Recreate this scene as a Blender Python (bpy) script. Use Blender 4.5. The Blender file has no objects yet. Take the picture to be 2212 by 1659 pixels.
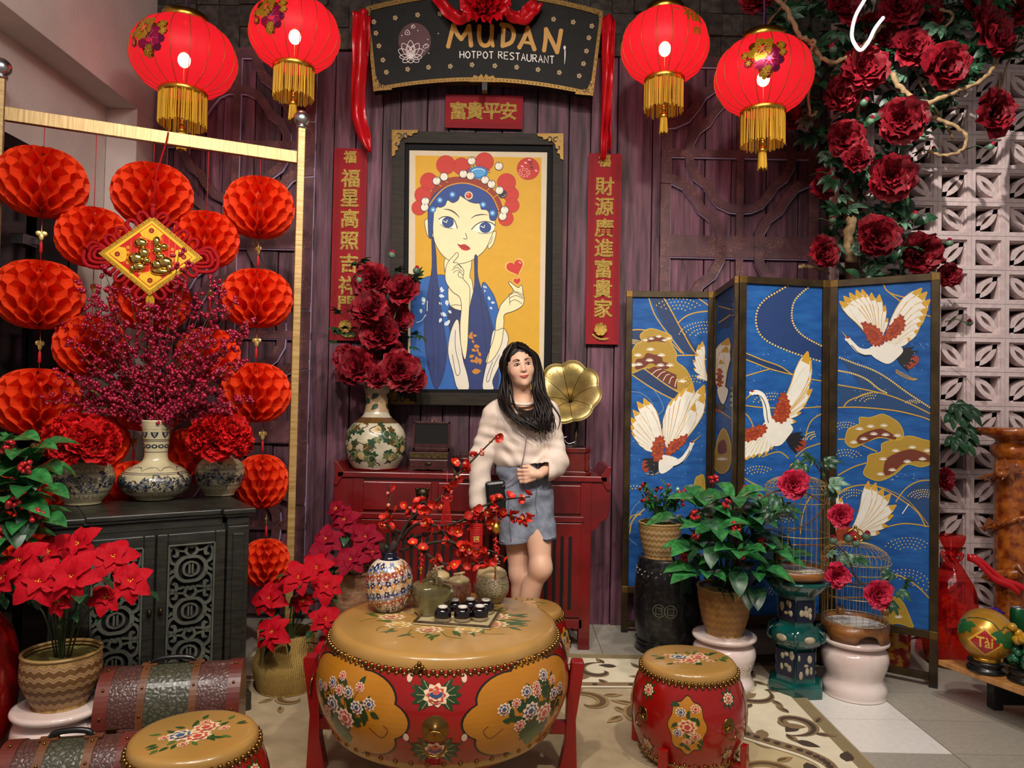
import bpy, math, random
import numpy as np
from mathutils import Vector, Matrix
from mathutils.geometry import tessellate_polygon
PI = math.pi
R = math.radians
SC = bpy.context.scene
COL = SC.collection
V = Vector
# ---------------------------------------------------------------- camera
F = 1600.0; CH = 1.30; PITCH = R(1.4); ROLL = R(1.15)
_f = V((0, math.cos(PITCH), math.sin(PITCH)))
_u0 = V((0, -math.sin(PITCH), math.cos(PITCH)))
_r = V((1, 0, 0)) * math.cos(ROLL) + _u0 * math.sin(ROLL)
_u = -V((1, 0, 0)) * math.sin(ROLL) + _u0 * math.cos(ROLL)
CAM = V((0, 0, CH))
cd = bpy.data.cameras.new('camera'); cd.sensor_width = 36; cd.lens = F / 2212 * 36; cd.clip_start = .05
cam = bpy.data.objects.new('camera', cd); COL.objects.link(cam)
m = Matrix((_r, _u, -_f)).transposed().to_4x4(); m.translation = CAM
cam.matrix_world = m; SC.camera = cam
SC.view_settings.view_transform = 'Standard'; SC.view_settings.look = 'None'
SC.view_settings.gamma = 1; SC.view_settings.use_curve_mapping = False
SC.view_settings.exposure = 0.52

def ray(px, py): return _f + _r * ((px - 1106) / F) - _u * ((py - 829.5) / F)
def W(px, py, Y):                       # point on the sight line at depth Y
    d = ray(px, py); return CAM + d * (Y / d.y)
def WZ(px, py, z):                      # where the sight line meets height z
    d = ray(px, py); return CAM + d * ((z - CH) / d.z)
def WP(px, py, P0, N):                  # where it meets a plane
    d = ray(px, py); return CAM + d * ((P0 - CAM).dot(N) / d.dot(N))
def ZX(px, py, X):                      # where it meets plane x = X
    d = ray(px, py); return CAM + d * (X / d.x)

# ---------------------------------------------------------------- lights
wd = bpy.data.worlds.new('world'); SC.world = wd; wd.use_nodes = True
wd.node_tree.nodes['Background'].inputs[0].default_value = (1.0, .90, .86, 1)
wd.node_tree.nodes['Background'].inputs[1].default_value = .17
def lamp(kind, name, loc, aim, energy, col, size=.1, spot=80, blend=.6):
    l = bpy.data.lights.new(name, kind); l.energy = energy; l.color = col
    if kind == 'AREA': l.size = size
    else: l.shadow_soft_size = size
    if kind == 'SPOT': l.spot_size = R(spot); l.spot_blend = blend
    o = bpy.data.objects.new(name, l); COL.objects.link(o); o.location = loc
    o.rotation_euler = (V(aim) - V(loc)).to_track_quat('-Z', 'Y').to_euler()
    return o
WARM = (1.0, .92, .80)
lamp('SPOT', 'overhead_spot_light', (1.1, .9, 3.6), (.1, 3.3, .8), 150, WARM, .06, 85, .8)
lamp('SPOT', 'overhead_spot_light', (-.5, .8, 3.6), (-1.0, 3.4, 1.0), 160, WARM, .06, 80, .8)
lamp('SPOT', 'overhead_spot_light', (1.5, 1.6, 3.6), (1.5, 3.6, 1.0), 95, (1, .93, .85), .05, 62, .7)
lamp('SPOT', 'overhead_spot_light', (1.25, 2.6, 3.6), (2.55, 4.2, 2.35), 150, (1, .95, .88), .02, 40, .5)
lamp('SPOT', 'overhead_spot_light', (.3, 1.2, 3.6), (-.05, 4.3, 2.0), 95, WARM, .08, 72, .9)  # spot added to brighten the middle of the back wall
lamp('AREA', 'overhead_area_light', (-1.3, .9, 3.5), (1.0, 4.0, 1.0), 16, (1, .92, .86), .5)  # area light added from the left to lift the screen's second panel
lamp('AREA', 'overhead_area_light', (.0, .6, 3.6), (0, 3, .8), 34, (1, .90, .84), 1.2)
lamp('SPOT', 'overhead_spot_light', (-.2, 1.5, 3.5), (-2.2, 3.3, 3.1), 26, (1, .88, .84), .1, 75, .9)  # spot added to brighten the upper left wall and bulkhead

# ---------------------------------------------------------------- colour and materials
def lin(c):
    return c / 12.92 if c <= .04045 else ((c + .055) / 1.055) ** 2.4
def hx(s, a=1.0):
    s = s.lstrip('#'); return tuple(lin(int(s[i:i + 2], 16) / 255) for i in (0, 2, 4)) + (a,)
MATS = {}
def mat(name, c1, c2=None, rough=.5, metal=0.0, scale=20, stretch=(1, 1, 1), bump=0.0, bscale=None, coat=0.0,
        kind='noise', rnd=0.0, sheen=0.0, trans=0.0, emit=None, es=0.0, sub=0.0, island=0.0, spec=.5, lo=.35, hi=.65):
    if name in MATS: return MATS[name]
    m = bpy.data.materials.new(name); m.use_nodes = True; nt = m.node_tree; N = nt.nodes; L = nt.links
    b = N['Principled BSDF']
    c1 = hx(c1) if isinstance(c1, str) else c1
    c2 = (hx(c2) if isinstance(c2, str) else c2) if c2 else None
    b.inputs['Base Color'].default_value = c1; b.inputs['Roughness'].default_value = rough
    b.inputs['Metallic'].default_value = metal; b.inputs['Coat Weight'].default_value = coat
    b.inputs['Coat Roughness'].default_value = .08; b.inputs['Specular IOR Level'].default_value = spec
    b.inputs['Sheen Weight'].default_value = sheen
    if emit: b.inputs['Emission Color'].default_value = hx(emit); b.inputs['Emission Strength'].default_value = es
    if sub: b.inputs['Subsurface Weight'].default_value = sub; b.inputs['Subsurface Radius'].default_value = (.012, .005, .003)
    tc = N.new('ShaderNodeTexCoord'); mp = N.new('ShaderNodeMapping'); mp.inputs['Scale'].default_value = stretch
    L.new(tc.outputs['Object'], mp.inputs[0]); vec = mp.outputs[0]
    if rnd or kind == 'planks':
        oi = N.new('ShaderNodeObjectInfo'); ad = N.new('ShaderNodeVectorMath'); ad.operation = 'ADD'
        sc = N.new('ShaderNodeVectorMath'); sc.operation = 'SCALE'; sc.inputs[0].default_value = (7, 3, 11)
        L.new(oi.outputs['Random'], sc.inputs['Scale']); L.new(vec, ad.inputs[0]); L.new(sc.outputs[0], ad.inputs[1]); vec = ad.outputs[0]
    if kind == 'wave':
        t = N.new('ShaderNodeTexWave'); t.inputs['Scale'].default_value = scale; t.inputs['Distortion'].default_value = 6; t.inputs['Detail'].default_value = 3
    elif kind == 'voronoi':
        t = N.new('ShaderNodeTexVoronoi'); t.inputs['Scale'].default_value = scale
    elif kind == 'crack':
        t = N.new('ShaderNodeTexVoronoi'); t.feature = 'DISTANCE_TO_EDGE'; t.inputs['Scale'].default_value = scale
    elif kind == 'check':
        t = N.new('ShaderNodeTexChecker'); t.inputs['Scale'].default_value = scale
    else:
        t = N.new('ShaderNodeTexNoise'); t.inputs['Scale'].default_value = scale; t.inputs['Detail'].default_value = 5
    L.new(vec, t.inputs['Vector'])
    fac = t.outputs['Fac'] if kind in ('noise', 'planks', 'wave', 'check') else t.outputs['Distance']
    colout = None
    if c2:
        rp = N.new('ShaderNodeValToRGB'); rp.color_ramp.elements[0].position = lo; rp.color_ramp.elements[1].position = hi
        rp.color_ramp.elements[0].color = c1; rp.color_ramp.elements[1].color = c2
        L.new(fac, rp.inputs[0]); colout = rp.outputs[0]
    if rnd or island:
        hs = N.new('ShaderNodeHueSaturation')
        if colout: L.new(colout, hs.inputs['Color'])
        else: hs.inputs['Color'].default_value = c1
        mr = N.new('ShaderNodeMapRange'); a = rnd or island
        mr.inputs['To Min'].default_value = 1 - a; mr.inputs['To Max'].default_value = 1 + a
        if island:
            g = N.new('ShaderNodeNewGeometry'); L.new(g.outputs['Random Per Island'], mr.inputs['Value'])
        else: L.new(oi.outputs['Random'], mr.inputs['Value'])
        L.new(mr.outputs[0], hs.inputs['Value']); colout = hs.outputs[0]
    if colout: L.new(colout, b.inputs['Base Color'])
    if bump:
        bt = fac
        if bscale:
            t2 = N.new('ShaderNodeTexNoise'); t2.inputs['Scale'].default_value = bscale; t2.inputs['Detail'].default_value = 4
            L.new(vec, t2.inputs['Vector']); bt = t2.outputs['Fac']
        bp = N.new('ShaderNodeBump'); bp.inputs['Strength'].default_value = bump; bp.inputs['Distance'].default_value = .01
        L.new(bt, bp.inputs['Height']); L.new(bp.outputs[0], b.inputs['Normal'])
    if trans:
        tr = N.new('ShaderNodeBsdfTranslucent'); mx = N.new('ShaderNodeMixShader'); mx.inputs[0].default_value = trans
        tr.inputs['Color'].default_value = c1
        if colout: L.new(colout, tr.inputs['Color'])
        L.new(b.outputs[0], mx.inputs[1]); L.new(tr.outputs[0], mx.inputs[2])
        L.new(mx.outputs[0], N['Material Output'].inputs[0])
    MATS[name] = m; return m

def paint_mat(name, rough=.45, coat=0.0, metal=0.0, bump=0.0, mottle=.12):
    if name in MATS: return MATS[name]
    m = bpy.data.materials.new(name); m.use_nodes = True; N = m.node_tree.nodes; L = m.node_tree.links
    b = N['Principled BSDF']; a = N.new('ShaderNodeAttribute'); a.attribute_name = 'col'
    b.inputs['Roughness'].default_value = rough; b.inputs['Coat Weight'].default_value = coat; b.inputs['Metallic'].default_value = metal
    n = N.new('ShaderNodeTexNoise'); n.inputs['Scale'].default_value = 18; n.inputs['Detail'].default_value = 4
    tc = N.new('ShaderNodeTexCoord'); L.new(tc.outputs['Object'], n.inputs['Vector'])
    mr = N.new('ShaderNodeMapRange'); mr.inputs['To Min'].default_value = 1 - mottle; mr.inputs['To Max'].default_value = 1 + mottle
    hs = N.new('ShaderNodeHueSaturation'); L.new(n.outputs['Fac'], mr.inputs['Value']); L.new(mr.outputs[0], hs.inputs['Value'])
    L.new(a.outputs['Color'], hs.inputs['Color']); L.new(hs.outputs[0], b.inputs['Base Color'])
    if bump:
        bp = N.new('ShaderNodeBump'); bp.inputs['Strength'].default_value = bump; bp.inputs['Distance'].default_value = .01
        L.new(n.outputs['Fac'], bp.inputs['Height']); L.new(bp.outputs[0], b.inputs['Normal'])
    MATS[name] = m; return m

# ---------------------------------------------------------------- mesh building
class MB:
    def __init__(s): s.v = []; s.f = []; s.sm = []; s.mi = []; s.cur = 0; s.col = []; s.cc = None
    def add(s, vs, fs, smooth=True, M=None):
        n = len(s.v)
        s.v += [tuple(M @ V(p)) for p in vs] if M else [tuple(p) for p in vs]
        for q in fs: s.f.append(tuple(i + n for i in q)); s.sm.append(smooth); s.mi.append(s.cur); s.col.append(s.cc)
        return s
    def merge(s, o, M=None):
        n = len(s.v); s.v += [tuple(M @ V(p)) for p in o.v] if M else o.v
        s.f += [tuple(i + n for i in q) for q in o.f]; s.sm += o.sm; s.mi += o.mi; s.col += o.col; return s
    def box(s, x0, y0, z0, x1, y1, z1, M=None):
        vs = [(x, y, z) for z in (z0, z1) for y in (y0, y1) for x in (x0, x1)]
        return s.add(vs, [(0, 2, 3, 1), (4, 5, 7, 6), (0, 1, 5, 4), (2, 6, 7, 3), (0, 4, 6, 2), (1, 3, 7, 5)], False, M)
    def cbox(s, c, d, M=None):
        return s.box(c[0] - d[0] / 2, c[1] - d[1] / 2, c[2] - d[2] / 2, c[0] + d[0] / 2, c[1] + d[1] / 2, c[2] + d[2] / 2, M)
    def lathe(s, prof, n=32, M=None, smooth=True, sq=None, a0=0, a1=2 * PI, wob=None):
        full = abs(a1 - a0 - 2 * PI) < 1e-6; k = n if full else n + 1; vs = []
        for r, z in prof:
            for i in range(k):
                a = a0 + (a1 - a0) * i / n; q = 1.0
                if sq: q = 1 / (abs(math.cos(a)) ** sq + abs(math.sin(a)) ** sq) ** (1 / sq)
                if wob: q *= wob(a, z)
                vs.append((r * q * math.cos(a), r * q * math.sin(a), z))
        fs = []
        for j in range(len(prof) - 1):
            for i in range(n):
                i2 = (i + 1) % k; fs.append((j * k + i, j * k + i2, (j + 1) * k + i2, (j + 1) * k + i))
        return s.add(vs, fs, smooth, M)
    def disc(s, r, z, n=32, M=None, up=True):
        vs = [(r * math.cos(2 * PI * i / n), r * math.sin(2 * PI * i / n), z) for i in range(n)]
        f = tuple(range(n)); return s.add(vs, [f if up else f[::-1]], False, M)
    def tube(s, pts, r, n=8, caps=True, closed=False, M=None):
        pts = [V(p) for p in pts]; k = len(pts); rr = r if isinstance(r, (list, tuple)) else [r] * k
        vs = []; pn = None
        for i, p in enumerate(pts):
            t = (pts[(i + 1) % k] - pts[i - 1]) if closed else (pts[min(i + 1, k - 1)] - pts[max(i - 1, 0)])
            if t.length < 1e-9: t = V((0, 0, 1))
            t.normalize()
            if pn is None: pn = t.orthogonal().normalized()
            else:
                pn = pn - t * pn.dot(t)
                pn = pn.normalized() if pn.length > 1e-6 else t.orthogonal().normalized()
            bn = t.cross(pn)
            for j in range(n):
                a = 2 * PI * j / n; vs.append(p + (pn * math.cos(a) + bn * math.sin(a)) * rr[i])
        fs = []
        for i in range(k if closed else k - 1):
            i2 = (i + 1) % k
            for j in range(n): fs.append((i * n + j, i * n + (j + 1) % n, i2 * n + (j + 1) % n, i2 * n + j))
        if caps and not closed: fs += [tuple(range(n))[::-1], tuple((k - 1) * n + j for j in range(n))]
        return s.add(vs, fs, True, M)
    def ell(s, c, r, nu=12, nv=8, M=None):
        if not isinstance(r, (tuple, list)): r = (r, r, r)
        vs = [(c[0], c[1], c[2] - r[2])]
        for j in range(1, nv):
            t = PI * j / nv - PI / 2
            for i in range(nu):
                a = 2 * PI * i / nu
                vs.append((c[0] + r[0] * math.cos(t) * math.cos(a), c[1] + r[1] * math.cos(t) * math.sin(a), c[2] + r[2] * math.sin(t)))
        vs.append((c[0], c[1], c[2] + r[2])); fs = []
        for i in range(nu):
            i2 = (i + 1) % nu; fs.append((0, 1 + i2, 1 + i))
            for j in range(nv - 2): fs.append((1 + j * nu + i, 1 + j * nu + i2, 1 + (j + 1) * nu + i2, 1 + (j + 1) * nu + i))
            b = 1 + (nv - 2) * nu; fs.append((b + i, b + i2, len(vs) - 1))
        return s.add(vs, fs, True, M)
    def grid(s, fn, nu, nv, cu=False, M=None, smooth=True):
        ku = nu if cu else nu + 1
        vs = [fn(i / nu, j / nv) for j in range(nv + 1) for i in range(ku)]
        fs = [(j * ku + i, j * ku + (i + 1) % ku, (j + 1) * ku + (i + 1) % ku, (j + 1) * ku + i) for j in range(nv) for i in range(nu)]
        return s.add(vs, fs, smooth, M)
    def prism(s, poly, z0, z1, M=None, holes=None):
        loops = [[V((x, y, 0)) for x, y in poly]] + [[V((x, y, 0)) for x, y in h] for h in (holes or [])]
        tris = tessellate_polygon(loops); flat = [p for l in loops for p in l]; n = len(flat)
        vs = [(p.x, p.y, z0) for p in flat] + [(p.x, p.y, z1) for p in flat]
        fs = []
        for t in tris:
            a, b, c = (flat[i] for i in t)
            if (b - a).cross(c - a).z < 0: t = (t[0], t[2], t[1])
            fs.append(tuple(i + n for i in t)); fs.append((t[0], t[2], t[1]))
        k = 0
        for li, l in enumerate(loops):
            m_ = len(l); area = sum(l[i].x * l[(i + 1) % m_].y - l[(i + 1) % m_].x * l[i].y for i in range(m_))
            ccw = (area > 0) == (li == 0)
            for i in range(m_):
                j = (i + 1) % m_; q = (k + i, k + j, n + k + j, n + k + i)
                fs.append(q if ccw else q[::-1])
            k += m_
        return s.add(vs, fs, False, M)
    def build(s, name, mats, parent=None, loc=None, bevel=0, solid=0, sub=0, **props):
        me = bpy.data.meshes.new(name); me.from_pydata(s.v, [], s.f)
        me.polygons.foreach_set('use_smooth', s.sm)
        for m_ in (mats if isinstance(mats, (list, tuple)) else [mats]): me.materials.append(m_)
        if any(s.mi): me.polygons.foreach_set('material_index', s.mi)
        if any(c is not None for c in s.col):
            at = me.color_attributes.new('col', 'FLOAT_COLOR', 'CORNER'); buf = []
            for q, c in zip(s.f, s.col): buf += list(c or (1, 1, 1, 1)) * len(q)
            at.data.foreach_set('color', buf)
        me.update()
        o = bpy.data.objects.new(name, me); COL.objects.link(o)
        if loc is not None: o.location = loc
        if parent: o.parent = parent
        if bevel:
            b = o.modifiers.new('bevel', 'BEVEL'); b.width = bevel; b.segments = 2; b.limit_method = 'ANGLE'
        if solid:
            b = o.modifiers.new('solid', 'SOLIDIFY'); b.thickness = solid; b.offset = 0
        if sub:
            b = o.modifiers.new('sub', 'SUBSURF'); b.levels = sub; b.render_levels = sub
        for k, v in props.items(): o[k] = v
        return o
def thing(name, label, cat, loc=(0, 0, 0), rz=0, group=None):
    o = bpy.data.objects.new(name, None); COL.objects.link(o); o.empty_display_size = .05
    o.location = loc; o.rotation_euler = (0, 0, rz); o['label'] = label; o['category'] = cat
    if group: o['group'] = group
    return o
def tag(o, label, cat, group=None, kind=None):
    o['label'] = label; o['category'] = cat
    if group: o['group'] = group
    if kind: o['kind'] = kind
    return o
def inst(src, parent=None, M=None, label=None):        # copy of one object sharing its mesh
    c = src.copy(); COL.objects.link(c); c.parent = parent
    if M is not None: c.matrix_basis = M
    if label: c['label'] = label
    return c
def copy_tree(o, parent=None, label=None):
    c = o.copy(); COL.objects.link(c); c.parent = parent
    if label: c['label'] = label
    for ch in list(o.children): copy_tree(ch, c)
    return c
def ME(mb, name, mats): # a mesh datablock without object
    o = mb.build(name, mats); me = o.data; bpy.data.objects.remove(o); return me
def obj(name, me, parent=None, M=None, **props):
    o = bpy.data.objects.new(name, me); COL.objects.link(o); o.parent = parent
    if M is not None: o.matrix_basis = M
    for k, v in props.items(): o[k] = v
    return o
def T(x, y=0, z=0): return Matrix.Translation(V((x, y, z)) if not isinstance(x, Vector) else x)
def RX(a): return Matrix.Rotation(a, 4, 'X')
def RY(a): return Matrix.Rotation(a, 4, 'Y')
def RZ(a): return Matrix.Rotation(a, 4, 'Z')
def SCL(a, b=None, c=None): return Matrix.Diagonal((a, b or a, c or a, 1))
def aimM(p, d, roll=0, s=1.0):      # local +Z along d
    return T(V(p)) @ V(d).to_track_quat('Z', 'Y').to_matrix().to_4x4() @ RZ(roll) @ SCL(s)
def catmull(pts, n=6, closed=False):
    pts = [V(p).to_3d() if len(p) == 2 else V(p) for p in pts]; k = len(pts); out = []
    for i in range(k if closed else k - 1):
        if closed: a, b, c, d = pts[i - 1], pts[i], pts[(i + 1) % k], pts[(i + 2) % k]
        else: a, b, c, d = pts[max(i - 1, 0)], pts[i], pts[i + 1], pts[min(i + 2, k - 1)]
        for j in range(n):
            t = j / n
            out.append(.5 * ((2 * b) + (c - a) * t + (2 * a - 5 * b + 4 * c - d) * t * t + (3 * b - a - 3 * c + d) * t ** 3))
    if not closed: out.append(pts[-1])
    return out
# ---------------------------------------------------------------- painted, flat artwork
class Paint:
    def __init__(s, mapper, eps=.0004, base=.0006, maxlen=None):
        s.m = mapper; s.eps = eps; s.base = base; s.mb = MB(); s.maxlen = maxlen; s.ly = 0
    clip = None; ax = 1.0; jit = .035
    def ml(s, d): return math.hypot(d.x / s.ax, d.y)
    def _tri(s, a, b, c, off):
        if s.clip:
            P_ = [a, b, c]; q = s.clip
            for i in range(len(q)):
                e0, e1 = q[i], q[(i + 1) % len(q)]; side = lambda p: (e1[0] - e0[0]) * (p.y - e0[1]) - (e1[1] - e0[1]) * (p.x - e0[0]); o_ = []
                for j in range(len(P_)):
                    p, r = P_[j], P_[(j + 1) % len(P_)]; sp, sr = side(p), side(r)
                    if sp >= 0: o_.append(p)
                    if (sp >= 0) != (sr >= 0): o_.append(p + (r - p) * (sp / (sp - sr)))
                P_ = o_
                if len(P_) < 3: return
            s.mb.add([s.m(p.x, p.y, off) for p in P_], [tuple(range(len(P_)))], False); return
        if s.maxlen:
            e = max((s.ml(a - b), 0), (s.ml(b - c), 1), (s.ml(c - a), 2))
            if e[0] > s.maxlen:
                if e[1] == 0: mid = (a + b) / 2; s._tri(a, mid, c, off); s._tri(mid, b, c, off)
                elif e[1] == 1: mid = (b + c) / 2; s._tri(a, b, mid, off); s._tri(a, mid, c, off)
                else: mid = (a + c) / 2; s._tri(a, b, mid, off); s._tri(mid, b, c, off)
                return
        s.mb.add([s.m(p.x, p.y, off) for p in (a, b, c)], [(0, 1, 2)], s.maxlen is not None)
    def poly(s, pts, col, ly=None, smooth=0, closed=True):
        if ly is None: ly = s.ly
        if smooth: pts = catmull(pts, smooth, True)
        pts = [V((p[0], p[1], 0)) for p in pts]; s.mb.cc = hx(col) if isinstance(col, str) else col
        s.n = getattr(s, 'n', 0) + 1; off = s.base + (ly + (s.n % 23) * s.jit) * s.eps
        for t in tessellate_polygon([pts]):
            a, b, c = (pts[i] for i in t)
            if (b - a).cross(c - a).z < 0: b, c = c, b
            s._tri(a, b, c, off)
    def ell(s, x, y, rx, ry=None, col='#fff', ly=None, n=16, rot=0):
        ry = ry or rx; cr, sr = math.cos(rot), math.sin(rot)
        s.poly([(x + rx * math.cos(2 * PI * i / n) * cr - ry * math.sin(2 * PI * i / n) * sr,
                 y + rx * math.cos(2 * PI * i / n) * sr + ry * math.sin(2 * PI * i / n) * cr) for i in range(n)], col, ly)
    def line(s, pts, w, col, ly=None, smooth=4, taper=False, closed=False):
        if ly is None: ly = s.ly
        if smooth and len(pts) > 2: pts = catmull(pts, smooth, closed)
        pts = [V((p[0], p[1], 0)) for p in pts]; k = len(pts); s.mb.cc = hx(col) if isinstance(col, str) else col
        s.n = getattr(s, 'n', 0) + 1; off = s.base + (ly + (s.n % 23) * s.jit) * s.eps; L = []; Rr = []
        for i, p in enumerate(pts):
            t = (pts[(i + 1) % k] - pts[i - 1]) if closed else pts[min(i + 1, k - 1)] - pts[max(i - 1, 0)]
            t.x /= s.ax
            if t.length < 1e-9: t = V((1, 0, 0))
            t.normalize(); nn = V((-t.y * s.ax, t.x, 0)); ww = w / 2
            if taper: ww *= max(.12, math.sin(PI * (i + .3) / (k - .4)) if taper is True else 1 - i / k)
            L.append(p + nn * ww); Rr.append(p - nn * ww)
        for i in range(k if closed else k - 1):
            j = (i + 1) % k; a, b, c, d = Rr[i], Rr[j], L[j], L[i]
            s._tri(a, b, c, off); s._tri(a, c, d, off)
    def leaf(s, x, y, ang, l, w, col, ly=None, n=5):
        p = [(0, 0)] + [(l * t / n, w / 2 * math.sin(PI * (t / n) ** .8)) for t in range(1, n)] + [(l, 0)] + [(l * t / n, -w / 2 * math.sin(PI * (t / n) ** .8)) for t in range(n - 1, 0, -1)]
        c, q = math.cos(ang), math.sin(ang)
        s.poly([(x + a * c - b * q, y + a * q + b * c) for a, b in p], col, ly)
    def build(s, name, mat_, parent=None, loc=None, **k):
        if loc is not None: s.mb.v = [(a - loc[0], b - loc[1], c - loc[2]) for a, b, c in s.mb.v]
        return s.mb.build(name, mat_, parent, **k)
def rng(seed): return random.Random(seed)
def text_mesh(body, size, bold=.0, depth=0.0):
    cu = bpy.data.curves.new('t', 'FONT'); cu.body = body; cu.size = size; cu.offset = bold; cu.extrude = depth
    cu.align_x = 'CENTER'; cu.align_y = 'CENTER'; cu.resolution_u = 3
    o = bpy.data.objects.new('t', cu); COL.objects.link(o)
    dg = bpy.context.evaluated_depsgraph_get(); dg.update()
    me = bpy.data.meshes.new_from_object(o.evaluated_get(dg)); bpy.data.objects.remove(o)
    return me
# ================================================================ SETTING
YB = 4.40
def structure(o): o['kind'] = 'structure'; return o
m_tile = mat('floor_tile_grey', '#9c968a', '#a8a296', rough=.35, scale=60, rnd=.05)
m_tilew = mat('floor_tile_white', '#dcd8d2', '#e4e0da', rough=.3, scale=40)
m_grout = mat('grout', '#6b665e', rough=.9)
fl = MB().box(-2.6, -.3, -.05, 3.4, 5.0, -.004).build('floor', m_grout); structure(fl)
tb = MB().box(-.298, -.148, -.004, .298, .148, 0)
me_t = ME(tb, 'tile', m_tile); me_tw = ME(tb, 'tile', m_tilew)
for i in range(10):
    for j in range(13):
        x = 1.4 + .6 * (i - 6); y = 2.99 + .3 * (j - 7)
        w = i == 6 and j in (7, 8)
        obj('tile', me_tw if w else me_t, fl, T(x, y, 0))
# ceiling
c = MB().box(-2.6, 0, 3.85, 3.4, 5.0, 3.95).build('ceiling', mat('ceiling_paint', '#3a3336', rough=.9)); structure(c)
# back wall: backing, planks, blocks
m_back = mat('wall_backing', '#160c12', rough=.9)
wb = MB().box(-2.6, YB + .02, 0, 3.4, YB + .12, 3.85).build('wall_back', m_back); structure(wb)
m_plank = mat('purple_plank', '#2a131b', '#7a4c5e', rough=.62, scale=5, stretch=(7, 1, .6), bump=.5, kind='planks', rnd=.42, lo=.3, hi=.74)
rg = rng(4); x = -2.18; k = 0
while x < 1.9:
    w = rg.choice((.105, .13, .16, .19, .21)); d = rg.uniform(0, .012)
    MB().box(0, 0, 0, w - .006, .02 + d, 3.38).build('plank', m_plank, wb, (x, YB - d, 0), bevel=.003); x += w
m_stone = mat('grey_stone_block', '#2c2723', '#4a443d', rough=.85, scale=25, bump=.6, rnd=.3)
bl = [ME(MB().box(-.064, 0, -.064, .064, .05, .064), 'brick', m_stone) for _ in (0,)]
for i in range(33):
    for j in range(4):
        d = rg.uniform(0, .035)
        obj('brick', bl[0], wb, T(-2.13 + i * .131, YB - .005 - d, 3.448 + j * .131))
# lattice panels
m_lat = mat('lattice_brown', '#4c2c32', '#633a40', rough=.55, scale=14, bump=.2)
m_lip = mat('lattice_lilac_edge', '#b8a2c4', rough=.5)
# gold flecks: voronoi specks mixed into the brown
nt = m_lat.node_tree; b = nt.nodes['Principled BSDF']; src = b.inputs['Base Color'].links[0].from_socket
vo = nt.nodes.new('ShaderNodeTexVoronoi'); vo.inputs['Scale'].default_value = 115
tc = nt.nodes.new('ShaderNodeTexCoord'); nt.links.new(tc.outputs['Object'], vo.inputs['Vector'])
lt = nt.nodes.new('ShaderNodeMath'); lt.operation = 'LESS_THAN'; lt.inputs[1].default_value = .2; nt.links.new(vo.outputs['Distance'], lt.inputs[0])
no = nt.nodes.new('ShaderNodeTexNoise'); no.inputs['Scale'].default_value = 7; nt.links.new(tc.outputs['Object'], no.inputs['Vector'])
gt = nt.nodes.new('ShaderNodeMath'); gt.operation = 'GREATER_THAN'; gt.inputs[1].default_value = .52; nt.links.new(no.outputs['Fac'], gt.inputs[0])
mu = nt.nodes.new('ShaderNodeMath'); mu.operation = 'MULTIPLY'; nt.links.new(lt.outputs[0], mu.inputs[0]); nt.links.new(gt.outputs[0], mu.inputs[1])
mx = nt.nodes.new('ShaderNodeMixRGB'); mx.inputs[2].default_value = hx('#c58b45'); nt.links.new(mu.outputs[0], mx.inputs[0]); nt.links.new(src, mx.inputs[1]); nt.links.new(mx.outputs[0], b.inputs['Base Color'])
def strip(mb, pts, w, y0, y1):
    k = len(pts); vs = []
    for i, p in enumerate(pts):
        p = V(p); t = V(pts[min(i + 1, k - 1)]) - V(pts[max(i - 1, 0)]); t.normalize(); n = V((-t[1], t[0]))
        for s, y in ((1, y0), (1, y1), (-1, y1), (-1, y0)):
            q = V((p[0], p[1])) + n * (w / 2 * s); vs.append((q.x, y, q.y))
    fs = []
    for i in range(k - 1):
        for j in range(4): fs.append((i * 4 + j, i * 4 + (j + 1) % 4, i * 4 + 4 + (j + 1) % 4, i * 4 + 4 + j))
    fs += [(0, 1, 2, 3), (4 * k - 1, 4 * k - 2, 4 * k - 3, 4 * k - 4)]
    mb.add(vs, fs, False)
Q = [(1, 0), (.985, .2), (.86, .42), (.66, .56), (.56, .72), (.4, .9), (.2, .985), (0, 1)]
def ogee(cx, cz, rx, rz, quads):
    out = []
    for sx, sz in quads: out.append([(cx + sx * rx * a, cz + sz * rz * b_) for a, b_ in Q])
    return out
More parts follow.
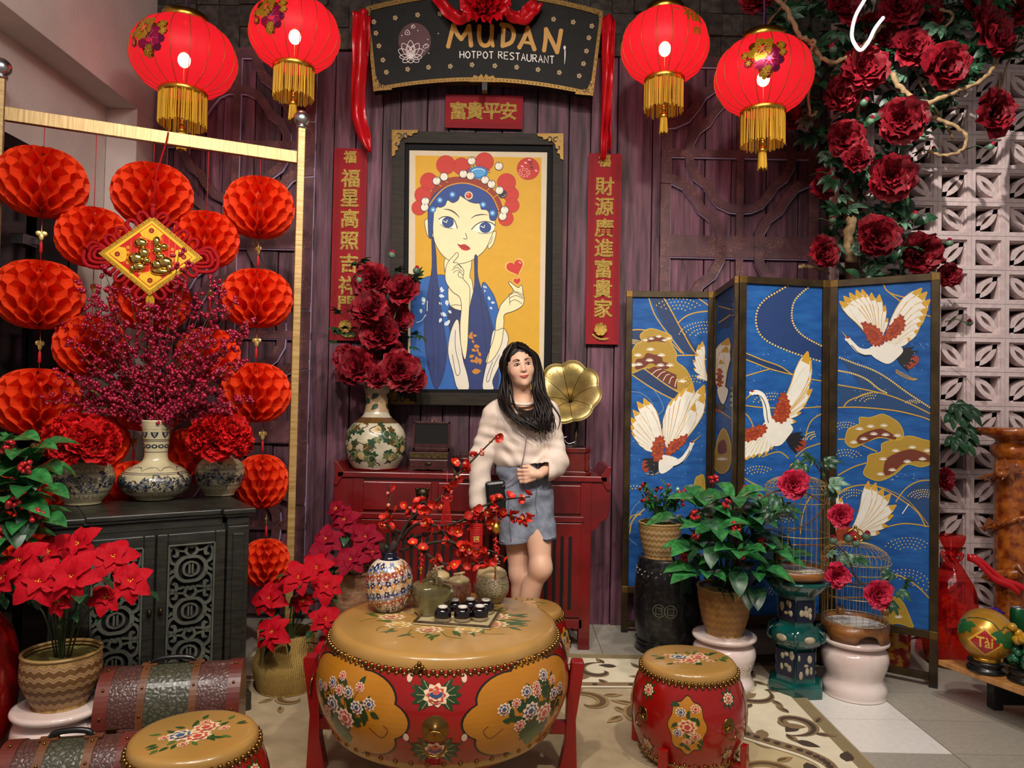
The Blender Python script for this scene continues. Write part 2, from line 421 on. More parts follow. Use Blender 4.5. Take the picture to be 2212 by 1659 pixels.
def lattice(n, xl, xr, yy):
    root = thing('lattice_panel', n, 'lattice panel', ((xl + xr) / 2, yy, 0)); cx = (xl + xr) / 2; hw = (xr - xl) / 2
    segs = [('bar', [(xl + .03, .05), (xl + .03, 3.37)], .06), ('bar', [(xr - .03, .05), (xr - .03, 3.37)], .06), ('bar', [(cx, .05), (cx, 3.37)], .042),
            ('rail', [(xl, 3.35), (xr, 3.35)], .06), ('rail', [(xl, 2.8), (xr, 2.8)], .045), ('rail', [(xl, 2.245), (xr, 2.245)], .13),
            ('rail', [(xl, 1.67), (xr, 1.67)], .045), ('rail', [(xl, 1.10), (xr, 1.10)], .13), ('rail', [(xl, .55), (xr, .55)], .045), ('rail', [(xl, .07), (xr, .07)], .06)]
    for z in (2.8, 1.67, .55):
        for q in ogee(cx, z, .305, .33, ((1, 1), (1, -1), (-1, 1), (-1, -1))): segs.append(('scroll', q, .05))
    for z in (2.245, 1.10):
        for q in ogee(xl, z, .36, .4, ((1, 1), (1, -1))) + ogee(xr, z, .36, .4, ((-1, 1), (-1, -1))): segs.append(('scroll', q, .055))
    for z in (3.37,):
        for q in ogee(xl, z, .36, .4, ((1, -1),)) + ogee(xr, z, .36, .4, ((-1, -1),)): segs.append(('scroll', q, .055))
    for i, (nm, pts, w) in enumerate(segs):
        pts = [(a - cx, b_) for a, b_ in pts]; d = .00035 * i
        a = MB(); strip(a, pts, w, -.022 - d, 0); o = a.build(nm, m_lat, root)
        a = MB(); strip(a, [(p + .003, q - .006) for p, q in pts], w, -.014 - d, -.001); a.build('edge', m_lip, o)
lattice('brown gold-flecked lattice on the wall behind the paper ball rack', -2.14, -1.20, YB - .014)
lattice('brown gold-flecked lattice on the wall above the folding screen', .86, 1.80, YB - .014)
# left wall, bulkhead, pillar, glass door
m_white = mat('white_wall_paint', '#c9bfb7', '#d6ccc4', rough=.8, scale=3, bump=.15, bscale=40)
XL, XB, YP, ZB = -2.35, -2.175, 4.2, 2.935
o = MB().box(XL - .1, .2, 0, XL, YP, ZB).build('wall_left', m_white); structure(o)
o = MB().box(XL - .1, .2, ZB, XB, YB + .02, 3.85).build('wall_left_bulkhead', m_white, bevel=.004); structure(o)
o = MB().box(XL, YP, 0, XB, YB + .02, ZB).build('wall_left_pillar', m_white, bevel=.004); structure(o)
m_blk = mat('black_metal', '#0b0b0d', rough=.35, coat=.3)
m_glass = mat('dark_glass', '#14181a', rough=.06, coat=1)
m_steel = mat('brushed_steel', '#b9bcc0', rough=.3, metal=1)
dz = 2.47
d = MB(); yd = 3.89
d.box(XL + .001, yd - .07, 0, XL + .05, yd, dz); d.box(XL + .001, 2.4, dz - .07, XL + .05, yd - .07, dz)
door = d.build('door_1', m_blk, bevel=.003); structure(door)
MB().box(XL + .002, 3.55, 0.0, XL + .045, yd - .08, dz - .08).build('frame', m_blk, door)
MB().box(XL + .004, 2.45, .02, XL + .02, 3.54, dz - .08).build('pane', m_glass, door)
for z in (2.02, 1.33):
    MB().cbox((XL + .035, 3.50, z), (.035, .10, .05)).cbox((XL + .06, 3.53, z), (.02, .03, .03)).build('hinge', m_steel, door, bevel=.003)
# breeze-block wall
YW = 4.2; BW = .19
wr = MB().box(1.80, YW + .03, 0, 3.4, YW + .06, 3.8).build('wall_right_screen', mat('breeze_back', '#5a4648', rough=.9)); structure(wr)
m_bz = mat('breeze_block_white', '#c6aeac', '#d6c2be', rough=.75, scale=30, bump=.2, bscale=120)
def breeze():
    h = BW / 2 - .001; t = .021; q = h - t; mb = MB(); d = .085
    mb.prism([(-h, -h), (h, -h), (h, h), (-h, h)], 0, d, holes=[[(-q, -q), (q, -q), (q, q), (-q, q)]])
    # stepped inner frame
    q2 = q - .007
    mb.prism([(-q, -q), (q, -q), (q, q), (-q, q)], .0, d - .016, holes=[[(-q2, -q2), (q2, -q2), (q2, q2), (-q2, q2)]])
    n = 8; Rr = 2 * q2 * .98
    for s in (1, -1):            # two arcs bounding a leaf-shaped opening on the diagonal
        cx, cy = -q2 * s, q2 * s
        out = [(cx + s * Rr * math.cos(a), cy - s * Rr * math.sin(a)) for a in [R(90) * i / n for i in range(n + 1)]]
        inn = [(cx + s * (Rr - .026) * math.cos(a), cy - s * (Rr - .026) * math.sin(a)) for a in [R(90) * i / n for i in range(n + 1)]]
        mb.prism(out + inn[::-1], .004, d - .018)
    return mb
bm_ = breeze(); me_b = ME(bm_, 'brick', m_bz)
for i in range(8):
    for j in range(20):
        x = 1.885 + i * BW; z = .095 + j * BW
        obj('brick', me_b, wr, T(x, YW, z) @ RX(R(90)) @ (SCL(-1, 1, 1) if False else Matrix.Identity(4)) @ RZ(R(90) * ((i + j) % 2)))
# rug
RZ0 = .012
m_rug = mat('rug_beige', '#a08a62', '#b39c74', rough=.95, scale=12, bump=.5, bscale=400, sheen=.3)
rug = thing('rug', 'beige carved rug with brown scrollwork border under the drum table', 'rug', (0.02, 2.6, 0))
MB().box(-1.30, -1.3, 0.001, 1.32, 1.25, RZ0).build('pile', m_rug, rug, bevel=.004)
P = Paint(lambda u, v, o: (u, v, RZ0 + o), .0007, .0006)
CR, TB, DB, MBR = '#d6cbb0', '#857654', '#43342a', '#7f6748'
P.poly([(1.27, 1.3), (1.33, 1.3), (1.33, 3.84), (-1.27, 3.84), (-1.27, 3.78), (1.27, 3.78)], TB, 1)
P.poly([(.98, 1.3), (1.27, 1.3), (1.27, 3.78), (-1.27, 3.78), (-1.27, 3.42), (.98, 3.42)], CR, 1)
r5 = rng(8)
def scroll(x, y, s, ang, flip, c1, c2):
    pts = []
    for i in range(16):
        t = i / 15; a = ang + flip * t * 5.2; rr = s * (1 - .82 * t); pts.append((x + rr * math.cos(a), y + rr * math.sin(a)))
    P.line(pts, s * .44, c1, 3, 2, taper=True); P.line(pts, s * .2, c2, 4, 2, taper=True)
    for k in range(4):
        a = ang + flip * k * 1.1; P.leaf(x + s * .9 * math.cos(a), y + s * .9 * math.sin(a), a + flip * .7, s * .7, s * .3, c1, 3)
        P.leaf(x + s * .95 * math.cos(a), y + s * .95 * math.sin(a), a + flip * .7, s * .45, s * .12, c2, 4)
# chain line between field and border
ch = [(.98, 1.3), (.98, 2.2), (1.02, 2.45), (1.16, 2.66), (1.14, 2.78), (1.0, 2.9), (.88, 3.02), (.86, 3.2), (.86, 3.42), (.2, 3.42), (-1.27, 3.42)]
P.poly([(.6, 2.2)] + [(a, b_) for a, b_ in ch[1:9]] + [(.6, 3.42)], '#b9a67e', 1)
P.line(ch, .055, MBR, 4, 5); P.line([(a - .03, b_ - .03) for a, b_ in ch], .02, CR, 5, 5)
for i, p in enumerate(catmull(ch, 14)):
    if i % 3 == 0: P.ell(p.x, p.y, .014, .014, DB, 6, 6)
for i, (x, y) in enumerate([(1.13, 1.5), (1.12, 1.85), (1.14, 2.2), (1.16, 3.05), (1.08, 3.35), (1.15, 3.62), (.75, 3.6), (.45, 3.6), (.12, 3.6), (-.25, 3.6), (-.6, 3.6), (-.95, 3.6)]):
    scroll(x, y, .12, r5.uniform(0, 6), 1 if i % 2 else -1, MBR, DB)
for i in range(22):
    P.leaf(r5.uniform(1.0, 1.25), r5.uniform(1.4, 3.7), r5.uniform(0, 6.3), .09, .05, DB if i % 2 else MBR, 3)
    P.leaf(r5.uniform(-1.2, 1.2), r5.uniform(3.48, 3.74), r5.uniform(0, 6.3), .09, .05, DB if i % 2 else MBR, 3)
for x, y, s, a, f in [(.85, 2.35, .16, .4, 1), (.95, 2.62, .12, 3.4, -1), (.62, 2.2, .13, 1.4, 1), (.35, 3.22, .13, 3.0, -1), (.62, 3.1, .15, 1.0, 1), (-.05, 3.2, .11, 0, 1), (-.95, 2.1, .14, 2, 1), (-.55, 1.95, .12, 4, -1), (-.9, 3.2, .1, 1, 1)]:
    scroll(x, y, s, a, f, '#8f744c', '#5d4528')
o = P.build('pattern', paint_mat('rug_dye', .95, 0, 0, .3), rug, loc=(0.02, 2.6, 0)); o['kind'] = 'stuff'
# ================================================================ SILK LANTERNS
m_silk = mat('lit_red_silk', '#d81c2a', rough=.5, trans=.5, emit='#ff3448', es=.28)
nt = m_silk.node_tree; mo = nt.nodes['Material Output']; s0 = mo.inputs[0].links[0].from_socket
tp = nt.nodes.new('ShaderNodeBsdfTransparent'); tp.inputs[0].default_value = (1, .35, .3, 1); mxs = nt.nodes.new('ShaderNodeMixShader'); mxs.inputs[0].default_value = .16
nt.links.new(s0, mxs.inputs[1]); nt.links.new(tp.outputs[0], mxs.inputs[2]); nt.links.new(mxs.outputs[0], mo.inputs[0])
m_gold = mat('polished_gold', '#d9a441', rough=.28, metal=1, bump=.1, scale=40)
m_goldrib = mat('gold_rib', '#a8641c', rough=.4, metal=.6)
m_fringe = mat('yellow_fringe', '#e2ae1c', '#b08410', rough=.6, scale=60, stretch=(1, 1, .05))
m_bulb = mat('lit_bulb', '#ffffff', emit='#ffe9d2', es=30)
m_thread = mat('red_thread', '#b3121a', rough=.7)
m_prg = mat('gold_print', '#b98a1e', rough=.35, metal=.5); m_prm = mat('magenta_print', '#a3124f', rough=.4)
m_wire = mat('grey_wire', '#7d7a74', rough=.5)
def lantern_sphere(u, v, r, h, off=0):
    th = (v - .5) * PI * .86; a = u * 2 * PI
    gor = 1 - .018 * abs(math.sin(a * 9)) * math.cos(th); rr = r * math.cos(th) ** .8 * gor + off
    return (rr * math.cos(a), rr * math.sin(a), h * math.sin(th) / math.sin(PI * .43))
def make_lantern(px, py, D, rpx, hpx, label, side):
    c = W(px, py, D); s = D / F; r = rpx * s; h = hpx * s; top = 3.85
    t = thing('silk_lantern', label, 'lantern', c, R(20 + side * 14), 'lit red silk lanterns under the ceiling')
    MB().grid(lambda u, v: lantern_sphere(u, v, r, h), 72, 24, True).build('shade', m_silk, t)
    for k in range(18):
        a = 2 * PI * k / 18
        MB().tube([lantern_sphere(a / 2 / PI, j / 14, r, h, .001) for j in range(15)], .0018, 4).build('rib', m_goldrib, t)
    rr = r * .43; zt = h * .99
    MB().lathe([(rr * .9, zt - .012), (rr * 1.02, zt), (rr, zt + .034), (rr * .8, zt + .038), (rr * .8, zt + .014), (rr * .2, zt + .012), (0, zt + .05)], 32).build('top_cap', m_gold, t)
    zb = -h * .97
    MB().lathe([(rr * 1.0, zb + .014), (rr * 1.08, zb), (rr * 1.05, zb - .022), (rr * .98, zb - .024), (rr * .95, zb)], 32).build('bottom_cap', m_gold, t)
    fr = MB(); rg = rng(px); fl_ = h * .86
    for k in range(90):
        a = 2 * PI * k / 90 + rg.uniform(-.02, .02); q = rr * rg.uniform(.97, 1.04); l = fl_ * rg.uniform(.95, 1.05); a2 = a + rg.uniform(-.04, .04)
        fr.tube([(q * math.cos(a), q * math.sin(a), zb - .015), (q * 1.01 * math.cos(a2), q * 1.01 * math.sin(a2), zb - .015 - l)], .0037, 3, False)
    fr.build('fringe', m_fringe, t, kind='stuff')
    z0 = zb - fl_ * 1.0
    ts = MB().tube([(0, 0, -h * .2), (0, 0, z0)], .002, 4).ell((0, 0, z0), (.014, .014, .018), 12, 8).lathe([(.006, z0 - .012), (.02, z0 - .03), (.022, z0 - .05), (.018, z0 - .052)], 12)
    ts.build('tassel_bead', m_gold, t)
    tt = MB()
    for k in range(26):
        a = 2 * PI * k / 26; l = h * .52 * rg.uniform(.9, 1.06)
        tt.tube([(.016 * math.cos(a), .016 * math.sin(a), z0 - .04), (.021 * math.cos(a + .1), .021 * math.sin(a + .1), z0 - .04 - l)], .003, 3, False)
    tt.build('tassel', m_fringe, t, kind='stuff')
    MB().ell((0, 0, -.01), (.031, .031, .038), 16, 10).build('bulb', m_bulb, t)
    MB().lathe([(.02, .03), (.02, .08), (.004, .085)], 12).tube([(0, 0, .08), (0, 0, zt + .05)], .003, 5).build('bulb_socket', m_gold, t)
    MB().tube([(0, 0, zt + .04), (.004, 0, (zt + top - c.z) / 2), (0, 0, top - c.z)], .004, 5).build('cord', mat('twisted_blue_red_cord', '#5a2a6a', rough=.5), t)
    # printed peonies on the silk
    P = Paint(lambda u, v, o: lantern_sphere(u, v, r, h, o + .0015), .0008, .001, maxlen=.03); P.ax = .5
    if side != 2:
        u0 = (R(-110) - R(20 + side * 14)) / (2 * PI) % 1
        for (du, dv, q, c_) in [(0, .07, .06, '#c8951f'), (.03, -.04, .06, '#a5134c'), (.015, -.15, .03, '#b9861c'), (-.075, .03, .018, '#b9861c'), (-.06, -.05, .02, '#9c1a30'), (.085, .1, .022, '#c8951f'), (.09, .03, .018, '#c8951f')]:
            X, Y = u0 + du * .7, .5 + dv; q *= 1.9
            for k in range(14): a = 2 * PI * k / 14; d = q * (.55 if k % 2 else .8); P.poly([(X + .35 * d * (math.cos(a) + .5 * math.cos(b)), Y + d * (math.sin(a) + .5 * math.sin(b))) for b in [PI * j / 4 for j in range(8)]], c_ if k % 3 else ('#7a3410' if c_ != '#a5134c' else '#6a0c3a'), 1 + k % 3)
            for k in range(6): a = 1 + k * PI / 3; P.line([(X, Y), (X + .25 * q * math.cos(a), Y + .7 * q * math.sin(a))], .008, '#e0b040' if c_ != '#a5134c' else '#c8417c', 5, 0)
    else:
        u0 = (R(-62) - R(20 + side * 14)) / (2 * PI) % 1
        for ch_, du, dv, sz in (('福', 0, .16, .2), ('富', -.06, .2, .07), ('貴', .012, -.02, .08)):
            me = text_mesh(ch_, sz, .004); P.mb.cc = hx('#b98a1e')
            for p in me.polygons:
                q = [me.vertices[i].co for i in p.vertices]
                for i in range(1, len(q) - 1): P._tri(*[V((u0 + du + a.x * .42, .5 + dv + a.y * 1.0, 0)) for a in (q[0], q[i], q[i + 1])], .002)
    P.build('print', paint_mat('lantern_print', .3, 0, .5), t, kind='stuff')
    MB().lathe([(rr * .5, 0), (rr * .5, .02), (0, .02)], 16).build('ceiling_hook', m_gold, t, loc=(0, 0, top - c.z - .02))
    return t
L4 = [(398, 126, 3.72, 110, 78, 'lit red silk lantern with long gold fringe above the paper ball rack', 0),
      (637, 76, 3.78, 97, 73, 'lit red silk lantern between the white wall lantern and the restaurant sign', 1),
      (1436, 102, 3.78, 95, 74, 'lit red silk lantern printed with a gold character right of the restaurant sign', 2),
      (1649, 166, 3.6, 104, 79, 'lit red silk lantern with peony print hanging beside the rose vines', 3)]
for a in L4: make_lantern(*a)

# ================================================================ RACK WITH PAPER BALLS
m_brass = mat('brushed_brass_wood', '#9a7a45', '#b99a62', rough=.38, metal=.25, scale=6, stretch=(1, 1, 14), bump=.08)
m_brassx = mat('brushed_brass_rail', '#9a7a45', '#b99a62', rough=.38, metal=.25, scale=6, stretch=(14, 1, 1), bump=.08)
PA, PB = W(6, 246, 3.19), W(640, 340, 3.70)
zb_ = (PA.z + PB.z) / 2; PA.z = PB.z = zb_
rd = (PB - PA); rl = rd.length; ra = math.atan2(rd.y, rd.x)
rack = thing('display_rack', 'tall brass-coloured rack with ball finials hung with red paper balls', 'rack', (PA.x, PA.y, 0), ra)
for i, x in enumerate((-.012, rl + .022)):
    p = MB().box(x - .018, -.018, .0, x + .018, .018, zb_ + .15).build('post', m_brass, rack, bevel=.003)
    MB().lathe([(.012, zb_ + .15), (.027, zb_ + .152), (.027, zb_ + .162), (.014, zb_ + .165)], 20, T(x, 0, 0)).ell((x, 0, zb_ + .20), .041, 20, 14).build('finial', m_steel, p)
    MB().box(x - .02, -.17, 0, x + .02, .19, .03).build('foot', m_brass, rack, bevel=.003)
MB().box(.008, -.014, zb_ - .03, rl + .002, .014, zb_ + .03).build('crossbar', m_brassx, rack, bevel=.002)
m_paper = mat('red_honeycomb_paper', '#f0481c', rough=.55, trans=.32, island=.05, spec=.3)
def honeycomb(seed=0, n=30):
    rg = rng(seed); mb = MB(); m_ = 26; nr = 3; Rr = 1.0
    # n thin leaves glued along alternating bands, so that neighbours open into diamond cells
    def prof(v):      # radius and height along a leaf
        th = (v - .5) * PI; r = math.cos(th) ** .75; z = math.sin(th) * .86
        return max(r, .02), z
    for k in range(n):
        a0 = 2 * PI * k / n; cell = 2 * PI / n / 2 * .92
        ph = PI * (k % 2); sk = rg.uniform(-.03, .03)
        def fn(u, v, a0=a0, ph=ph, sk=sk):
            r, z = prof(v); q = .32 + .68 * u
            sh = cell * math.cos(v * PI * 8 + ph); sh = max(-cell, min(cell, sh * 1.6))
            a = a0 + sh + sk * math.sin(v * 9) * u
            rr = r * q * (1 + .012 * math.sin(v * 60 + k))
            return (rr * math.cos(a), rr * math.sin(a), z * (.9 + .1 * q))
        mb.grid(fn, nr, m_, False, None, False)
    mb.ell((0, 0, 0), (.45, .45, .7), 10, 8)
    return mb
hc = [ME(honeycomb(i), 'paper_ball', m_paper) for i in range(3)]
def at_rack(px, py):
    n = V((-math.sin(ra), math.cos(ra), 0)); p = WP(px, py, V((PA.x, PA.y, 0)), n); return p
STR = [(85, [(92, 395, 90, 77), (85, 637, 88, 77), (82, 868, 87, 75), (72, 1072, 76, 66)]),
       (205, [(201, 513, 74, 67), (197, 748, 74, 68), (202, 955, 72, 62), (62, 1182, 62, 50)]),
       (330, [(330, 422, 83, 70), (326, 650, 82, 68), (322, 868, 80, 66), (286, 1050, 66, 56)]),
       (450, [(445, 518, 69, 63), (450, 765, 66, 58), (412, 985, 62, 62)]),
       (560, [(560, 449, 74, 68), (555, 645, 75, 66), (551, 848, 75, 67), (565, 1040, 56, 60), (573, 1215, 52, 52)])]
LB = {(92, 395): 'red paper ball hanging highest at the left end of the rack', (85, 637): 'red paper ball in front of the glass door, second down its string',
      (82, 868): 'red paper ball third down the string nearest the glass door', (72, 1072): 'red paper ball lowest on its string, behind the red-berried leafy plant', (201, 513): 'red paper ball left of the gold diamond ornament',
      (197, 748): 'red paper ball half behind the berry spray on its left', (202, 955): 'red paper ball behind the left red carnation bunch', (62, 1182): 'red paper ball almost hidden behind the poinsettia at the left edge',
      (330, 422): 'red paper ball directly above the gold diamond ornament', (326, 650): 'red paper ball hidden behind the gold diamond ornament', (322, 868): 'red paper ball buried behind the middle of the berry spray',
      (286, 1050): 'red paper ball behind the tall middle vase', (445, 518): 'red paper ball right of the gold diamond ornament', (450, 765): 'red paper ball half behind the berry spray on its right',
      (412, 985): 'red paper ball between the tall vase and the right small vase', (560, 449): 'topmost red paper ball next to the right rack post', (555, 645): 'second red paper ball down beside the right rack post',
      (551, 848): 'third red paper ball down beside the right rack post', (565, 1040): 'red paper ball beside the right end of the cabinet top', (573, 1215): 'lowest red paper ball, right of the cabinet above the seagrass basket'}
m_medal = mat('gold_medallion', '#cdb26a', rough=.35, metal=.7)
for sx, balls in STR:
    prev = None
    for i, (px, py, rx, ry) in enumerate(balls):
        c = at_rack(px, py); s = c.y / F
        t = thing('paper_ball', LB[(px, py)], 'paper ball', c, rng(px + py).uniform(0, 6), 'red honeycomb paper balls on the rack')
        obj('honeycomb', hc[(i + sx) % 3], t, SCL(rx * s, rx * s, ry * s * 1.12))
        zt = ry * s * .97; up = (zb_ - .03 - c.z) if i == 0 else (at_rack(balls[i - 1][0], balls[i - 1][1]).z - balls[i - 1][3] * s * .97 - c.z)
        if abs(px - balls[max(0, i - 1)][0]) < 45:
            MB().tube([(0, 0, zt - .02), (0, 0, up)], .0018, 5).build('string', m_thread, t)
            if i > 0 and up - zt > .04:
                zm = (zt + up) / 2 + .01
                MB().tube([(0, 0, zm + .05), (.0, 0, zm - .012)], .002, 5).ell((-.01, 0, zm + .014), (.014, .003, .012), 10, 6).ell((.01, 0, zm + .014), (.014, .003, .012), 10, 6).ell((0, 0, zm), (.011, .003, .018), 10, 6).build('medallion', m_medal, t)
                MB().lathe([(.003, zm - .02), (.006, zm - .03), (.007, zm - .07), (.002, zm - .072)], 8).build('tassel', m_thread, t)
# ---------------------------------------------------------------- diamond ornament
m_rope = mat('red_velvet_cord', '#980a14', rough=.8, spec=.2)
c = at_rack(330, 568); n_ = V((-math.sin(ra), math.cos(ra), 0)); c = c - n_ * .19; c.z += .0
kd = c.y / F; kn = thing('lucky_knot_ornament', 'gold and red diamond plaque with cord loops and gold figures hung from the rack', 'ornament', c, R(8))
hw, hh = 107 * kd, 87 * kd
KM = lambda u, v, o: (u * kd, -.008 - o, -v * kd)
MB().prism([(-hw, 0), (0, -hh), (hw, 0), (0, hh)], -.008, .008, RX(R(90))).build('plaque', mat('plaque_gold', '#c99a2c', rough=.35, metal=.3), kn, bevel=.001)
P = Paint(KM, .0003, .0003)
P.poly([(-99, 0), (0, -80), (99, 0), (0, 80)], '#b0801c', 0); P.poly([(-94, 0), (0, -76), (94, 0), (0, 76)], '#e9bd2c', 1)
P.poly([(-86, 0), (0, -70), (86, 0), (0, 70)], '#c41612', 2)
for i in range(26):
    for (ax, ay), (bx, by) in (((-103, 0), (0, -84)), ((0, -84), (103, 0)), ((103, 0), (0, 84)), ((0, 84), (-103, 0))):
        t_ = (i + .5) / 26; P.ell(ax + (bx - ax) * t_, ay + (by - ay) * t_, 1.1, 1.1, '#5a3a10', 3, 5)
for x, y in ((0, -54), (-68, 0), (68, 0), (0, 54)):
    if x: pts = [(x * 1.24, 0)] + [(x * .9 + q * .15 * (1 if x < 0 else -1), q * .82) for q in (-20,)] + [(x * .76, -14), (x * .72, -5), (x * .72, 5), (x * .76, 14), (x * .9, 17)]
    else: pts = [(0, y * 1.26), (24, y * .9), (17, y * .72), (8, y * .68), (0, y * .6), (-8, y * .68), (-17, y * .72), (-24, y * .9)]
    P.poly(pts, '#e9b92c', 4); P.ell(x, y, 7, 7, '#e9b92c', 5); P.ell(x, y, 5.6, 5.6, '#8f0e16', 6); P.line([(x - 3, y), (x + 3, y)], 1, '#c47a1c', 7, 0); P.line([(x, y - 3), (x, y + 3)], 1, '#c47a1c', 7, 0)
for i, x in enumerate(range(-60, 61, 13)):
    h_ = (1 - abs(x) / 86) * 66; P.line([(x + 6, -h_), (x + 6, h_)], .7, '#d98a2c', 4, 0)
P.build('printed_front', paint_mat('plaque_print', .35, .3), kn)
sm_ = text_mesh('福', 7.5, .12); sm_.materials.append(mat('yellow_print', '#e5a62c', rough=.4))
for x in range(-60, 61, 13):
    for y in range(-48, 49, 11):
        if abs(x) / 84 + abs(y) / 66 < .86 and not (abs(x) < 36 and abs(y) < 36): obj('printed_character', sm_, kn, T(x * kd, -.0098, -y * kd) @ RX(R(90)) @ SCL(kd))
fg = MB()
for (x, y, a, b_, d) in [(-21, -26, 15, 11, 9), (-30, 8, 17, 14, 10), (-14, -4, 13, 13, 10), (-24, 26, 15, 10, 8), (12, -30, 9, 13, 9), (26, -20, 11, 8, 9), (14, -12, 11, 10, 9), (20, 2, 12, 8, 10), (30, 14, 18, 14, 11), (14, 20, 14, 12, 10), (20, 34, 20, 8, 8), (40, 26, 8, 12, 8), (-8, 12, 10, 8, 9), (-36, 30, 7, 9, 7)]:
    fg.ell((x * kd, -.011, -y * kd), (a * kd, d * kd, b_ * kd), 14, 8)
fg.build('raised_gold_figures', mat('bright_gold', '#e6c46a', rough=.16, metal=1), kn)
lp = MB()
for sx in (-1, 1):
    for k in range(4):      # loops along the upper and lower edges
        for sy in (-1, 1):
            t_ = .12 + k * .21; bx, by = sx * 103 * t_ , sy * -84 * (1 - t_)
            nx, ny = sx * .63, -sy * .77; tx, ty = sx * .77, sy * .63
            pts = [(bx + tx * a + nx * b2, by + ty * a + ny * b2) for a, b2 in ((-7, -3), (-9, 8), (-8, 18), (0, 24), (8, 18), (9, 8), (7, -3))]
            q = [(x * kd, .0, -y * kd) for x, y in pts]; lp.tube(catmull(q, 4), .0085, 8)
    for s_, w_ in ((1.0, .009), (.66, .0085), (.38, .008)):   # nested side loops
        pts = [(sx * (88 + 0 * s_), -8), (sx * (104 + 26 * s_ * .6), -24 * s_), (sx * (104 + 34 * s_), 2), (sx * (104 + 26 * s_), 26 * s_), (sx * 98, 30 * s_), (sx * 84, 22 * s_)]
        lp.tube(catmull([(x * kd, .002, -y * kd) for x, y in pts], 5), w_, 8)
lp.build('cord_loops', m_rope, kn)
zt = zb_ + .03 - c.z
MB().tube([(0, -.0, hh - .01), (0, 0, hh + .05)], .011, 8).tube([(0, 0, hh + .05), (.0, .03, hh + .2), (0, .15, zt - .06), (0, .172, zt - .01)], .004, 6).ell((0, 0, hh + .045), (.014, .014, .012)).build('hanging_cord', m_rope, kn)
MB().box(-.018, 0, -hh - .06, .018, .004, -hh + .01).build('gold_paper_tag', mat('gold_paper', '#d9a52c', rough=.3, metal=.5), kn)

# ================================================================ SIGN, BANNERS, PAINTING
m_sign = mat('black_painted_board', '#0b0b0a', '#131210', rough=.6, spec=.25, scale=20, bump=.15)
YS = 4.22
tilt = -R(6)
def SP(px, py): p = W(px, py, YS); return p
sc0 = SP(1045, 110); sgn = thing('restaurant_sign', 'black fan-shaped sign reading MUDAN HOTPOT RESTAURANT over the painting', 'sign', sc0)
def sgm(u, v, o=0):  # px in photo -> local on sign plane (tilted forward at the top)
    p = SP(u, v) - sc0; return (p.x, -.02 - o + (p.z) * math.tan(tilt), p.z)
def arcpts(x0, x1, f, n): return [(x0 + (x1 - x0) * i / n, f(i / n)) for i in range(n + 1)]
topf = lambda t: 25 + 9 * t - 36 * math.sin(PI * t) ** .9 + 0
botf = lambda t: 198 + 10 * t - 26 * math.sin(PI * t) ** .85
out = arcpts(793, 1301, topf, 24) + arcpts(1281, 807, lambda t: botf(1 - t), 24)
def slab(mb, pts, y0, y1, f=sgm):
    P2 = [V((p[0], p[1], 0)) for p in pts]; tr = tessellate_polygon([P2]); n = len(pts)
    vs = [f(p[0], p[1], -y0) for p in pts] + [f(p[0], p[1], -y1) for p in pts]; fs = []
    for t in tr:
        a, b, c_ = (P2[i] for i in t)
        if (b - a).cross(c_ - a).z < 0: t = (t[0], t[2], t[1])
        fs.append(tuple(i + n for i in t)); fs.append((t[0], t[2], t[1]))
    area = sum(pts[i][0] * pts[(i + 1) % n][1] - pts[(i + 1) % n][0] * pts[i][1] for i in range(n))
    for i in range(n):
        j = (i + 1) % n; q = (i, j, n + j, n + i); fs.append(q if area > 0 else q[::-1])
    mb.add(vs, fs, False); return mb
slab(MB(), out, .0, .05).build('board', m_sign, sgn)
m_bronze = mat('antique_brass', '#705528', rough=.45, metal=.75, bump=.15, scale=60)
ed = MB()
def band(mb, pa, pb, y0, y1, f=sgm):
    for i in range(len(pa) - 1): slab(mb, [pa[i], pa[i + 1], pb[i + 1], pb[i]], y0, y1, f)
n = 24
band(ed, arcpts(793, 1301, topf, n), arcpts(799, 1296, lambda t: topf(t) + 9, n), -.008, .0)
band(ed, arcpts(811, 1277, lambda t: botf(t) - 8, n), arcpts(807, 1281, botf, n), -.008, .0)
band(ed, [(793, 25), (807, 198)], [(800, 32), (815, 192)], -.008, 0); band(ed, [(1301, 34), (1281, 208)], [(1294, 40), (1274, 200)], -.008, 0)
ed.build('brass_edge', m_bronze, sgn)
def fret(cx, cy, sx, sy, s, f, y0=-.01, ang=0):      # cloud corner bracket with cut-outs
    mb = MB(); pts = [(0, 0), (46, 0), (44, 5), (36, 6), (34, 11), (27, 9), (25, 14), (19, 13), (14, 19), (13, 25), (9, 27), (11, 34), (6, 36), (5, 44), (0, 46)]
    ca, sa = math.cos(ang), math.sin(ang)
    g = lambda a, b_: (cx + (sx * s * a) * ca - (sy * s * b_) * sa, cy + (sx * s * a) * sa + (sy * s * b_) * ca)
    slab(mb, [g(a, b_) for a, b_ in pts], y0, 0, f)
    return mb, g
m_dk = mat('cutout_black', '#0a0908', rough=.8)
def bracket(parent, cx, cy, sx, sy, s, f, ang=0, name='corner_bracket'):
    mb, g = fret(cx, cy, sx, sy, s, f, ang=ang); o = mb.build(name, m_bronze, parent)
    P = Paint(lambda u, v, o_: f(u, v, .0102 + o_), .0003, .0003)
    for x, y, r0, st in ((9, 24, 5, 0), (24, 9, 5, 2), (13, 12, 6, 4)):
        P.line([g(x + r0 * (1 - i / 12) * math.cos(st + i * .5), y + r0 * (1 - i / 12) * math.sin(st + i * .5)) for i in range(11)], 2.2 * s, '#14100c', 1, 2)
    P.build('cut_scroll', paint_mat('plain_paint', .6), o, kind='stuff')
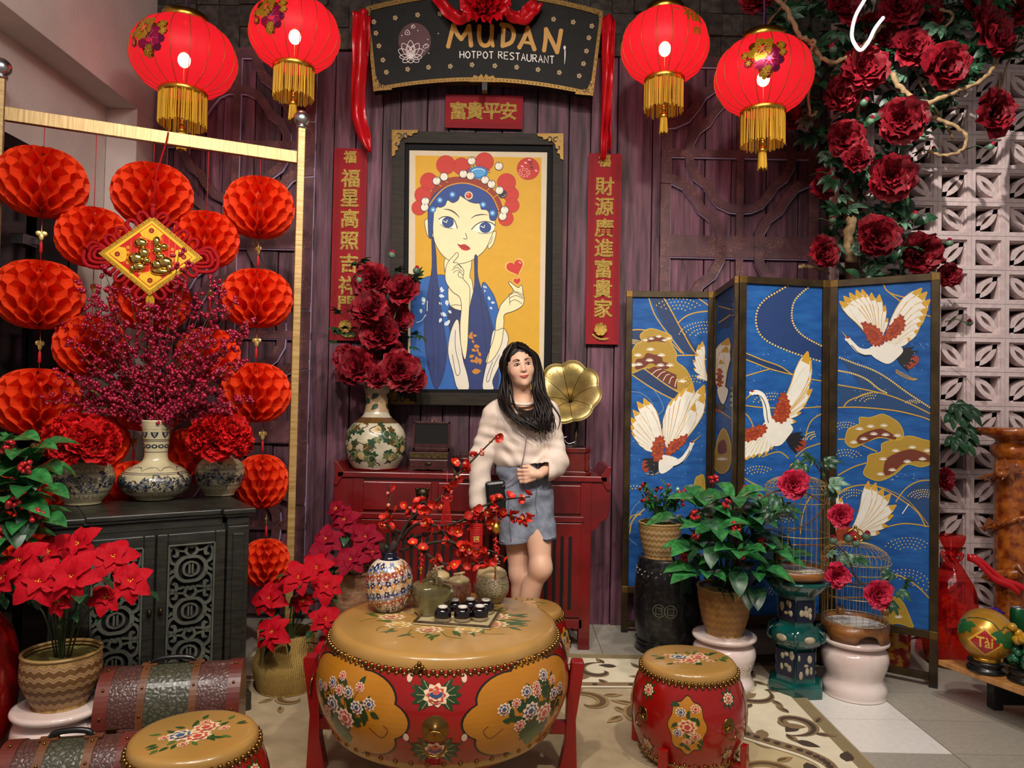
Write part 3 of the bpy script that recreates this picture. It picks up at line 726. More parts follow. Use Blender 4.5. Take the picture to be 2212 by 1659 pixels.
bracket(sgn, 808, 197, 1, -1, .85, sgm, R(-4)); bracket(sgn, 1281, 207, -1, -1, .85, sgm, R(5)); bracket(sgn, 795, 26, 1, 1, .5, sgm, R(-12)); bracket(sgn, 1300, 35, -1, 1, .5, sgm, R(14))
mb = MB(); slab(mb, [(1012, 178), (1020, 172), (1024, 164), (1034, 168), (1040, 162), (1045, 170), (1050, 162), (1056, 168), (1066, 165), (1070, 173), (1080, 179)], -.01, 0, sgm); mb.build('centre_bracket', m_bronze, sgn)
stud = ME(MB().ell((0, 0, 0), .0048, 8, 5), 'stud', mat('stud_gold', '#e0c48a', rough=.25, metal=1))
sp = []
for i in range(60):
    t_ = (i + .5) / 60; sp.append((807 + 474 * t_, botf(t_) - 4)); sp.append((795 + 504 * t_, topf(t_) + 5))
for i in range(13): t_ = (i + .5) / 13; sp += [(797 + 13 * t_, 30 + 165 * t_), (1297 - 18 * t_, 40 + 160 * t_)]
for u, v in sp: obj('stud', stud, sgn, T(V(sgm(u, v, .009))))
MB().cbox(sgm(1047, 188, -.01), (.03, .05, .045)).build('hanging_clip', m_blk, sgn)
P = Paint(sgm, .0004, .0006)
P.base = .0006
for x, y in [(810, 54), (856, 46), (904, 40), (952, 38), (814, 77), (820, 103), (828, 132), (835, 157), (881, 151), (926, 147), (973, 145), (1020, 142), (1069, 144), (1116, 147), (1162, 152), (1208, 158), (1251, 165), (1195, 49), (1237, 55), (1277, 63), (1271, 87), (1266, 114), (1260, 140)]:
    for k in range(5): P.ell(x + 3.2 * math.cos(k * 1.257), y + 3.2 * math.sin(k * 1.257), 2.3, 2.3, '#a98f5c', 1, 7)
    P.ell(x, y, 1.6, 1.6, '#4a3a20', 2, 6)
P.ell(897, 93, 35, 37, '#4a0f1a', 1, 26)
for (cx, cy, rx, ry, a) in [(888, 126, R(d_), l_, w_) for d_, l_, w_ in ((-90, 34, 7), (-122, 33, 7), (-58, 33, 7), (-150, 30, 7), (-30, 30, 7), (-178, 24, 5), (0, 24, 5), (-105, 24, 6), (-75, 24, 6), (-90, 15, 7), (150, 20, 5), (28, 20, 5), (95, 12, 7))]:
    P.line([(cx + p * math.cos(rx) - q * math.sin(rx), cy + p * math.sin(rx) + q * math.cos(rx)) for p, q in ((0, 0), (ry * .35, a), (ry * .75, a * .9), (ry, 0), (ry * .75, -a * .9), (ry * .35, -a))], 1.3, '#e8dcd8', 2, 3, closed=True)
for x, y in [(893, 63), (882, 76), (870, 82), (921, 102), (925, 90), (917, 113), (927, 118), (948, 78), (904, 72)]: P.ell(x, y, 1.3, 1.3, '#e8dcd8', 2, 6)
for pts in ([(877, 76), (882, 70), (887, 79), (878, 80)], [(915, 104), (922, 99), (927, 104), (918, 108)], [(890, 64), (895, 60), (898, 65), (892, 67)]): P.line(pts, 1.2, '#e8dcd8', 2, 3, closed=True)
G = '#c8912e'
def st(pts, w=9, c_=G): P.line(pts, w, c_, 3, 4); [P.ell(q[0], q[1], w * .55, w * .55, c_, 3, 10) for q in (pts[0], pts[-1])]
st([(969, 104), (975, 82), (981, 61)]); st([(981, 61), (989, 80), (997, 89)]); st([(997, 89), (1006, 78), (1014, 63)]); st([(1014, 63), (1016, 80), (1018, 102)])
st([(1036, 64), (1036, 90), (1044, 102), (1056, 100), (1062, 86), (1063, 64)]); st([(1062, 88), (1065, 103)], 7)
st([(1088, 62), (1087, 82), (1086, 101)]); st([(1084, 60), (1102, 64), (1110, 78), (1104, 96), (1086, 103)])
st([(1122, 106), (1133, 86), (1140, 67)]); st([(1140, 67), (1146, 88), (1154, 110)]); st([(1128, 95), (1150, 99)], 6)
st([(1175, 112), (1178, 92), (1179, 70)]); st([(1179, 70), (1191, 92), (1203, 116)]); st([(1203, 116), (1207, 96), (1211, 73)])
def let(ch_, x, y, w, h):
    G2 = {'H': [[(0, 0), (0, 1)], [(1, 0), (1, 1)], [(0, .5), (1, .5)]], 'O': [[(.5, 0), (1, .3), (1, .7), (.5, 1), (0, .7), (0, .3), (.5, 0)]], 'T': [[(0, 0), (1, 0)], [(.5, 0), (.5, 1)]],
          'P': [[(0, 1), (0, 0), (.8, .05), (.9, .3), (.7, .5), (0, .52)]], 'R': [[(0, 1), (0, 0), (.8, .05), (.9, .28), (.6, .48), (0, .5)], [(.4, .5), (1, 1)]], 'E': [[(1, 0), (0, 0), (0, 1), (1, 1)], [(0, .5), (.8, .5)]],
          'S': [[(1, .12), (.5, 0), (0, .22), (.5, .5), (1, .75), (.5, 1), (0, .88)]], 'A': [[(0, 1), (.5, 0), (1, 1)], [(.2, .62), (.8, .62)]], 'U': [[(0, 0), (0, .75), (.5, 1), (1, .75), (1, 0)]], 'N': [[(0, 1), (0, 0), (1, 1), (1, 0)]]}
    for s_ in G2[ch_]: P.line([(x + a * w, y + b_ * h + a * w * .03) for a, b_ in s_], 2.1, '#ece6de', 3, 3 if ch_ in 'OSU' else 0)
for i, ch_ in enumerate('HOTPOT'): let(ch_, 994 + i * 12.6, 114 + i * .25, 8.6, 14)
for i, ch_ in enumerate('RESTAURANT'): let(ch_, 1077 + i * 12.3, 115 + i * 1.05, 8.6, 14 + i * .15)
P.line([(1219, 103), (1220, 120), (1219, 141)], 2.6, '#e8e0d8', 3, 3, True); P.ell(1219, 107, 2.6, 4, '#e8e0d8', 3)
P.build('lettering', paint_mat('sign_paint', .5), sgn)
# red satin ribbon and rosette
m_satin = mat('red_satin', '#c4101c', rough=.3, coat=.15)
rb = thing('satin_ribbon_rosette', 'red satin rosette with swags and long tails draped over the sign', 'ribbon', SP(1045, 5))
o0 = SP(1045, 5)
def ribbon(pts, w, name, ph=0, depth=.02):
    """pts: photo px centre line with depth; w px widths"""
    k = len(pts); ctr = catmull([W(p[0], p[1], p[2]) - o0 for p in pts], 8); n_ = len(ctr); wid = [w[min(int(i / 8), k - 1)] + ((w[min(int(i / 8) + 1, k - 1)] - w[min(int(i / 8), k - 1)]) * (i % 8) / 8) for i in range(n_)]
    def fn(u, v):
        i = min(int(v * (n_ - 1)), n_ - 1); c_ = ctr[i]; t_ = ctr[min(i + 1, n_ - 1)] - ctr[max(i - 1, 0)]
        s_ = t_.cross(V((0, 1, 0))).normalized(); wv = wid[i] * 4.2 / F
        x = (u - .5) * wv; return c_ + s_ * x + V((0, depth * math.sin(u * 6.5 + v * 3 + ph) + .008 * math.sin(v * 25 + ph), 0))
    MB().grid(fn, 12, n_ - 1).build(name, m_satin, rb, solid=.002)
ribbon([(778, 22, 4.16), (776, 90, 4.15), (774, 170, 4.17), (772, 235, 4.22), (785, 290, 4.26), (800, 330, 4.3)], [34, 32, 32, 32, 30, 2], 'tail', 0)
ribbon([(790, 30, 4.15), (790, 110, 4.17), (780, 220, 4.24), (796, 300, 4.3)], [20, 14, 12, 4], 'tail', 2)
ribbon([(1314, 32, 4.16), (1313, 110, 4.15), (1311, 200, 4.18), (1305, 280, 4.27), (1302, 345, 4.33)], [26, 24, 22, 16, 12], 'tail', 1)
ribbon([(1322, 40, 4.15), (1318, 150, 4.17), (1314, 260, 4.26), (1318, 325, 4.33)], [14, 14, 12, 6], 'tail', 3)
ribbon([(940, -12, 4.12), (962, 14, 4.1), (988, 34, 4.09), (1010, 30, 4.08), (1020, 10, 4.08)], [22, 26, 30, 26, 16], 'swag', 0)
ribbon([(1085, 14, 4.08), (1105, 30, 4.08), (1130, 36, 4.09), (1150, 18, 4.1), (1164, 4, 4.12)], [14, 26, 32, 34, 22], 'swag', 1)
rs = MB(); rgx = rng(3); cr_ = W(1050, 14, 4.06) - o0
def petal(mb, L, w, tilt_, az, cup=.3, ruf=.08, nu=5, nv=5, M=None, base=0.0, ph=0, curl=0.0, notch=0):
    def fn(u, v):
        x = (u - .5) * 2; y = v; wv = w * math.sin(PI * (.1 + .74 * y)) ** .7
        zz = cup * L * y * y + .35 * w * x * x * (1 - y * .4) + ruf * L * math.sin(x * 5 + ph) * y * y - curl * L * max(0, y - .6) ** 2 * 3
        return V((x * wv, base + L * y * (1 - notch * (1 - abs(x)) * (y > .95)), zz))
    MM = (M or Matrix.Identity(4)) @ RZ(az) @ RX(tilt_)
    mb.grid(fn, nu, nv, False, MM)
for ring, (nn, L_, tl) in enumerate([(11, .145, 12), (10, .12, 35), (8, .095, 55), (6, .07, 72)]):
    for k in range(nn): petal(rs, L_, .055, R(tl + rgx.uniform(-8, 8)), 2 * PI * k / nn + ring * .3, .1, .16, 6, 5, T(cr_) @ RX(R(82)), ph=rgx.uniform(0, 6))
petal(rs, .10, .05, R(30), PI, .1, .2, 6, 5, T(cr_ + V((0, 0, -.04))) @ RX(R(60)))
rs.build('rosette', m_satin, rb)
# couplets
m_red = mat('red_velvet_paper', '#8f0a1a', rough=.7, spec=.3); m_char = mat('gold_glitter', '#c08a24', '#ffe88a', rough=.3, metal=.45, bump=.9, scale=260, lo=.4, hi=.6)
YC = YB - .035
def plaque(name, label, cat, x0, y0, x1, y1, chars, group=None, slant=(0, 0)):
    # corner photo coordinates of the flat sheet; slant = bottom shift
    c_ = W((x0 + x1) / 2, (y0 + y1) / 2, YC); s = YC / F
    w = (x1 - x0) * s; h = (y1 - y0) * s
    t = thing(name, label, cat, c_, 0, group)
    MB().cbox((0, 0, 0), (w, .004, h)).build('sheet', m_red, t)
    P = Paint(lambda u, v, o: (u, -.0024 - o, v), .0003, .0003); D_ = '#5f0612'; E_ = '#b01226'; rg_ = rng(int(x0))
    b_ = min(w, h) * .0
    for k in range(2):
        e = .008 + k * .006; P.line([(-w / 2 + e, -h / 2 + e), (w / 2 - e, -h / 2 + e), (w / 2 - e, h / 2 - e), (-w / 2 + e, h / 2 - e)], .0016, D_, 1, 0, closed=True)
    vert = h > w
    L_ = h if vert else w; S_ = w if vert else h
    k = 0
    while k * .017 < L_ - .05:       # meander cut-work along both long sides
        a = -L_ / 2 + .03 + k * .017
        for sd in (-1, 1):
            for q in range(2):
                b2 = sd * (S_ / 2 - .018 - q * .011 - rg_.uniform(0, .003)); l_ = .006 + rg_.uniform(0, .004)
                pts = [(b2 - l_ / 2, a), (b2 + l_ / 2, a), (b2 + l_ / 2, a + .009), (b2 - l_ * .1, a + .009), (b2 - l_ * .1, a + .005)]
                P.line([(x, y) if vert else (y, x) for x, y in pts], .0017, D_ if q else '#4a0812', 1, 0)
        k += 1
    P.build('cut_border', paint_mat('plain_paint2', .7), t)
    for ch_, px, py, sz in chars:
        p = W(px, py, YC) - c_; me = text_mesh(ch_, sz * s * 1.12, .0016, .0018) if ch_ != '*' else None
        if me is None:
            mb = MB()
            for k2 in range(7): petal(mb, sz * s * .5, sz * s * .2, R(25), 2 * PI * k2 / 7, .2, .1, 4, 3, T(p + V((0, -.003, 0))) @ RX(R(90)))
            mb.tube(catmull([p + V((-.5 * sz * s, -.004, -.3 * sz * s)), p + V((0, -.006, -.62 * sz * s)), p + V((.65 * sz * s, -.004, -.55 * sz * s))], 5), [.003] + [.008] * 8 + [.002] * 2, 6)
            mb.build('gold_flower', m_char, t); continue
        pass
        n0 = len(me.vertices); co = np.empty(n0 * 3); me.vertices.foreach_get('co', co); co = co.reshape(-1, 3); q_ = MB()
        for i_, (dx, dy) in enumerate(((0, 0), (.0014, .0004), (-.0014, -.0003), (.0003, .0013), (0, -.0013))):
            q_.add([(a[0] + dx, a[1] + dy, a[2] + i_ * .00012) for a in co], [tuple(p_.vertices) for p_ in me.polygons], False)
        q_.build('gold_character', m_char, t).matrix_basis = T(p.x, -.0045, p.z) @ RX(R(90))
    return t
# follow the camera's tilt: the sheets hang plumb, so their centres come from mid-height
plaque('red_couplet', 'red vertical couplet left of the painting reading 福星高照吉祥門', 'couplet', 717, 318, 789, 737,
       [('福', 757, 342, 25), ('福', 758, 389, 38), ('星', 756, 431, 38), ('高', 756, 476, 38), ('照', 755, 523, 38), ('吉', 754, 572, 38), ('祥', 752, 620, 38), ('門', 749, 661, 38), ('*', 748, 706, 34)], 'red and gold New Year sheets')
plaque('red_couplet', 'red vertical couplet right of the painting reading 財源廣進富貴家', 'couplet', 1268, 329, 1340, 745,
       [('福', 1306, 350, 25), ('財', 1306, 406, 38), ('源', 1305, 450, 38), ('廣', 1305, 496, 38), ('進', 1304, 539, 38), ('富', 1303, 584, 38), ('貴', 1302, 627, 38), ('家', 1302, 670, 38), ('*', 1296, 712, 34)], 'red and gold New Year sheets')
plaque('red_banner', 'red horizontal banner below the sign reading 富貴平安', 'banner', 961, 205, 1130, 278,
       [('富', 990, 243, 36), ('貴', 1026, 243, 36), ('平', 1062, 243, 36), ('安', 1098, 244, 36)], 'red and gold New Year sheets')
# ================================================================ PAINTING OF THE OPERA GIRL
YA = 4.33
m_frame = mat('dark_bronze_wood', '#1e1711', '#2c231a', rough=.6, spec=.25, scale=8, stretch=(1, 1, 8), bump=.1)
m_inner = mat('black_inner_frame', '#0b0c0e', rough=.7, spec=.2)
gA = lambda x, y: (840 + x / 2.675, 280 + y / 2.675)
c0 = W(1030, 585, YA); pt = thing('framed_painting', 'large framed painting of a blue-haired opera girl on yellow behind the woman', 'painting', c0)
def am(u, v, o=0): p = W(*gA(u, v), YA) - c0; return (p.x, -o, p.z)
OUT = [(25, 18), (1005, 38), (996, 1600), (8, 1588)]; MID = [(98, 88), (945, 100), (938, 1525), (82, 1518)]; INN = [(120, 121), (915, 133), (893, 1502), (110, 1500)]
for nm, A_, B_, y1, mt in (('frame', OUT, MID, .035, m_frame), ('inner_frame', MID, INN, .018, m_inner)):
    fr = MB()
    for i in range(4): j = (i + 1) % 4; slab(fr, [A_[i], A_[j], B_[j], B_[i]], -y1, .03, am)
    fr.build(nm, mt, pt, bevel=.002)
slab(MB(), INN, -.008, .025, am).build('canvas', mat('canvas_back', '#cfc3a6', rough=.8), pt)
for cx, cy, sx, sy in ((25, 18, 1, 1), (1005, 38, -1, 1), (8, 1588, 1, -1)):
    bracket(pt, cx, cy, sx, sy, 3.3, lambda u, v, o=0: am(u, v, o + .036))
P = Paint(am, .0003, .0086)
YEL, RED, NAVY, BLU, SK, LN = '#cf9c14', '#bf2a1c', '#1c2f6a', '#1d5aa6', '#ecdcae', '#1a1c30'
P.poly(INN, '#cdbda0', 0); P.poly([(155, 152), (882, 165), (866, 1500), (150, 1500)], YEL, 1)
def S(pts, c, ly, ln=3.2, sm=4, lc=LN):
    P.poly(pts, c, ly, sm)
    if ln: P.line(pts, ln, lc, ly + .5, sm, closed=True)
def pom(x, y, r): 
    P.poly([(x + (r + (2 if k % 2 else -2)) * math.cos(k * PI / 22), y + (r + (2 if k % 2 else -2)) * math.sin(k * PI / 22)) for k in range(44)], RED, 2)
    P.line([(x + r * math.cos(k * PI / 14), y + r * math.sin(k * PI / 14)) for k in range(28)], 2, '#8f1a14', 2.5, 0, closed=True)
for x, y, r in [(330, 207, 55), (420, 215, 50), (553, 188, 53), (232, 302, 50), (198, 380, 48), (175, 455, 42), (680, 310, 54), (706, 378, 45), (712, 440, 42), (676, 515, 44)]: pom(x, y, r)
P.poly([(240, 400), (250, 350), (300, 300), (380, 275), (480, 282), (560, 310), (620, 370), (655, 440), (640, 480), (600, 430), (540, 370), (440, 325), (340, 330), (275, 390), (235, 440)], '#8f2a16', 3, 4)
P.ell(516, 252, 56, 36, '#2a72b8', 4, 20); P.ell(516, 250, 44, 26, '#4a9ad0', 5, 18); P.line([(480, 245), (500, 232), (540, 232), (555, 245)], 4, '#cfe6f0', 6)
for k in range(12): a = PI * (1 + k / 11); P.line([(516 + 54 * math.cos(a), 250 + 32 * math.sin(a)), (516 + 70 * math.cos(a), 250 + 46 * math.sin(a))], 4, NAVY, 4, 0)
# hair, robe, body
S([(135, 1500), (128, 1250), (130, 1000), (150, 910), (200, 860), (300, 840), (345, 870), (370, 1000), (380, 1100), (350, 1220), (400, 1500)], BLU, 2)
S([(540, 890), (590, 930), (625, 1010), (650, 1150), (640, 1300), (640, 1500), (480, 1500), (540, 1100)], BLU, 2)
S([(250, 620), (272, 700), (280, 850), (300, 1010), (325, 1180), (335, 1290), (315, 1420), (270, 1497), (225, 1350), (205, 1150), (225, 950), (250, 800)], NAVY, 6)
S([(495, 740), (512, 740), (515, 850), (545, 950), (590, 1100), (610, 1200), (625, 1500), (430, 1500), (440, 1350), (465, 1160), (470, 1020), (495, 900)], NAVY, 5)
S([(355, 1020), (485, 1040), (490, 1120), (480, 1300), (440, 1380), (400, 1250), (350, 1150)], '#1f2a5c', 3)
S([(330, 740), (470, 740), (468, 850), (482, 880), (485, 1038), (355, 1020), (345, 870), (330, 850)], SK, 3)
S([(230, 520), (208, 530), (212, 570), (225, 615), (255, 628), (262, 560)], SK, 3); S([(610, 590), (620, 600), (605, 660), (575, 690), (580, 620)], SK, 3)
S([(262, 460), (255, 560), (262, 640), (290, 700), (330, 745), (390, 775), (440, 772), (500, 745), (560, 690), (600, 600), (615, 540), (600, 460), (540, 400), (400, 370), (300, 400)], SK, 4)
S([(228, 470), (238, 420), (270, 370), (330, 330), (400, 315), (480, 320), (550, 355), (600, 405), (628, 470), (628, 500), (610, 528), (585, 520), (578, 480), (560, 465), (535, 462), (525, 430), (500, 428), (470, 420), (450, 408), (430, 395), (412, 385), (400, 410), (370, 425), (340, 410), (325, 440), (300, 452), (280, 450), (262, 480), (258, 520), (250, 622), (232, 620), (228, 540)], '#1d3f86', 7)
P.line([(235, 440), (275, 385), (340, 330), (440, 312), (540, 345), (600, 395), (635, 470)], 7, '#c98a1c', 8)
for x, y in [(296, 410), (257, 466), (368, 378), (545, 436), (599, 485)]: P.ell(x, y, 17, 17, '#3f83c4', 8, 14); P.ell(x, y, 9, 9, '#8fc0e0', 9, 10); P.ell(x, y, 4, 4, '#e8f2f4', 10, 8)
P.ell(462, 384, 24, 24, '#d8c8a8', 8, 16); P.ell(462, 384, 17, 17, '#b8321c', 9, 14); P.ell(458, 378, 6, 5, '#e0a090', 10, 8)
for x, y in [(479, 185), (636, 215), (277, 300), (320, 276), (431, 260), (473, 270), (556, 294), (594, 319), (639, 354), (657, 375), (212, 417), (208, 452), (669, 469), (658, 504)]:
    P.ell(x, y, 25 if y > 180 else 24, 25, LN, 8.6, 18); P.ell(x, y, 21.5, 21.5, '#e8dfcc', 9, 18); P.line([(x - 4, y - 20), (x, y - 12), (x + 4, y - 20)], 3, LN, 9.5, 0); P.line([(x - 4, y + 18), (x + 14, y + 10), (x + 17, y)], 3, '#b8a888', 9.5, 3)
for a, b_ in [((565, 360), (582, 340)), ((600, 400), (640, 370)), ((330, 300), (340, 310)), ((290, 320), (305, 332))]: P.line([a, b_], 5, '#c98a1c', 6, 0)
# face
P.line([(315, 462), (350, 466), (385, 485), (410, 514)], 7, LN, 8, 4, True); P.line([(473, 518), (500, 500), (540, 493), (575, 496)], 6, LN, 8, 4, True)
P.poly([(288, 520), (310, 505), (350, 508), (380, 525), (395, 572), (370, 575), (320, 565), (300, 545)], '#f0ead6', 5, 3); P.line([(288, 522), (315, 506), (352, 508), (380, 528), (397, 574)], 5, LN, 7)
P.poly([(480, 578), (505, 550), (545, 533), (590, 540), (612, 560), (600, 590), (560, 602), (515, 595)], '#f0ead6', 5, 3); P.line([(478, 580), (505, 552), (545, 534), (590, 540), (615, 558)], 5, LN, 7)
for x, y in ((342, 538), (558, 568)): P.ell(x, y, 34, 32, '#24417e', 6, 20); P.line([(x - 26, y - 8), (x - 8, y + 2), (x - 4, y - 14)], 5, '#f0ead6', 7, 0)
P.line([(300, 548), (320, 565), (370, 575)], 2.5, LN, 7); P.line([(515, 597), (560, 604), (600, 592)], 2.5, LN, 7)
P.line([(443, 600), (450, 620), (452, 632), (440, 634), (430, 630)], 3.5, LN, 6)
P.poly([(396, 662), (415, 668), (440, 664), (472, 688), (455, 700), (430, 698), (412, 685)], '#b3261c', 6, 3); P.line([(396, 662), (430, 678), (472, 688)], 2.4, '#6a1410', 7)
P.line([(238, 560), (228, 590), (240, 600)], 2.5, LN, 5); P.line([(600, 620), (592, 650), (580, 665)], 2.5, LN, 5)
# raised hand at chin and forearm
S([(400, 716), (392, 712), (375, 730), (345, 765), (330, 800), (326, 850), (335, 890), (370, 940), (410, 970), (420, 1030), (412, 1130), (418, 1250), (440, 1330), (455, 1250), (462, 1100), (468, 980), (466, 910), (430, 862), (434, 820), (415, 790), (390, 770), (372, 770), (400, 735)], SK, 8)
for q in ([(372, 800), (400, 782), (420, 800)], [(365, 815), (395, 798), (425, 822)], [(372, 830), (400, 815), (430, 845)], [(430, 862), (405, 850), (402, 830), (412, 826)]): P.line(q, 3, LN, 9)
# second arm, hand and finger heart
S([(700, 882), (692, 888), (720, 930), (700, 955), (650, 1010), (638, 1040), (620, 1100), (608, 1200), (560, 1340), (600, 1330), (650, 1240), (665, 1120), (668, 1070), (720, 1050), (770, 1020), (782, 980), (775, 950), (770, 905), (760, 903), (745, 915)], SK, 8)
for q in ([(700, 955), (740, 940), (775, 960)], [(698, 975), (735, 960), (778, 982)], [(695, 1000), (730, 985), (770, 1008)], [(695, 950), (700, 1015)], [(720, 930), (760, 960), (780, 975)]): P.line(q, 3, LN, 9)
# white sleeves
S([(385, 1105), (405, 1110), (412, 1200), (430, 1330), (455, 1420), (462, 1500), (400, 1500), (370, 1400), (343, 1290), (355, 1180)], '#ded6c6', 9)
P.line([(385, 1160), (385, 1260), (405, 1350), (412, 1400), (400, 1422), (385, 1400), (368, 1300)], 3, LN, 10)
S([(600, 1170), (630, 1160), (665, 1150), (690, 1200), (680, 1260), (640, 1360), (600, 1450), (605, 1500), (545, 1500), (550, 1420), (580, 1290)], '#ded6c6', 7.6)
P.line([(640, 1300), (600, 1380), (580, 1450), (565, 1455), (570, 1420), (600, 1340)], 3, LN, 9)
for dx in (255, 285, 520, 555): P.line([(dx, 900), (dx - 5 + (dx > 400) * 30, 1100), (dx + 5 + (dx > 400) * 40, 1300), (dx + (dx > 400) * 20, 1420)], 2.6, '#10183c', 7)
for x, y, a, l in [(195, 968, 1.2, 38), (186, 1035, 1.5, 30), (190, 1010, -.3, 20), (290, 960, .2, 34), (305, 910, 1.6, 28), (300, 940, -.6, 26), (335, 985, 1.5, 36), (290, 1000, .6, 22), (345, 1045, .8, 26), (300, 1060, .5, 40), (320, 1130, -.5, 40), (305, 1090, 2, 30), (350, 1100, 1.9, 28), (545, 905, .5, 26), (575, 965, 1.2, 26), (590, 1000, .1, 24), (585, 1025, .9, 20), (555, 925, 1.4, 18)]: P.leaf(x, y, a, l, l * .6, '#c8d6e4', 7)
P.line([(160, 1115), (190, 1105), (215, 1070)], 4, '#c8d6e4', 7); P.line([(224, 990), (222, 1050)], 4, '#c8d6e4', 7)
for x, y, a, l in [(470, 1195, -1.1, 30), (460, 1190, .6, 36), (485, 1190, .1, 26), (482, 1215, 1.1, 24), (490, 1250, .2, 38), (510, 1265, 1.3, 26), (478, 1270, .4, 30), (520, 1285, 1.2, 30), (465, 1315, -.3, 32), (470, 1335, .2, 30), (505, 1310, 1.4, 34), (525, 1320, 1.5, 40), (480, 1400, -.1, 54), (495, 1330, .9, 30)]: P.leaf(x, y, a, l, l * .6, '#c07a24', 9)
def heart(x, y, s, a, c, ly):
    pts = [(16 * math.sin(t) ** 3, -(13 * math.cos(t) - 5 * math.cos(2 * t) - 2 * math.cos(3 * t) - math.cos(4 * t))) for t in [2 * PI * k / 26 for k in range(26)]]
    P.poly([(x + s * (p * math.cos(a) - q * math.sin(a)), y + s * (p * math.sin(a) + q * math.cos(a))) for p, q in pts], c, ly)
heart(730, 797, 3.5, -.35, '#e8c06a', 3); heart(730, 797, 3.1, -.35, '#c02618', 4); heart(741, 877, 1.6, -.1, '#e8c06a', 3); heart(741, 877, 1.35, -.1, '#c02618', 4)
P.ell(757, 770, 10, 5, '#e89080', 5, 10, .6)
P.ell(805, 229, 66, 65, '#b8261c', 3, 30)
for k in range(9): a = k * .7; P.line([(782 + 30 * math.cos(a) * .4, 252 + 22 * math.sin(a) * .4), (782 + 34 * math.cos(a + .2), 252 + 26 * math.sin(a + .2)), (782 + 30 * math.cos(a + .6), 252 + 24 * math.sin(a + .6))], 3, '#e8a89a', 4, 3)
for ch_, x, y in (('牡', 820, 196), ('丹', 824, 226)):
    me = text_mesh(ch_, 26, .3)
    P.mb.cc = hx('#1a1014')
    for p in me.polygons:
        q = [me.vertices[i].co for i in p.vertices]
        for i in range(1, len(q) - 1): P._tri(*[V((x + a.x, y - a.y, 0)) for a in (q[0], q[i + 1], q[i])], .0086 + .0016)
for x, y in ((812, 178), (850, 240), (790, 195), (770, 215)): P.ell(x, y, 9, 5, '#e8a89a', 4, 10, .4)
P.build('painted_figure', paint_mat('poster_paint', .62, 0, 0, .12, .08), pt)

# ================================================================ FOLDING SCREEN
m_scf = mat('screen_frame_metal', '#2f2416', '#4a3a22', rough=.38, metal=.55, scale=10, bump=.08)
sA, sB, sC, sD, sE = [W(x, 620, y) for x, y in ((1351, 4.27), (1546, 4.235), (1594, 3.70), (1792, 3.79), (2034, 3.50))]
pts_ = [V((p.x, p.y, 0)) for p in (sA, sB, sC, sD, sE)]
ZT, ZBm = 1.955, .262; SF = .036
scr = thing('folding_screen', 'four-panel folding screen painted with white cranes on blue', 'folding screen', (1.3, 3.9, 0))
SL = V((1.3, 3.9, 0))
def g2(x, y): return (1320 + x / 2.7649, 560 + y / 2.7649)
def g3(x, y): return (1320 + x / 2.48, 1000 + y / 2.48)
PAN = []
for i in range(4):
    a, b = pts_[i], pts_[i + 1]; d = (b - a).normalized(); L_ = (b - a).length; n = V((d.y, -d.x, 0))
    M_ = Matrix((( d.x, -n.x, 0, a.x - SL.x), (d.y, -n.y, 0, a.y - SL.y), (0, 0, 1, 0), (0, 0, 0, 1)))
    root = bpy.data.objects.new('panel', None); COL.objects.link(root); root.parent = scr; root.matrix_basis = M_; root.empty_display_size = .05
    g_ = .006
    MB().box(g_, -.014, .015, g_ + SF, .014, ZT).build('stile', m_scf, root, bevel=.002)
    MB().box(L_ - g_ - SF, -.014, .015, L_ - g_, .014, ZT).build('stile', m_scf, root, bevel=.002)
    for z0, z1 in ((ZT - SF, ZT), (ZBm - SF, ZBm), (.03, .062)): MB().box(g_ + SF, -.013, z0, L_ - g_ - SF, .013, z1).build('rail', m_scf, root, bevel=.002)
    MB().box(g_ + SF, .0, ZBm, L_ - g_ - SF, .006, ZT - SF).build('canvas', mat('blue_canvas', '#174a8c', '#245fa4', rough=.6, spec=.25, scale=9, stretch=(1, 1, 3), bump=.15, bscale=30), root)
    for x in (g_, L_ - g_ - SF):      # brass corner plates and feet
        for z in (ZT - SF, ZBm - SF):
            MB().box(x - .001, -.0155, z - .001, x + SF + .001, .0155, z + SF + .001).build('corner_plate', m_bronze, root, bevel=.003)
        MB().box(x, -.014, 0, x + SF, .014, .016).build('foot', m_blk, root)
    PAN.append((root, a, n, L_, M_))
for i, z in ((1, 1.80), (1, 1.35), (1, .5)):
    root, a, n, L_, M_ = PAN[i]
    h = MB().box(L_ - .034, -.022, z - .05, L_ + .02, -.015, z + .05)
    for q in (-.03, 0, .03): h.ell((L_ - .02, -.022, z + q), .006, 8, 5)
    h.build('hinge', m_blk, root)
def panel_paint(i, draw, name='painted_cranes'):
    root, a, n, L_, M_ = PAN[i]; inv = (T(SL) @ M_).inverted()
    def mp(u, v, o):
        q = inv @ WP(1549 + (u - 1549) * 1.5 if i == 1 else u, v, a, n); return (q.x, -.0005 - o, q.z)
    P = Paint(mp, .00045, .0004); P.jit = .0015
    def proj(x, z):
        w = (T(SL) @ M_) @ V((x, 0, z)); d = w - CAM; k = d.dot(_f); return (1106 + d.dot(_r) / k * F, 829.5 - d.dot(_u) / k * F)
    x0, x1 = .006 + SF, L_ - .006 - SF
    P.clip = [proj(x0, ZT - SF), proj(x1, ZT - SF), proj(x1, ZBm), proj(x0, ZBm)]
    draw(P); P.build(name, paint_mat('screen_paint', .6, 0, 0, .15, .1), root)
WH, GO, OLV, RB, DKB = '#e6e2d6', '#c99a2e', '#a8862a', '#9c3618', '#12305c'
def ln(P, g, pts, w=2.2, c=GO, ly=1, sm=5): P.line([g(*p) for p in pts], w * 1.15, c, ly, sm)
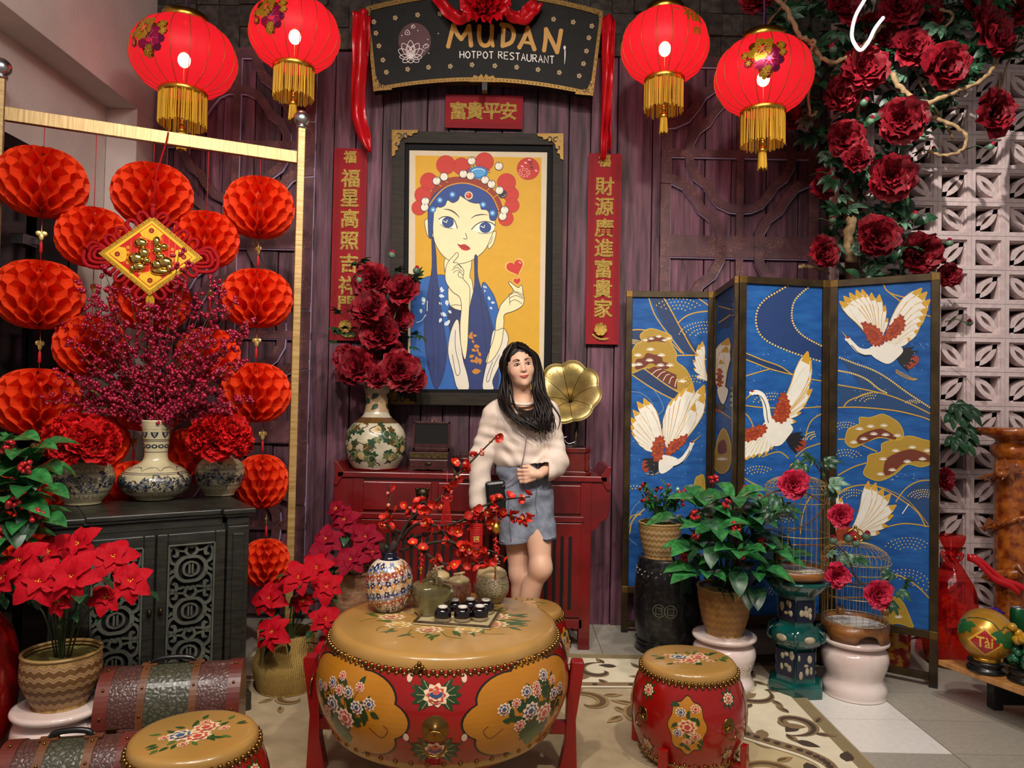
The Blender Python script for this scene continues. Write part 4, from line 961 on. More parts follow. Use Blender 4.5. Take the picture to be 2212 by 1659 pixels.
def dots(P, g, pts, n, r=1.6, c='#d8b868', ly=2):
    q = catmull([g(*p) for p in pts], 12); L_ = [0]
    for i in range(1, len(q)): L_.append(L_[-1] + (q[i] - q[i - 1]).length)
    j = 0
    for k in range(n):
        d = L_[-1] * (k + .5) / n
        while L_[j + 1] < d: j += 1
        p = q[j].lerp(q[j + 1], (d - L_[j]) / (L_[j + 1] - L_[j] + 1e-9)); P.ell(p.x, p.y, r, r, c, ly, 7)
def arcs(P, g, cx, cy, r0, k, a0=200, a1=340, sq=.6):
    for i in range(k):
        r = r0 + i * r0 * .55; dots(P, g, [(cx + r * math.cos(R(a)), cy + r * sq * math.sin(R(a))) for a in range(a0, a1 + 1, 20)], int(5 + i * 3), 1.5)
def wing(P, g, bx, by, tips, w=13, ly=4):
    B = V((*g(bx, by), 0)); m_ = len(tips)
    for k, (tx, ty) in enumerate(tips):
        Tt = V((*g(tx, ty), 0)); d = Tt - B; L_ = d.length; d.normalize(); n = V((-d.y, d.x, 0)); bend = (k / max(1, m_ - 1) - .5) * .16 * L_
        W_ = max(w * .8, L_ * .17)
        def prof(c, s0, s1, ww, lyr):
            l, r = [], []
            for q in range(7):
                t = s0 + (s1 - s0) * q / 6; hw = ww * .5 * (.45 + .9 * t) * (1 - max(0, t - .72) ** 1.5 * 6.2 if t > .72 else 1); hw = max(hw, 0)
                c_ = B + d * L_ * t + n * bend * math.sin(PI * t); l.append(c_ + n * hw); r.append(c_ - n * hw)
            P.poly([(p.x, p.y) for p in l + r[::-1]], c, lyr)
        e = k * .2
        prof(GO, 0.1, 1.0, W_ * 1.12, ly + e); prof(WH, 0.0, .9, W_, ly + e + .08); prof('#c99a2e', .86, 1.0, W_ * .8, ly + e + .12)
        a = B + d * L_ * .35; b = B + d * L_ * .8 + n * bend * .6; P.line([(a.x, a.y), (b.x, b.y)], .7, '#c8b070', ly + e + .16, 0)
def covert(P, g, pts, ly=6):
    q = catmull([g(*p) for p in pts], 4, True); c = sum(q, V()) / len(q)
    P.poly([(p.x, p.y) for p in q], RB, ly)
    for i, p in enumerate(q):
        if i % 2 == 0: P.ell(p.x, p.y, 3.2, 3.2, RB, ly, 8)
        if i % 2 == 0: m_ = c.lerp(p, .7); P.line([(m_.x - 2, m_.y + 2), (m_.x, m_.y), (m_.x + 2, m_.y + 2)], .8, '#e0842c', ly + 1, 0); m_ = c.lerp(p, .35); P.line([(m_.x - 2, m_.y + 2), (m_.x, m_.y), (m_.x + 2, m_.y + 2)], .8, '#5a1c10', ly + 1, 0)
def neck(P, g, pts, w0, w1, beak, ly=7):
    q = catmull([g(*p) for p in pts], 5); k = len(q)
    for i in range(k - 1):
        w = w0 + (w1 - w0) * i / k; P.line([(q[i].x, q[i].y), (q[i + 1].x + (q[i + 1].x - q[i].x) * .3, q[i + 1].y + (q[i + 1].y - q[i].y) * .3)], w, WH, ly, 0)
        if .1 < i / k < .75: P.line([(q[i].x + .5, q[i].y + w * .5), (q[i + 1].x + .5, q[i + 1].y + w * .5)], 1.7, '#14141c', ly + .5, 0)
    h = q[-1]; P.ell(h.x, h.y, w1 * .8, w1 * .65, WH, ly + .6, 12); bx, by = g(*beak)
    P.poly([(h.x, h.y - w1 * .35), (bx, by), (h.x, h.y + w1 * .35)], '#c99a2e', ly + .5)
    P.ell(h.x, h.y - w1 * .45, w1 * .55, w1 * .28, '#a02818', ly + 1, 10); P.ell(h.x + (bx - h.x) * .12, h.y + (by - h.y) * .12, .9, .9, '#101010', ly + 1.2, 6)
def tail(P, g, x, y, ang, s, ly=3):
    X, Y = g(x, y); s = s / 2.76
    P.poly([(X + s * math.cos(ang + a) * b, Y + s * math.sin(ang + a) * b) for a, b in ((-.1, .2), (-.3, 1.05), (-.05, 1.2), (.25, 1.1), (.5, .95), (.5, .3))], RB, ly, 3)
    for k in range(6): P.leaf(X, Y, ang - .75 + k * .26, s * (1.0 + .15 * (k % 2)), s * .26, '#15131a', ly + .5 + k * .05)
def pine(P, g, pts, inn, fans, ly=1):
    P.poly([g(*p) for p in pts], OLV, ly, 5); P.line([g(*p) for p in pts], 1.6, '#c8a838', ly + .5, 5, closed=True)
    if inn: P.poly([g(*p) for p in inn], '#6a2c14', ly + 1, 4)
    for x, y in fans:
        for k in range(9):
            a = R(-165 + k * 19); X, Y = g(x, y); P.line([(X, Y), (X + 9 * math.cos(a), Y + 7 * math.sin(a))], 1.0, '#efe8d8', ly + 2, 0)
def spat(P, g, x0, y0, x1, y1, n, seed):
    r_ = rng(seed)
    for k in range(n): X, Y = g(r_.uniform(x0, x1), r_.uniform(y0, y1)); q = r_.uniform(.4, 1.0); P.ell(X, Y, q, q, '#cfd8e4', 9, 5)
def d1(P):
    g = g2
    P.poly([g(215, 195), g(300, 195), g(400, 370), g(500, 520), g(570, 580), g(560, 620), g(430, 545), g(320, 400)], DKB, .3); P.poly([g(115, 420), g(200, 420), g(200, 560), g(115, 560)], DKB, .3)
    P.poly([g(110, 680), g(180, 650), g(400, 800), g(560, 880), g(560, 915), g(400, 850)], DKB, .4)
    for l in ([(215, 195), (260, 330), (350, 460), (435, 568)], [(292, 195), (350, 290), (420, 420), (500, 555), (570, 600)], [(430, 185), (500, 220), (580, 275)], [(400, 380), (440, 345), (500, 320), (580, 310)], [(115, 425), (160, 420), (220, 425)], [(330, 470), (420, 560)], [(390, 575), (500, 573)], [(110, 680), (260, 780), (400, 850), (560, 915)], [(180, 640), (330, 750), (450, 820), (560, 870)], [(110, 1640), (130, 1560), (200, 1490)], [(105, 1560), (130, 1530), (180, 1525)]): ln(P, g, l)
    arcs(P, g, 400, 330, 60, 4, 210, 330); arcs(P, g, 560, 470, 60, 4, 190, 290); arcs(P, g, 130, 520, 30, 3, 220, 320); arcs(P, g, 500, 760, 50, 3, 200, 320)
    ln(P, g, [(110, 790), (180, 800), (240, 850), (250, 900), (210, 940), (150, 930)], .9, '#8a9aa0'); ln(P, g, [(250, 770), (300, 850), (310, 900), (280, 930)], .9, '#8a9aa0')
    pine(P, g, [(112, 600), (140, 520), (180, 490), (175, 450), (230, 415), (300, 430), (360, 460), (360, 505), (390, 560), (390, 610), (440, 650), (475, 710), (490, 780), (460, 820), (400, 790), (330, 720), (220, 650), (120, 680)], [(145, 655), (150, 600), (190, 590), (215, 560), (260, 570), (300, 570), (310, 610), (340, 620), (345, 650), (300, 655), (240, 620), (190, 650)], [(235, 545), (160, 580), (300, 580), (350, 640), (165, 635), (230, 610), (295, 640), (130, 640), (425, 735)])
    P.poly([g(*p) for p in [(215, 495), (225, 465), (270, 462), (320, 470), (325, 495), (270, 490)]], '#6a2c14', 2.2, 3)
    for x in (200, 240, 285, 320, 345): P.ell(*g(x, 470), .1, .1, WH, 3)
    for x, y in ((205, 490), (240, 480), (285, 468), (320, 490), (345, 480)):
        for k in range(7): a = R(-160 + k * 23); X, Y = g(x, y); P.line([(X, Y), (X + 7 * math.cos(a), Y + 6 * math.sin(a))], .9, '#efe8d8', 4, 0)
    P.poly([g(*p) for p in [(215, 660), (260, 640), (330, 665), (390, 690), (395, 780), (330, 740)]], '#6a2c14', 3.2, 0)
    for k in range(5): ln(P, g, [(240 + k * 35, 690 + k * 18), (270 + k * 30, 665 + k * 14), (300 + k * 25, 655 + k * 16)], 1.1, '#efe8d8', 4)
    wing(P, g, 572, 725, [(545, 490), (522, 510), (505, 555), (488, 600), (490, 650), (505, 700)], 8)
    wing(P, g, 300, 1150, [(155, 850), (195, 830), (130, 900), (113, 945), (112, 990), (122, 1035), (150, 1080), (180, 1110)][::-1], 10)
    wing(P, g, 350, 1150, [(330, 960), (345, 890), (370, 830), (405, 800), (440, 770), (485, 735), (557, 750), (555, 800), (500, 860)], 12, 4.2)
    P.poly([g(*p) for p in [(290, 1180), (330, 1170), (400, 1195), (370, 1240), (310, 1280), (285, 1260)]], WH, 6.3, 4)
    covert(P, g, [(270, 1070), (310, 1065), (315, 1120), (300, 1190), (260, 1200), (245, 1130)], 6.6); covert(P, g, [(345, 1110), (380, 1080), (450, 1050), (440, 1090), (400, 1130), (350, 1165), (330, 1150)], 6.6)
    neck(P, g, [(340, 1225), (390, 1215), (430, 1190), (465, 1140), (482, 1100)], 13, 6.5, (543, 1042)); tail(P, g, 290, 1205, R(155), 95)
    ln(P, g, [(300, 1260), (260, 1285), (210, 1280)], 1.5); pine(P, g3, [(455, 80), (470, 70), (497, 70), (500, 175), (460, 180), (445, 130)], None, [])
    ln(P, g3, [(150, 255), (100, 330), (95, 400), (140, 440)], 1.2, '#7a9aa8'); ln(P, g3, [(160, 200), (110, 260), (90, 380)], .9, '#7a9aa8')
    arcs(P, g3, 130, 160, 40, 2); spat(P, g, 120, 900, 560, 1300, 40, 5)
def d2(P):
    g = g2
    P.poly([g(*p) for p in [(640, 200), (690, 150), (690, 400), (640, 420)]], DKB, .3)
    for l in ([(640, 280), (690, 300)], [(640, 380), (690, 330)], [(640, 640), (690, 600)], [(640, 900), (690, 950)]): ln(P, g, l, 1.6, GO, 1, 0)
    wing(P, g, 655, 790, [(680, 470), (672, 520), (650, 600), (640, 680)], 5); covert(P, g, [(645, 660), (655, 700), (650, 760), (636, 720)], 6)
    P.poly([g(*p) for p in [(636, 780), (655, 760), (680, 780), (665, 860), (650, 850)]], WH, 6.2, 3); tail(P, g, 645, 860, R(100), 45)
    pine(P, g, [(640, 1060), (660, 1010), (680, 1060), (690, 1150), (680, 1250), (650, 1280), (620, 1230), (630, 1130)], [(640, 1100), (665, 1080), (672, 1150), (640, 1160)], [(655, 1200)])
def d3(P):
    g = g2
    P.poly([g(*p) for p in [(1080, 130), (960, 200), (880, 280), (870, 400), (930, 490), (1060, 545), (1250, 600), (1270, 520), (1130, 440), (1080, 350), (1090, 240), (1220, 140)]], '#16356a', .3, 3)
    for l, n in (([(1095, 135), (1000, 190), (920, 240), (875, 300), (865, 380), (890, 450), (950, 500), (1050, 545), (1150, 580), (1270, 615)], 46), ([(1220, 140), (1150, 190), (1095, 250), (1078, 330), (1095, 400), (1150, 460), (1260, 520)], 34)): dots(P, g, l, n, 2.2)
    for l in ([(780, 550), (900, 600), (1010, 640), (1100, 695), (1270, 730)], [(780, 590), (860, 620), (950, 655), (1080, 690)], [(780, 705), (860, 680), (950, 655)], [(780, 870), (900, 885), (1100, 890), (1260, 880)], [(1155, 1110), (1170, 1020), (1200, 960), (1260, 920)], [(1100, 1180), (1160, 1130), (1250, 1100)], [(780, 910), (820, 940), (850, 1000)], [(770, 1290), (830, 1330), (900, 1360)], [(1200, 1400), (1150, 1500), (1130, 1640)], [(840, 1420), (890, 1530), (900, 1600)], [(900, 1180), (1000, 1150), (1060, 1190)]): ln(P, g, l, 2.0)
    P.poly([g(*p) for p in [(790, 560), (1000, 640), (1100, 695), (950, 655), (800, 600)]], DKB, .5)
    arcs(P, g, 960, 870, 55, 3, 190, 300); arcs(P, g, 880, 1300, 50, 3, 200, 330); arcs(P, g, 1230, 1080, 40, 3, 180, 270); arcs(P, g3, 780, 240, 40, 3); arcs(P, g3, 900, 330, 40, 3); arcs(P, g3, 1000, 700, 60, 4); arcs(P, g3, 830, 720, 40, 3)
    wing(P, g, 955, 985, [(1060, 1010), (1105, 970), (1135, 915), (1165, 860), (1185, 815), (1200, 775), (1190, 715), (1195, 655), (1192, 600), (1173, 550)], 14, 3.8)
    wing(P, g, 935, 1000, [(955, 1140), (920, 1170), (880, 1185), (840, 1190), (805, 1200), (775, 1210), (770, 1150)], 12, 4.2)
    P.poly([g(*p) for p in [(905, 985), (960, 955), (1040, 965), (1085, 1010), (1055, 1060), (1010, 1110), (955, 1110), (915, 1050)]], WH, 6, 4)
    covert(P, g, [(1015, 805), (1045, 820), (1065, 880), (1055, 940), (1015, 975), (962, 945), (990, 870)], 6.6); covert(P, g, [(775, 1035), (840, 1005), (915, 992), (918, 1030), (860, 1075), (780, 1085)], 6.6)
    neck(P, g, [(945, 985), (930, 930), (922, 870), (900, 815), (868, 795), (840, 798)], 17, 8, (782, 855)); tail(P, g, 1045, 1065, R(25), 105)
    spat(P, g, 800, 560, 1250, 1200, 50, 8)
def d4(P):
    g = g2
    P.poly([g(*p) for p in [(1360, 580), (1500, 640), (1650, 700), (1800, 800), (1920, 890), (1920, 965), (1700, 910), (1360, 880), (1360, 750), (1500, 770)]], '#17406f', .3)
    for l, n in (([(1360, 585), (1450, 620), (1560, 660), (1650, 710), (1760, 790), (1850, 850), (1920, 895)], 46), ([(1355, 665), (1450, 685), (1530, 720), (1600, 775), (1650, 800)], 26)): dots(P, g, l, n, 2.2)
    for l in ([(1620, 130), (1650, 190), (1720, 220), (1830, 240)], [(1650, 190), (1700, 230), (1800, 300), (1930, 350)], [(1355, 750), (1500, 775), (1650, 810), (1780, 860), (1920, 930)], [(1355, 885), (1500, 885), (1700, 905), (1850, 940), (1920, 968)], [(1390, 880), (1430, 840), (1560, 795)], [(1355, 1075), (1420, 1075)], [(1355, 1290), (1450, 1240), (1530, 1215)], [(1700, 1450), (1760, 1370), (1840, 1325), (1925, 1320)], [(1355, 1400), (1450, 1355), (1560, 1350), (1640, 1380), (1740, 1440), (1830, 1510), (1880, 1600)], [(1640, 1600), (1760, 1578), (1925, 1600)], [(1500, 1110), (1590, 1150)]): ln(P, g, l, 2.2)
    P.poly([g(*p) for p in [(1750, 1440), (1800, 1350), (1925, 1320), (1925, 1560), (1880, 1600), (1830, 1510)]], '#17406f', .3)
    arcs(P, g, 1560, 860, 50, 3, 190, 300); arcs(P, g, 1800, 870, 30, 2); arcs(P, g, 1400, 1030, 45, 3, 200, 330); arcs(P, g, 1400, 1200, 50, 3, 220, 350); arcs(P, g, 1870, 1440, 40, 4, 200, 320); arcs(P, g, 1450, 1440, 50, 3, 200, 300); arcs(P, g3, 1590, 480, 50, 4, 200, 340); arcs(P, g3, 1570, 650, 50, 4, 230, 390); ln(P, g3, [(1480, 590), (1560, 610), (1640, 660), (1710, 730)], 2.2)
    ln(P, g3, [(1210, 160), (1290, 125), (1400, 120), (1500, 150), (1600, 210), (1700, 330)], 1.2)
    pine(P, g, [(1400, 1070), (1420, 1010), (1480, 985), (1485, 945), (1550, 945), (1620, 925), (1680, 950), (1720, 980), (1745, 1030), (1740, 1070), (1690, 1080), (1610, 1065), (1530, 1090), (1450, 1125), (1405, 1100)], [(1470, 1100), (1475, 1060), (1530, 1030), (1600, 1012), (1640, 1020), (1700, 1060), (1690, 1078), (1600, 1060), (1520, 1095)], [(1485, 1020), (1550, 1005), (1630, 1000), (1450, 1100), (1710, 1060), (1510, 1080), (1570, 1050), (1640, 1055)])
    pine(P, g, [(1508, 1280), (1530, 1220), (1540, 1170), (1610, 1150), (1620, 1100), (1700, 1075), (1780, 1055), (1860, 1075), (1915, 1100), (1915, 1210), (1850, 1240), (1770, 1225), (1700, 1280), (1620, 1320), (1560, 1315)], [(1630, 1285), (1640, 1200), (1700, 1160), (1790, 1135), (1870, 1155), (1910, 1180), (1900, 1210), (1820, 1205), (1740, 1225), (1680, 1280)], [(1700, 1150), (1800, 1130), (1890, 1150), (1625, 1200), (1610, 1290), (1680, 1265), (1770, 1215), (1860, 1200)], 1)
    wing(P, g, 1600, 545, [(1655, 350), (1638, 275), (1603, 210), (1555, 200), (1500, 180), (1465, 183), (1425, 200), (1390, 220), (1365, 250)], 15, 3.8)
    wing(P, g, 1640, 530, [(1790, 470), (1840, 420), (1858, 375), (1880, 335), (1895, 290), (1908, 240), (1888, 195), (1857, 172)][::-1], 14, 4.2)
    P.poly([g(*p) for p in [(1545, 530), (1590, 512), (1650, 505), (1720, 515), (1745, 545), (1720, 580), (1660, 625), (1600, 605), (1555, 570)]], WH, 6.3, 4)
    covert(P, g, [(1500, 385), (1550, 388), (1600, 420), (1625, 465), (1618, 505), (1580, 515), (1535, 480)], 6.6); covert(P, g, [(1728, 337), (1752, 370), (1745, 420), (1700, 465), (1645, 487), (1637, 460), (1665, 400)], 6.6)
    neck(P, g, [(1570, 545), (1520, 555), (1475, 540), (1440, 505), (1415, 478)], 15, 8, (1372, 424)); tail(P, g, 1700, 565, R(22), 120)
    for k in range(3): ln(P, g, [(1700, 660 + k * 8), (1750, 685 + k * 10), (1800, 710 + k * 6), (1830, 715)], 1.2)
    wing(P, g3, 1285, 385, [(1440, 375), (1482, 335), (1515, 280), (1530, 225), (1500, 165), (1462, 135), (1420, 105), (1380, 97)], 20, 4); covert(P, g3, [(1215, 330), (1290, 350), (1340, 400), (1280, 430), (1215, 420)], 6)
    wing(P, g2, 1350, 1640, [(1350, 1380), (1375, 1420), (1400, 1480)], 10, 5); ln(P, g, [(1780, 1460), (1740, 1520)], 2, WH, 9)
    pine(P, g3, [(1500, 720), (1560, 740), (1610, 850), (1615, 880), (1540, 860), (1460, 860), (1470, 780)], None, [(1540, 830)])
    spat(P, g, 1360, 500, 1920, 800, 70, 9); spat(P, g, 1600, 1270, 1830, 1320, 25, 2)
for i, d in enumerate((d1, d2, d3, d4)): panel_paint(i, d)
# ================================================================ ALTAR TABLE
m_lacq = mat('red_lacquer', '#5c0a0c', '#700f10', rough=.32, coat=.35, scale=6, bump=.05)
m_slot = mat('slot_dark', '#050304', rough=.9)
xa, xb = -.935, .535; yf, yk = 3.93, 4.33; za = .915
tx = (xa + xb) / 2; tw = xb - xa
at = thing('altar_table', 'red lacquered altar table with upturned ends and a slatted front behind the woman', 'table', (tx, (yf + yk) / 2, 0))
hy = (yk - yf) / 2; hx_ = tw / 2
MB().box(-hx_ + .02, -hy, za - .03, hx_ - .02, hy, za).build('top', m_lacq, at, bevel=.004)
for s in (-1, 1):
    MB().prism([(s * (hx_ - .055), 0), (s * (hx_ - .055), .012), (s * (hx_ - .02), .062), (s * hx_, .066), (s * hx_, .052), (s * (hx_ - .01), 0), (s * hx_, -.06), (s * (hx_ - .02), -.06)][::s], -hy, hy, T(0, 0, za - .012) @ RX(R(90))).build('upturned_end', m_lacq, at, bevel=.003)
    pts = [(0, 0), (0, -.14), (-.012, -.19), (-.05, -.215), (-.062, -.24), (-.10, -.262), (-.14, -.235 - .03), (-.14, 0)]
    MB().prism([(s * (hx_ - .002 + x), z) for x, z in pts][::-s], hy - .05, hy - .012, T(0, 0, za - .03) @ RX(R(90))).build('bracket', m_lacq, at, bevel=.004)
bw = hx_ - .14
MB().box(-bw, -hy + .02, .13, bw, hy - .01, za - .03).build('body', m_lacq, at)
for i in range(3):
    w = 2 * bw / 3; x0 = -bw + i * w
    MB().box(x0 + .018, -hy + .006, za - .20, x0 + w - .018, -hy + .03, za - .05).build('drawer', m_lacq, at, bevel=.004)
MB().box(-bw, -hy + .004, za - .245, bw, -hy + .03, za - .215).build('rail', m_lacq, at, bevel=.003)
dp = MB()
for i in range(2): x0 = -bw + i * bw; MB().box(x0 + .012, -hy + .008, .17, x0 + bw - .012, -hy + .03, za - .25).build('panel', m_lacq, at, bevel=.003)
for i in range(26):
    x = -bw + .07 + i * (2 * bw - .14) / 25
    if abs(x) > .03: MB().box(x - .009, -hy + .0065, .21, x + .009, -hy + .0085, za - .32).build('slot_shade_strip', m_slot, at)  # near-black strips laid on the panels for the shade inside the slots
for sx in (-1, 1):
    for sy in (-1, 1): MB().box(sx * (bw + .01) - .03, sy * (hy - .04) - .03, 0, sx * (bw + .01) + .03, sy * (hy - .04) + .03, za - .03).build('leg', m_lacq, at, bevel=.003)
MB().box(-bw, -hy + .01, .11, bw, -hy + .035, .16).build('bottom_rail', m_lacq, at, bevel=.003)
m_obr = mat('old_bronze', '#3a2f1e', rough=.4, metal=.8)
pl = W(912, 1068, yf) - V((tx, (yf + yk) / 2, 0)); py_ = -hy + .004
lh = MB().ell((pl.x, py_, pl.z), (.034, .022, .036), 16, 10)
for sx in (-1, 1): lh.ell((pl.x + sx * .014, py_ - .018, pl.z + .008), .007, 8, 6).ell((pl.x + sx * .028, py_ - .004, pl.z + .026), (.01, .006, .012), 8, 6)
lh.ell((pl.x, py_ - .026, pl.z - .004), (.010, .012, .008), 8, 6).ell((pl.x, py_ - .018, pl.z - .02), (.02, .01, .007), 8, 6)
lk = lh.build('lion_mask', m_obr, at)
MB().tube([(pl.x + .026 * math.sin(a), py_ - .024, pl.z - .045 + .026 * math.cos(a)) for a in [2 * PI * k / 18 for k in range(18)]], .0035, 8, closed=True).build('ring', m_obr, lk)

# ---------------------------------------------------------------- helper: vase with painted decoration
def surf(prof):
    """mapper for paint: u in metres of arc around, v = height; on a lathe profile"""
    pr = sorted(prof, key=lambda q: q[1])
    def rad(z):
        for (r0, z0), (r1, z1) in zip(pr, pr[1:]):
            if z0 <= z <= z1 and z1 > z0: return r0 + (r1 - r0) * (z - z0) / (z1 - z0)
        return pr[0][0] if z < pr[0][1] else pr[-1][0]
    return lambda u, v, o: ((rad(v) + o) * math.cos(u), (rad(v) + o) * math.sin(u), v)
def smooth_prof(p, n=5): return [(max(q.x, 0), q.y) for q in catmull([(a, b, 0) for a, b in p], n)]
def vase(name, label, cat, loc, prof, mats, deco=None, group=None, part='body', sq=None, rz=0, coat=.3, rough=.3, eps=.0003, maxlen=.012):
    t = thing(name, label, cat, loc, rz, group); pf = smooth_prof(prof)
    MB().lathe(pf, 48, sq=sq).build(part, mats, t)
    if deco:
        P = Paint(surf([q for q in pf]), eps, .0006, maxlen=maxlen); deco(P, pf); P.build('painted_decoration', paint_mat('glaze_%g' % rough, rough, coat), t)
    return t, pf
def blue_white(z0, z1, seed, dark='#20263a', n=26, rr=.07, zn=None):
    def deco(P, pf):
        r_ = rng(seed); A = 1 / rr; P.ax = A
        for z in (z0, z0 + .006, z1, z1 - .006): P.line([(k * PI / 16, z) for k in range(33)], .0018, dark, 1, 0)
        for k in range(n):
            a = k * 2 * PI / n + r_.uniform(-.1, .1); z = r_.uniform(z0 + .02, z1 - .02)
            if k % 4 == 0:
                for q in range(8):
                    an = q * PI / 4; P.line([(a + .004 * A * math.cos(an), z + .004 * math.sin(an)), (a + .013 * A * math.cos(an - .3), z + .013 * math.sin(an - .3)), (a + .015 * A * math.cos(an + .35), z + .015 * math.sin(an + .35)), (a + .005 * A * math.cos(an + .6), z + .005 * math.sin(an + .6))], .0015, dark, 2, 2)
                P.ell(a, z, .003 * A, .003, dark, 3, 8)
            else:
                pts = [(a + A * .022 * t * math.cos(t * 3 + k), z + .02 * t * math.sin(t * 3 + k)) for t in (0, .3, .6, .9, 1.2)]
                P.line(pts, .0022, dark, 2, 3)
                for p in pts[1:]:
                    an = r_.uniform(0, 6); l_ = .017
                    P.poly([(p[0], p[1]), (p[0] + A * l_ * .5 * math.cos(an + .5), p[1] + l_ * .5 * math.sin(an + .5)), (p[0] + A * l_ * math.cos(an), p[1] + l_ * math.sin(an)), (p[0] + A * l_ * .5 * math.cos(an - .5), p[1] + l_ * .5 * math.sin(an - .5))], dark if r_.random() < .6 else '#6f747c', 3)
        m_ = 18
        for k in range(m_):       # lappet borders
            a = 2 * PI * k / m_
            for zz, sg in ((z0 - .004, -1), (z1 + .004, 1)):
                if zn and sg > 0: continue
                P.line([(a - .09, zz), (a - .11, zz + sg * .010), (a, zz + sg * .016), (a + .11, zz + sg * .010), (a + .09, zz)], .0016, dark, 2, 3)
        if zn:
            for k in range(8):
                a = 2 * PI * k / 8; P.leaf(a, zn[0], PI / 2, zn[1] - zn[0], .55, dark, 2); P.leaf(a, zn[0] + .006, PI / 2, (zn[1] - zn[0]) * .7, .25, '#8a8578', 3)
            for z in (zn[0] - .012, zn[0] - .06, zn[0] - .006): P.line([(k * PI / 16, z) for k in range(33)], .0022, dark, 1, 0)
            for k in range(12): a = 2 * PI * k / 12; P.ell(a, zn[0] - .035, .25, .009, dark, 2, 8); P.ell(a, zn[0] - .035, .12, .004, '#c8bfa0', 3, 8)
            for k in range(10): a = 2 * PI * k / 10; P.line([(a, z1 + .008), (a + .2, z1 + .02), (a + .5, z1 + .02), (a + .6, z1 + .008)], .0018, dark, 2, 3)
    return deco
m_cream = mat('cream_glaze', '#c9bd98', '#b5aa88', rough=.22, coat=.5, scale=8)

# ================================================================ CABINET
m_cab = mat('grey_black_wood', '#1c1c19', '#2c2c27', rough=.38, scale=14, stretch=(1, 1, 6), bump=.1, coat=.15)
m_cabl = mat('worn_grey_fret', '#45473f', '#5a5c53', rough=.5, scale=16, bump=.15)
CA, CB = V((-1.665, 2.665, 0)), V((-1.052, 3.09, 0)); cdv = CB - CA; cl = cdv.length; ca_ = math.atan2(cdv.y, cdv.x)
cabz = .84
cab = thing('cabinet', 'dark grey wooden cabinet with pierced scrollwork doors in front of the ball rack', 'cabinet', CA, ca_)
cdp = .47
MB().box(.045, .045, .12, cl - .045, cdp - .02, cabz - .06).build('body', m_cab, cab, bevel=.003)
# top with moulded edge and proud corners
tp_ = MB()
for x0, x1, y0 in ((.13, cl - .13, .022), (0, .13, 0), (cl - .13, cl, 0)):
    g = -.03 if y0 else 0; tp_.box(x0, y0, cabz - .022, x1, cdp, cabz); tp_.box(x0 + g + .008, y0 + .008, cabz - .034, x1 - g - .008, cdp - .004, cabz - .022); tp_.box(x0 + g + .02, y0 + .02, cabz - .07, x1 - g - .02, cdp - .01, cabz - .034)
tp_.build('top', m_cab, cab, bevel=.005)
bs = MB()
for x0, x1, y0 in ((.13, cl - .13, .02), (0, .13, -.01), (cl - .13, cl, -.01)):
    g = -.034 if y0 > 0 else 0; bs.box(x0, y0, 0, x1, cdp, .085); bs.box(x0 + g + .012, y0 + .012, .085, x1 - g - .012, cdp - .006, .105); bs.box(x0 + g + .022, y0 + .022, .105, x1 - g - .022, cdp - .01, .12)
bs.build('plinth', m_cab, cab, bevel=.005)
for x0 in (.022, cl - .108): MB().box(x0, .012, .12, x0 + .086, .07, cabz - .07).box(x0 + .02, .004, .15, x0 + .066, .014, cabz - .1).build('pilaster', m_cab, cab, bevel=.004)
dw = (cl - .22) / 2
def fretwork(w, h):
    """pierced scroll panel of overlapping rings and scrolls, mirrored left-right"""
    mb = MB(); y = .0; t = .012
    def rib(pts, wd=.012, k=0):
        for sx in (-1, 1):
            strip(mb, [(p.x * sx, p.y) for p in catmull([(a, b, 0) for a, b in pts], 4)], wd, -t - .0004 * (len(mb.v) % 7), 0)
    for cz in (-.26, 0, .26):
        rib([(w * .0, cz + .075), (w * .16, cz + .07), (w * .30, cz + .03), (w * .30, cz - .03), (w * .16, cz - .07), (0, cz - .075)], .016)
        rib([(0, cz + .045), (.022, cz + .03), (.028, cz), (.022, cz - .03), (0, cz - .045)], .010); rib([(.006, cz + .03), (.006, cz - .03)], .007)
        rib([(w * .30, cz + .03), (w * .42, cz + .05), (w * .47, cz + .10), (w * .40, cz + .14), (w * .30, cz + .12), (w * .31, cz + .085), (w * .37, cz + .09)], .013)
        rib([(w * .30, cz - .03), (w * .42, cz - .05), (w * .47, cz - .10), (w * .40, cz - .14), (w * .30, cz - .12), (w * .31, cz - .085), (w * .37, cz - .09)], .013)
        rib([(0, cz + .075), (w * .12, cz + .11), (w * .06, cz + .15), (0, cz + .13)], .012); rib([(w * .12, cz + .11), (w * .3, cz + .12)], .010); rib([(w * .12, cz - .11), (w * .3, cz - .12)], .010)
        rib([(w * .46, cz + .02), (w * .5, cz), (w * .46, cz - .02), (w * .36, cz)], .012)
    return mb
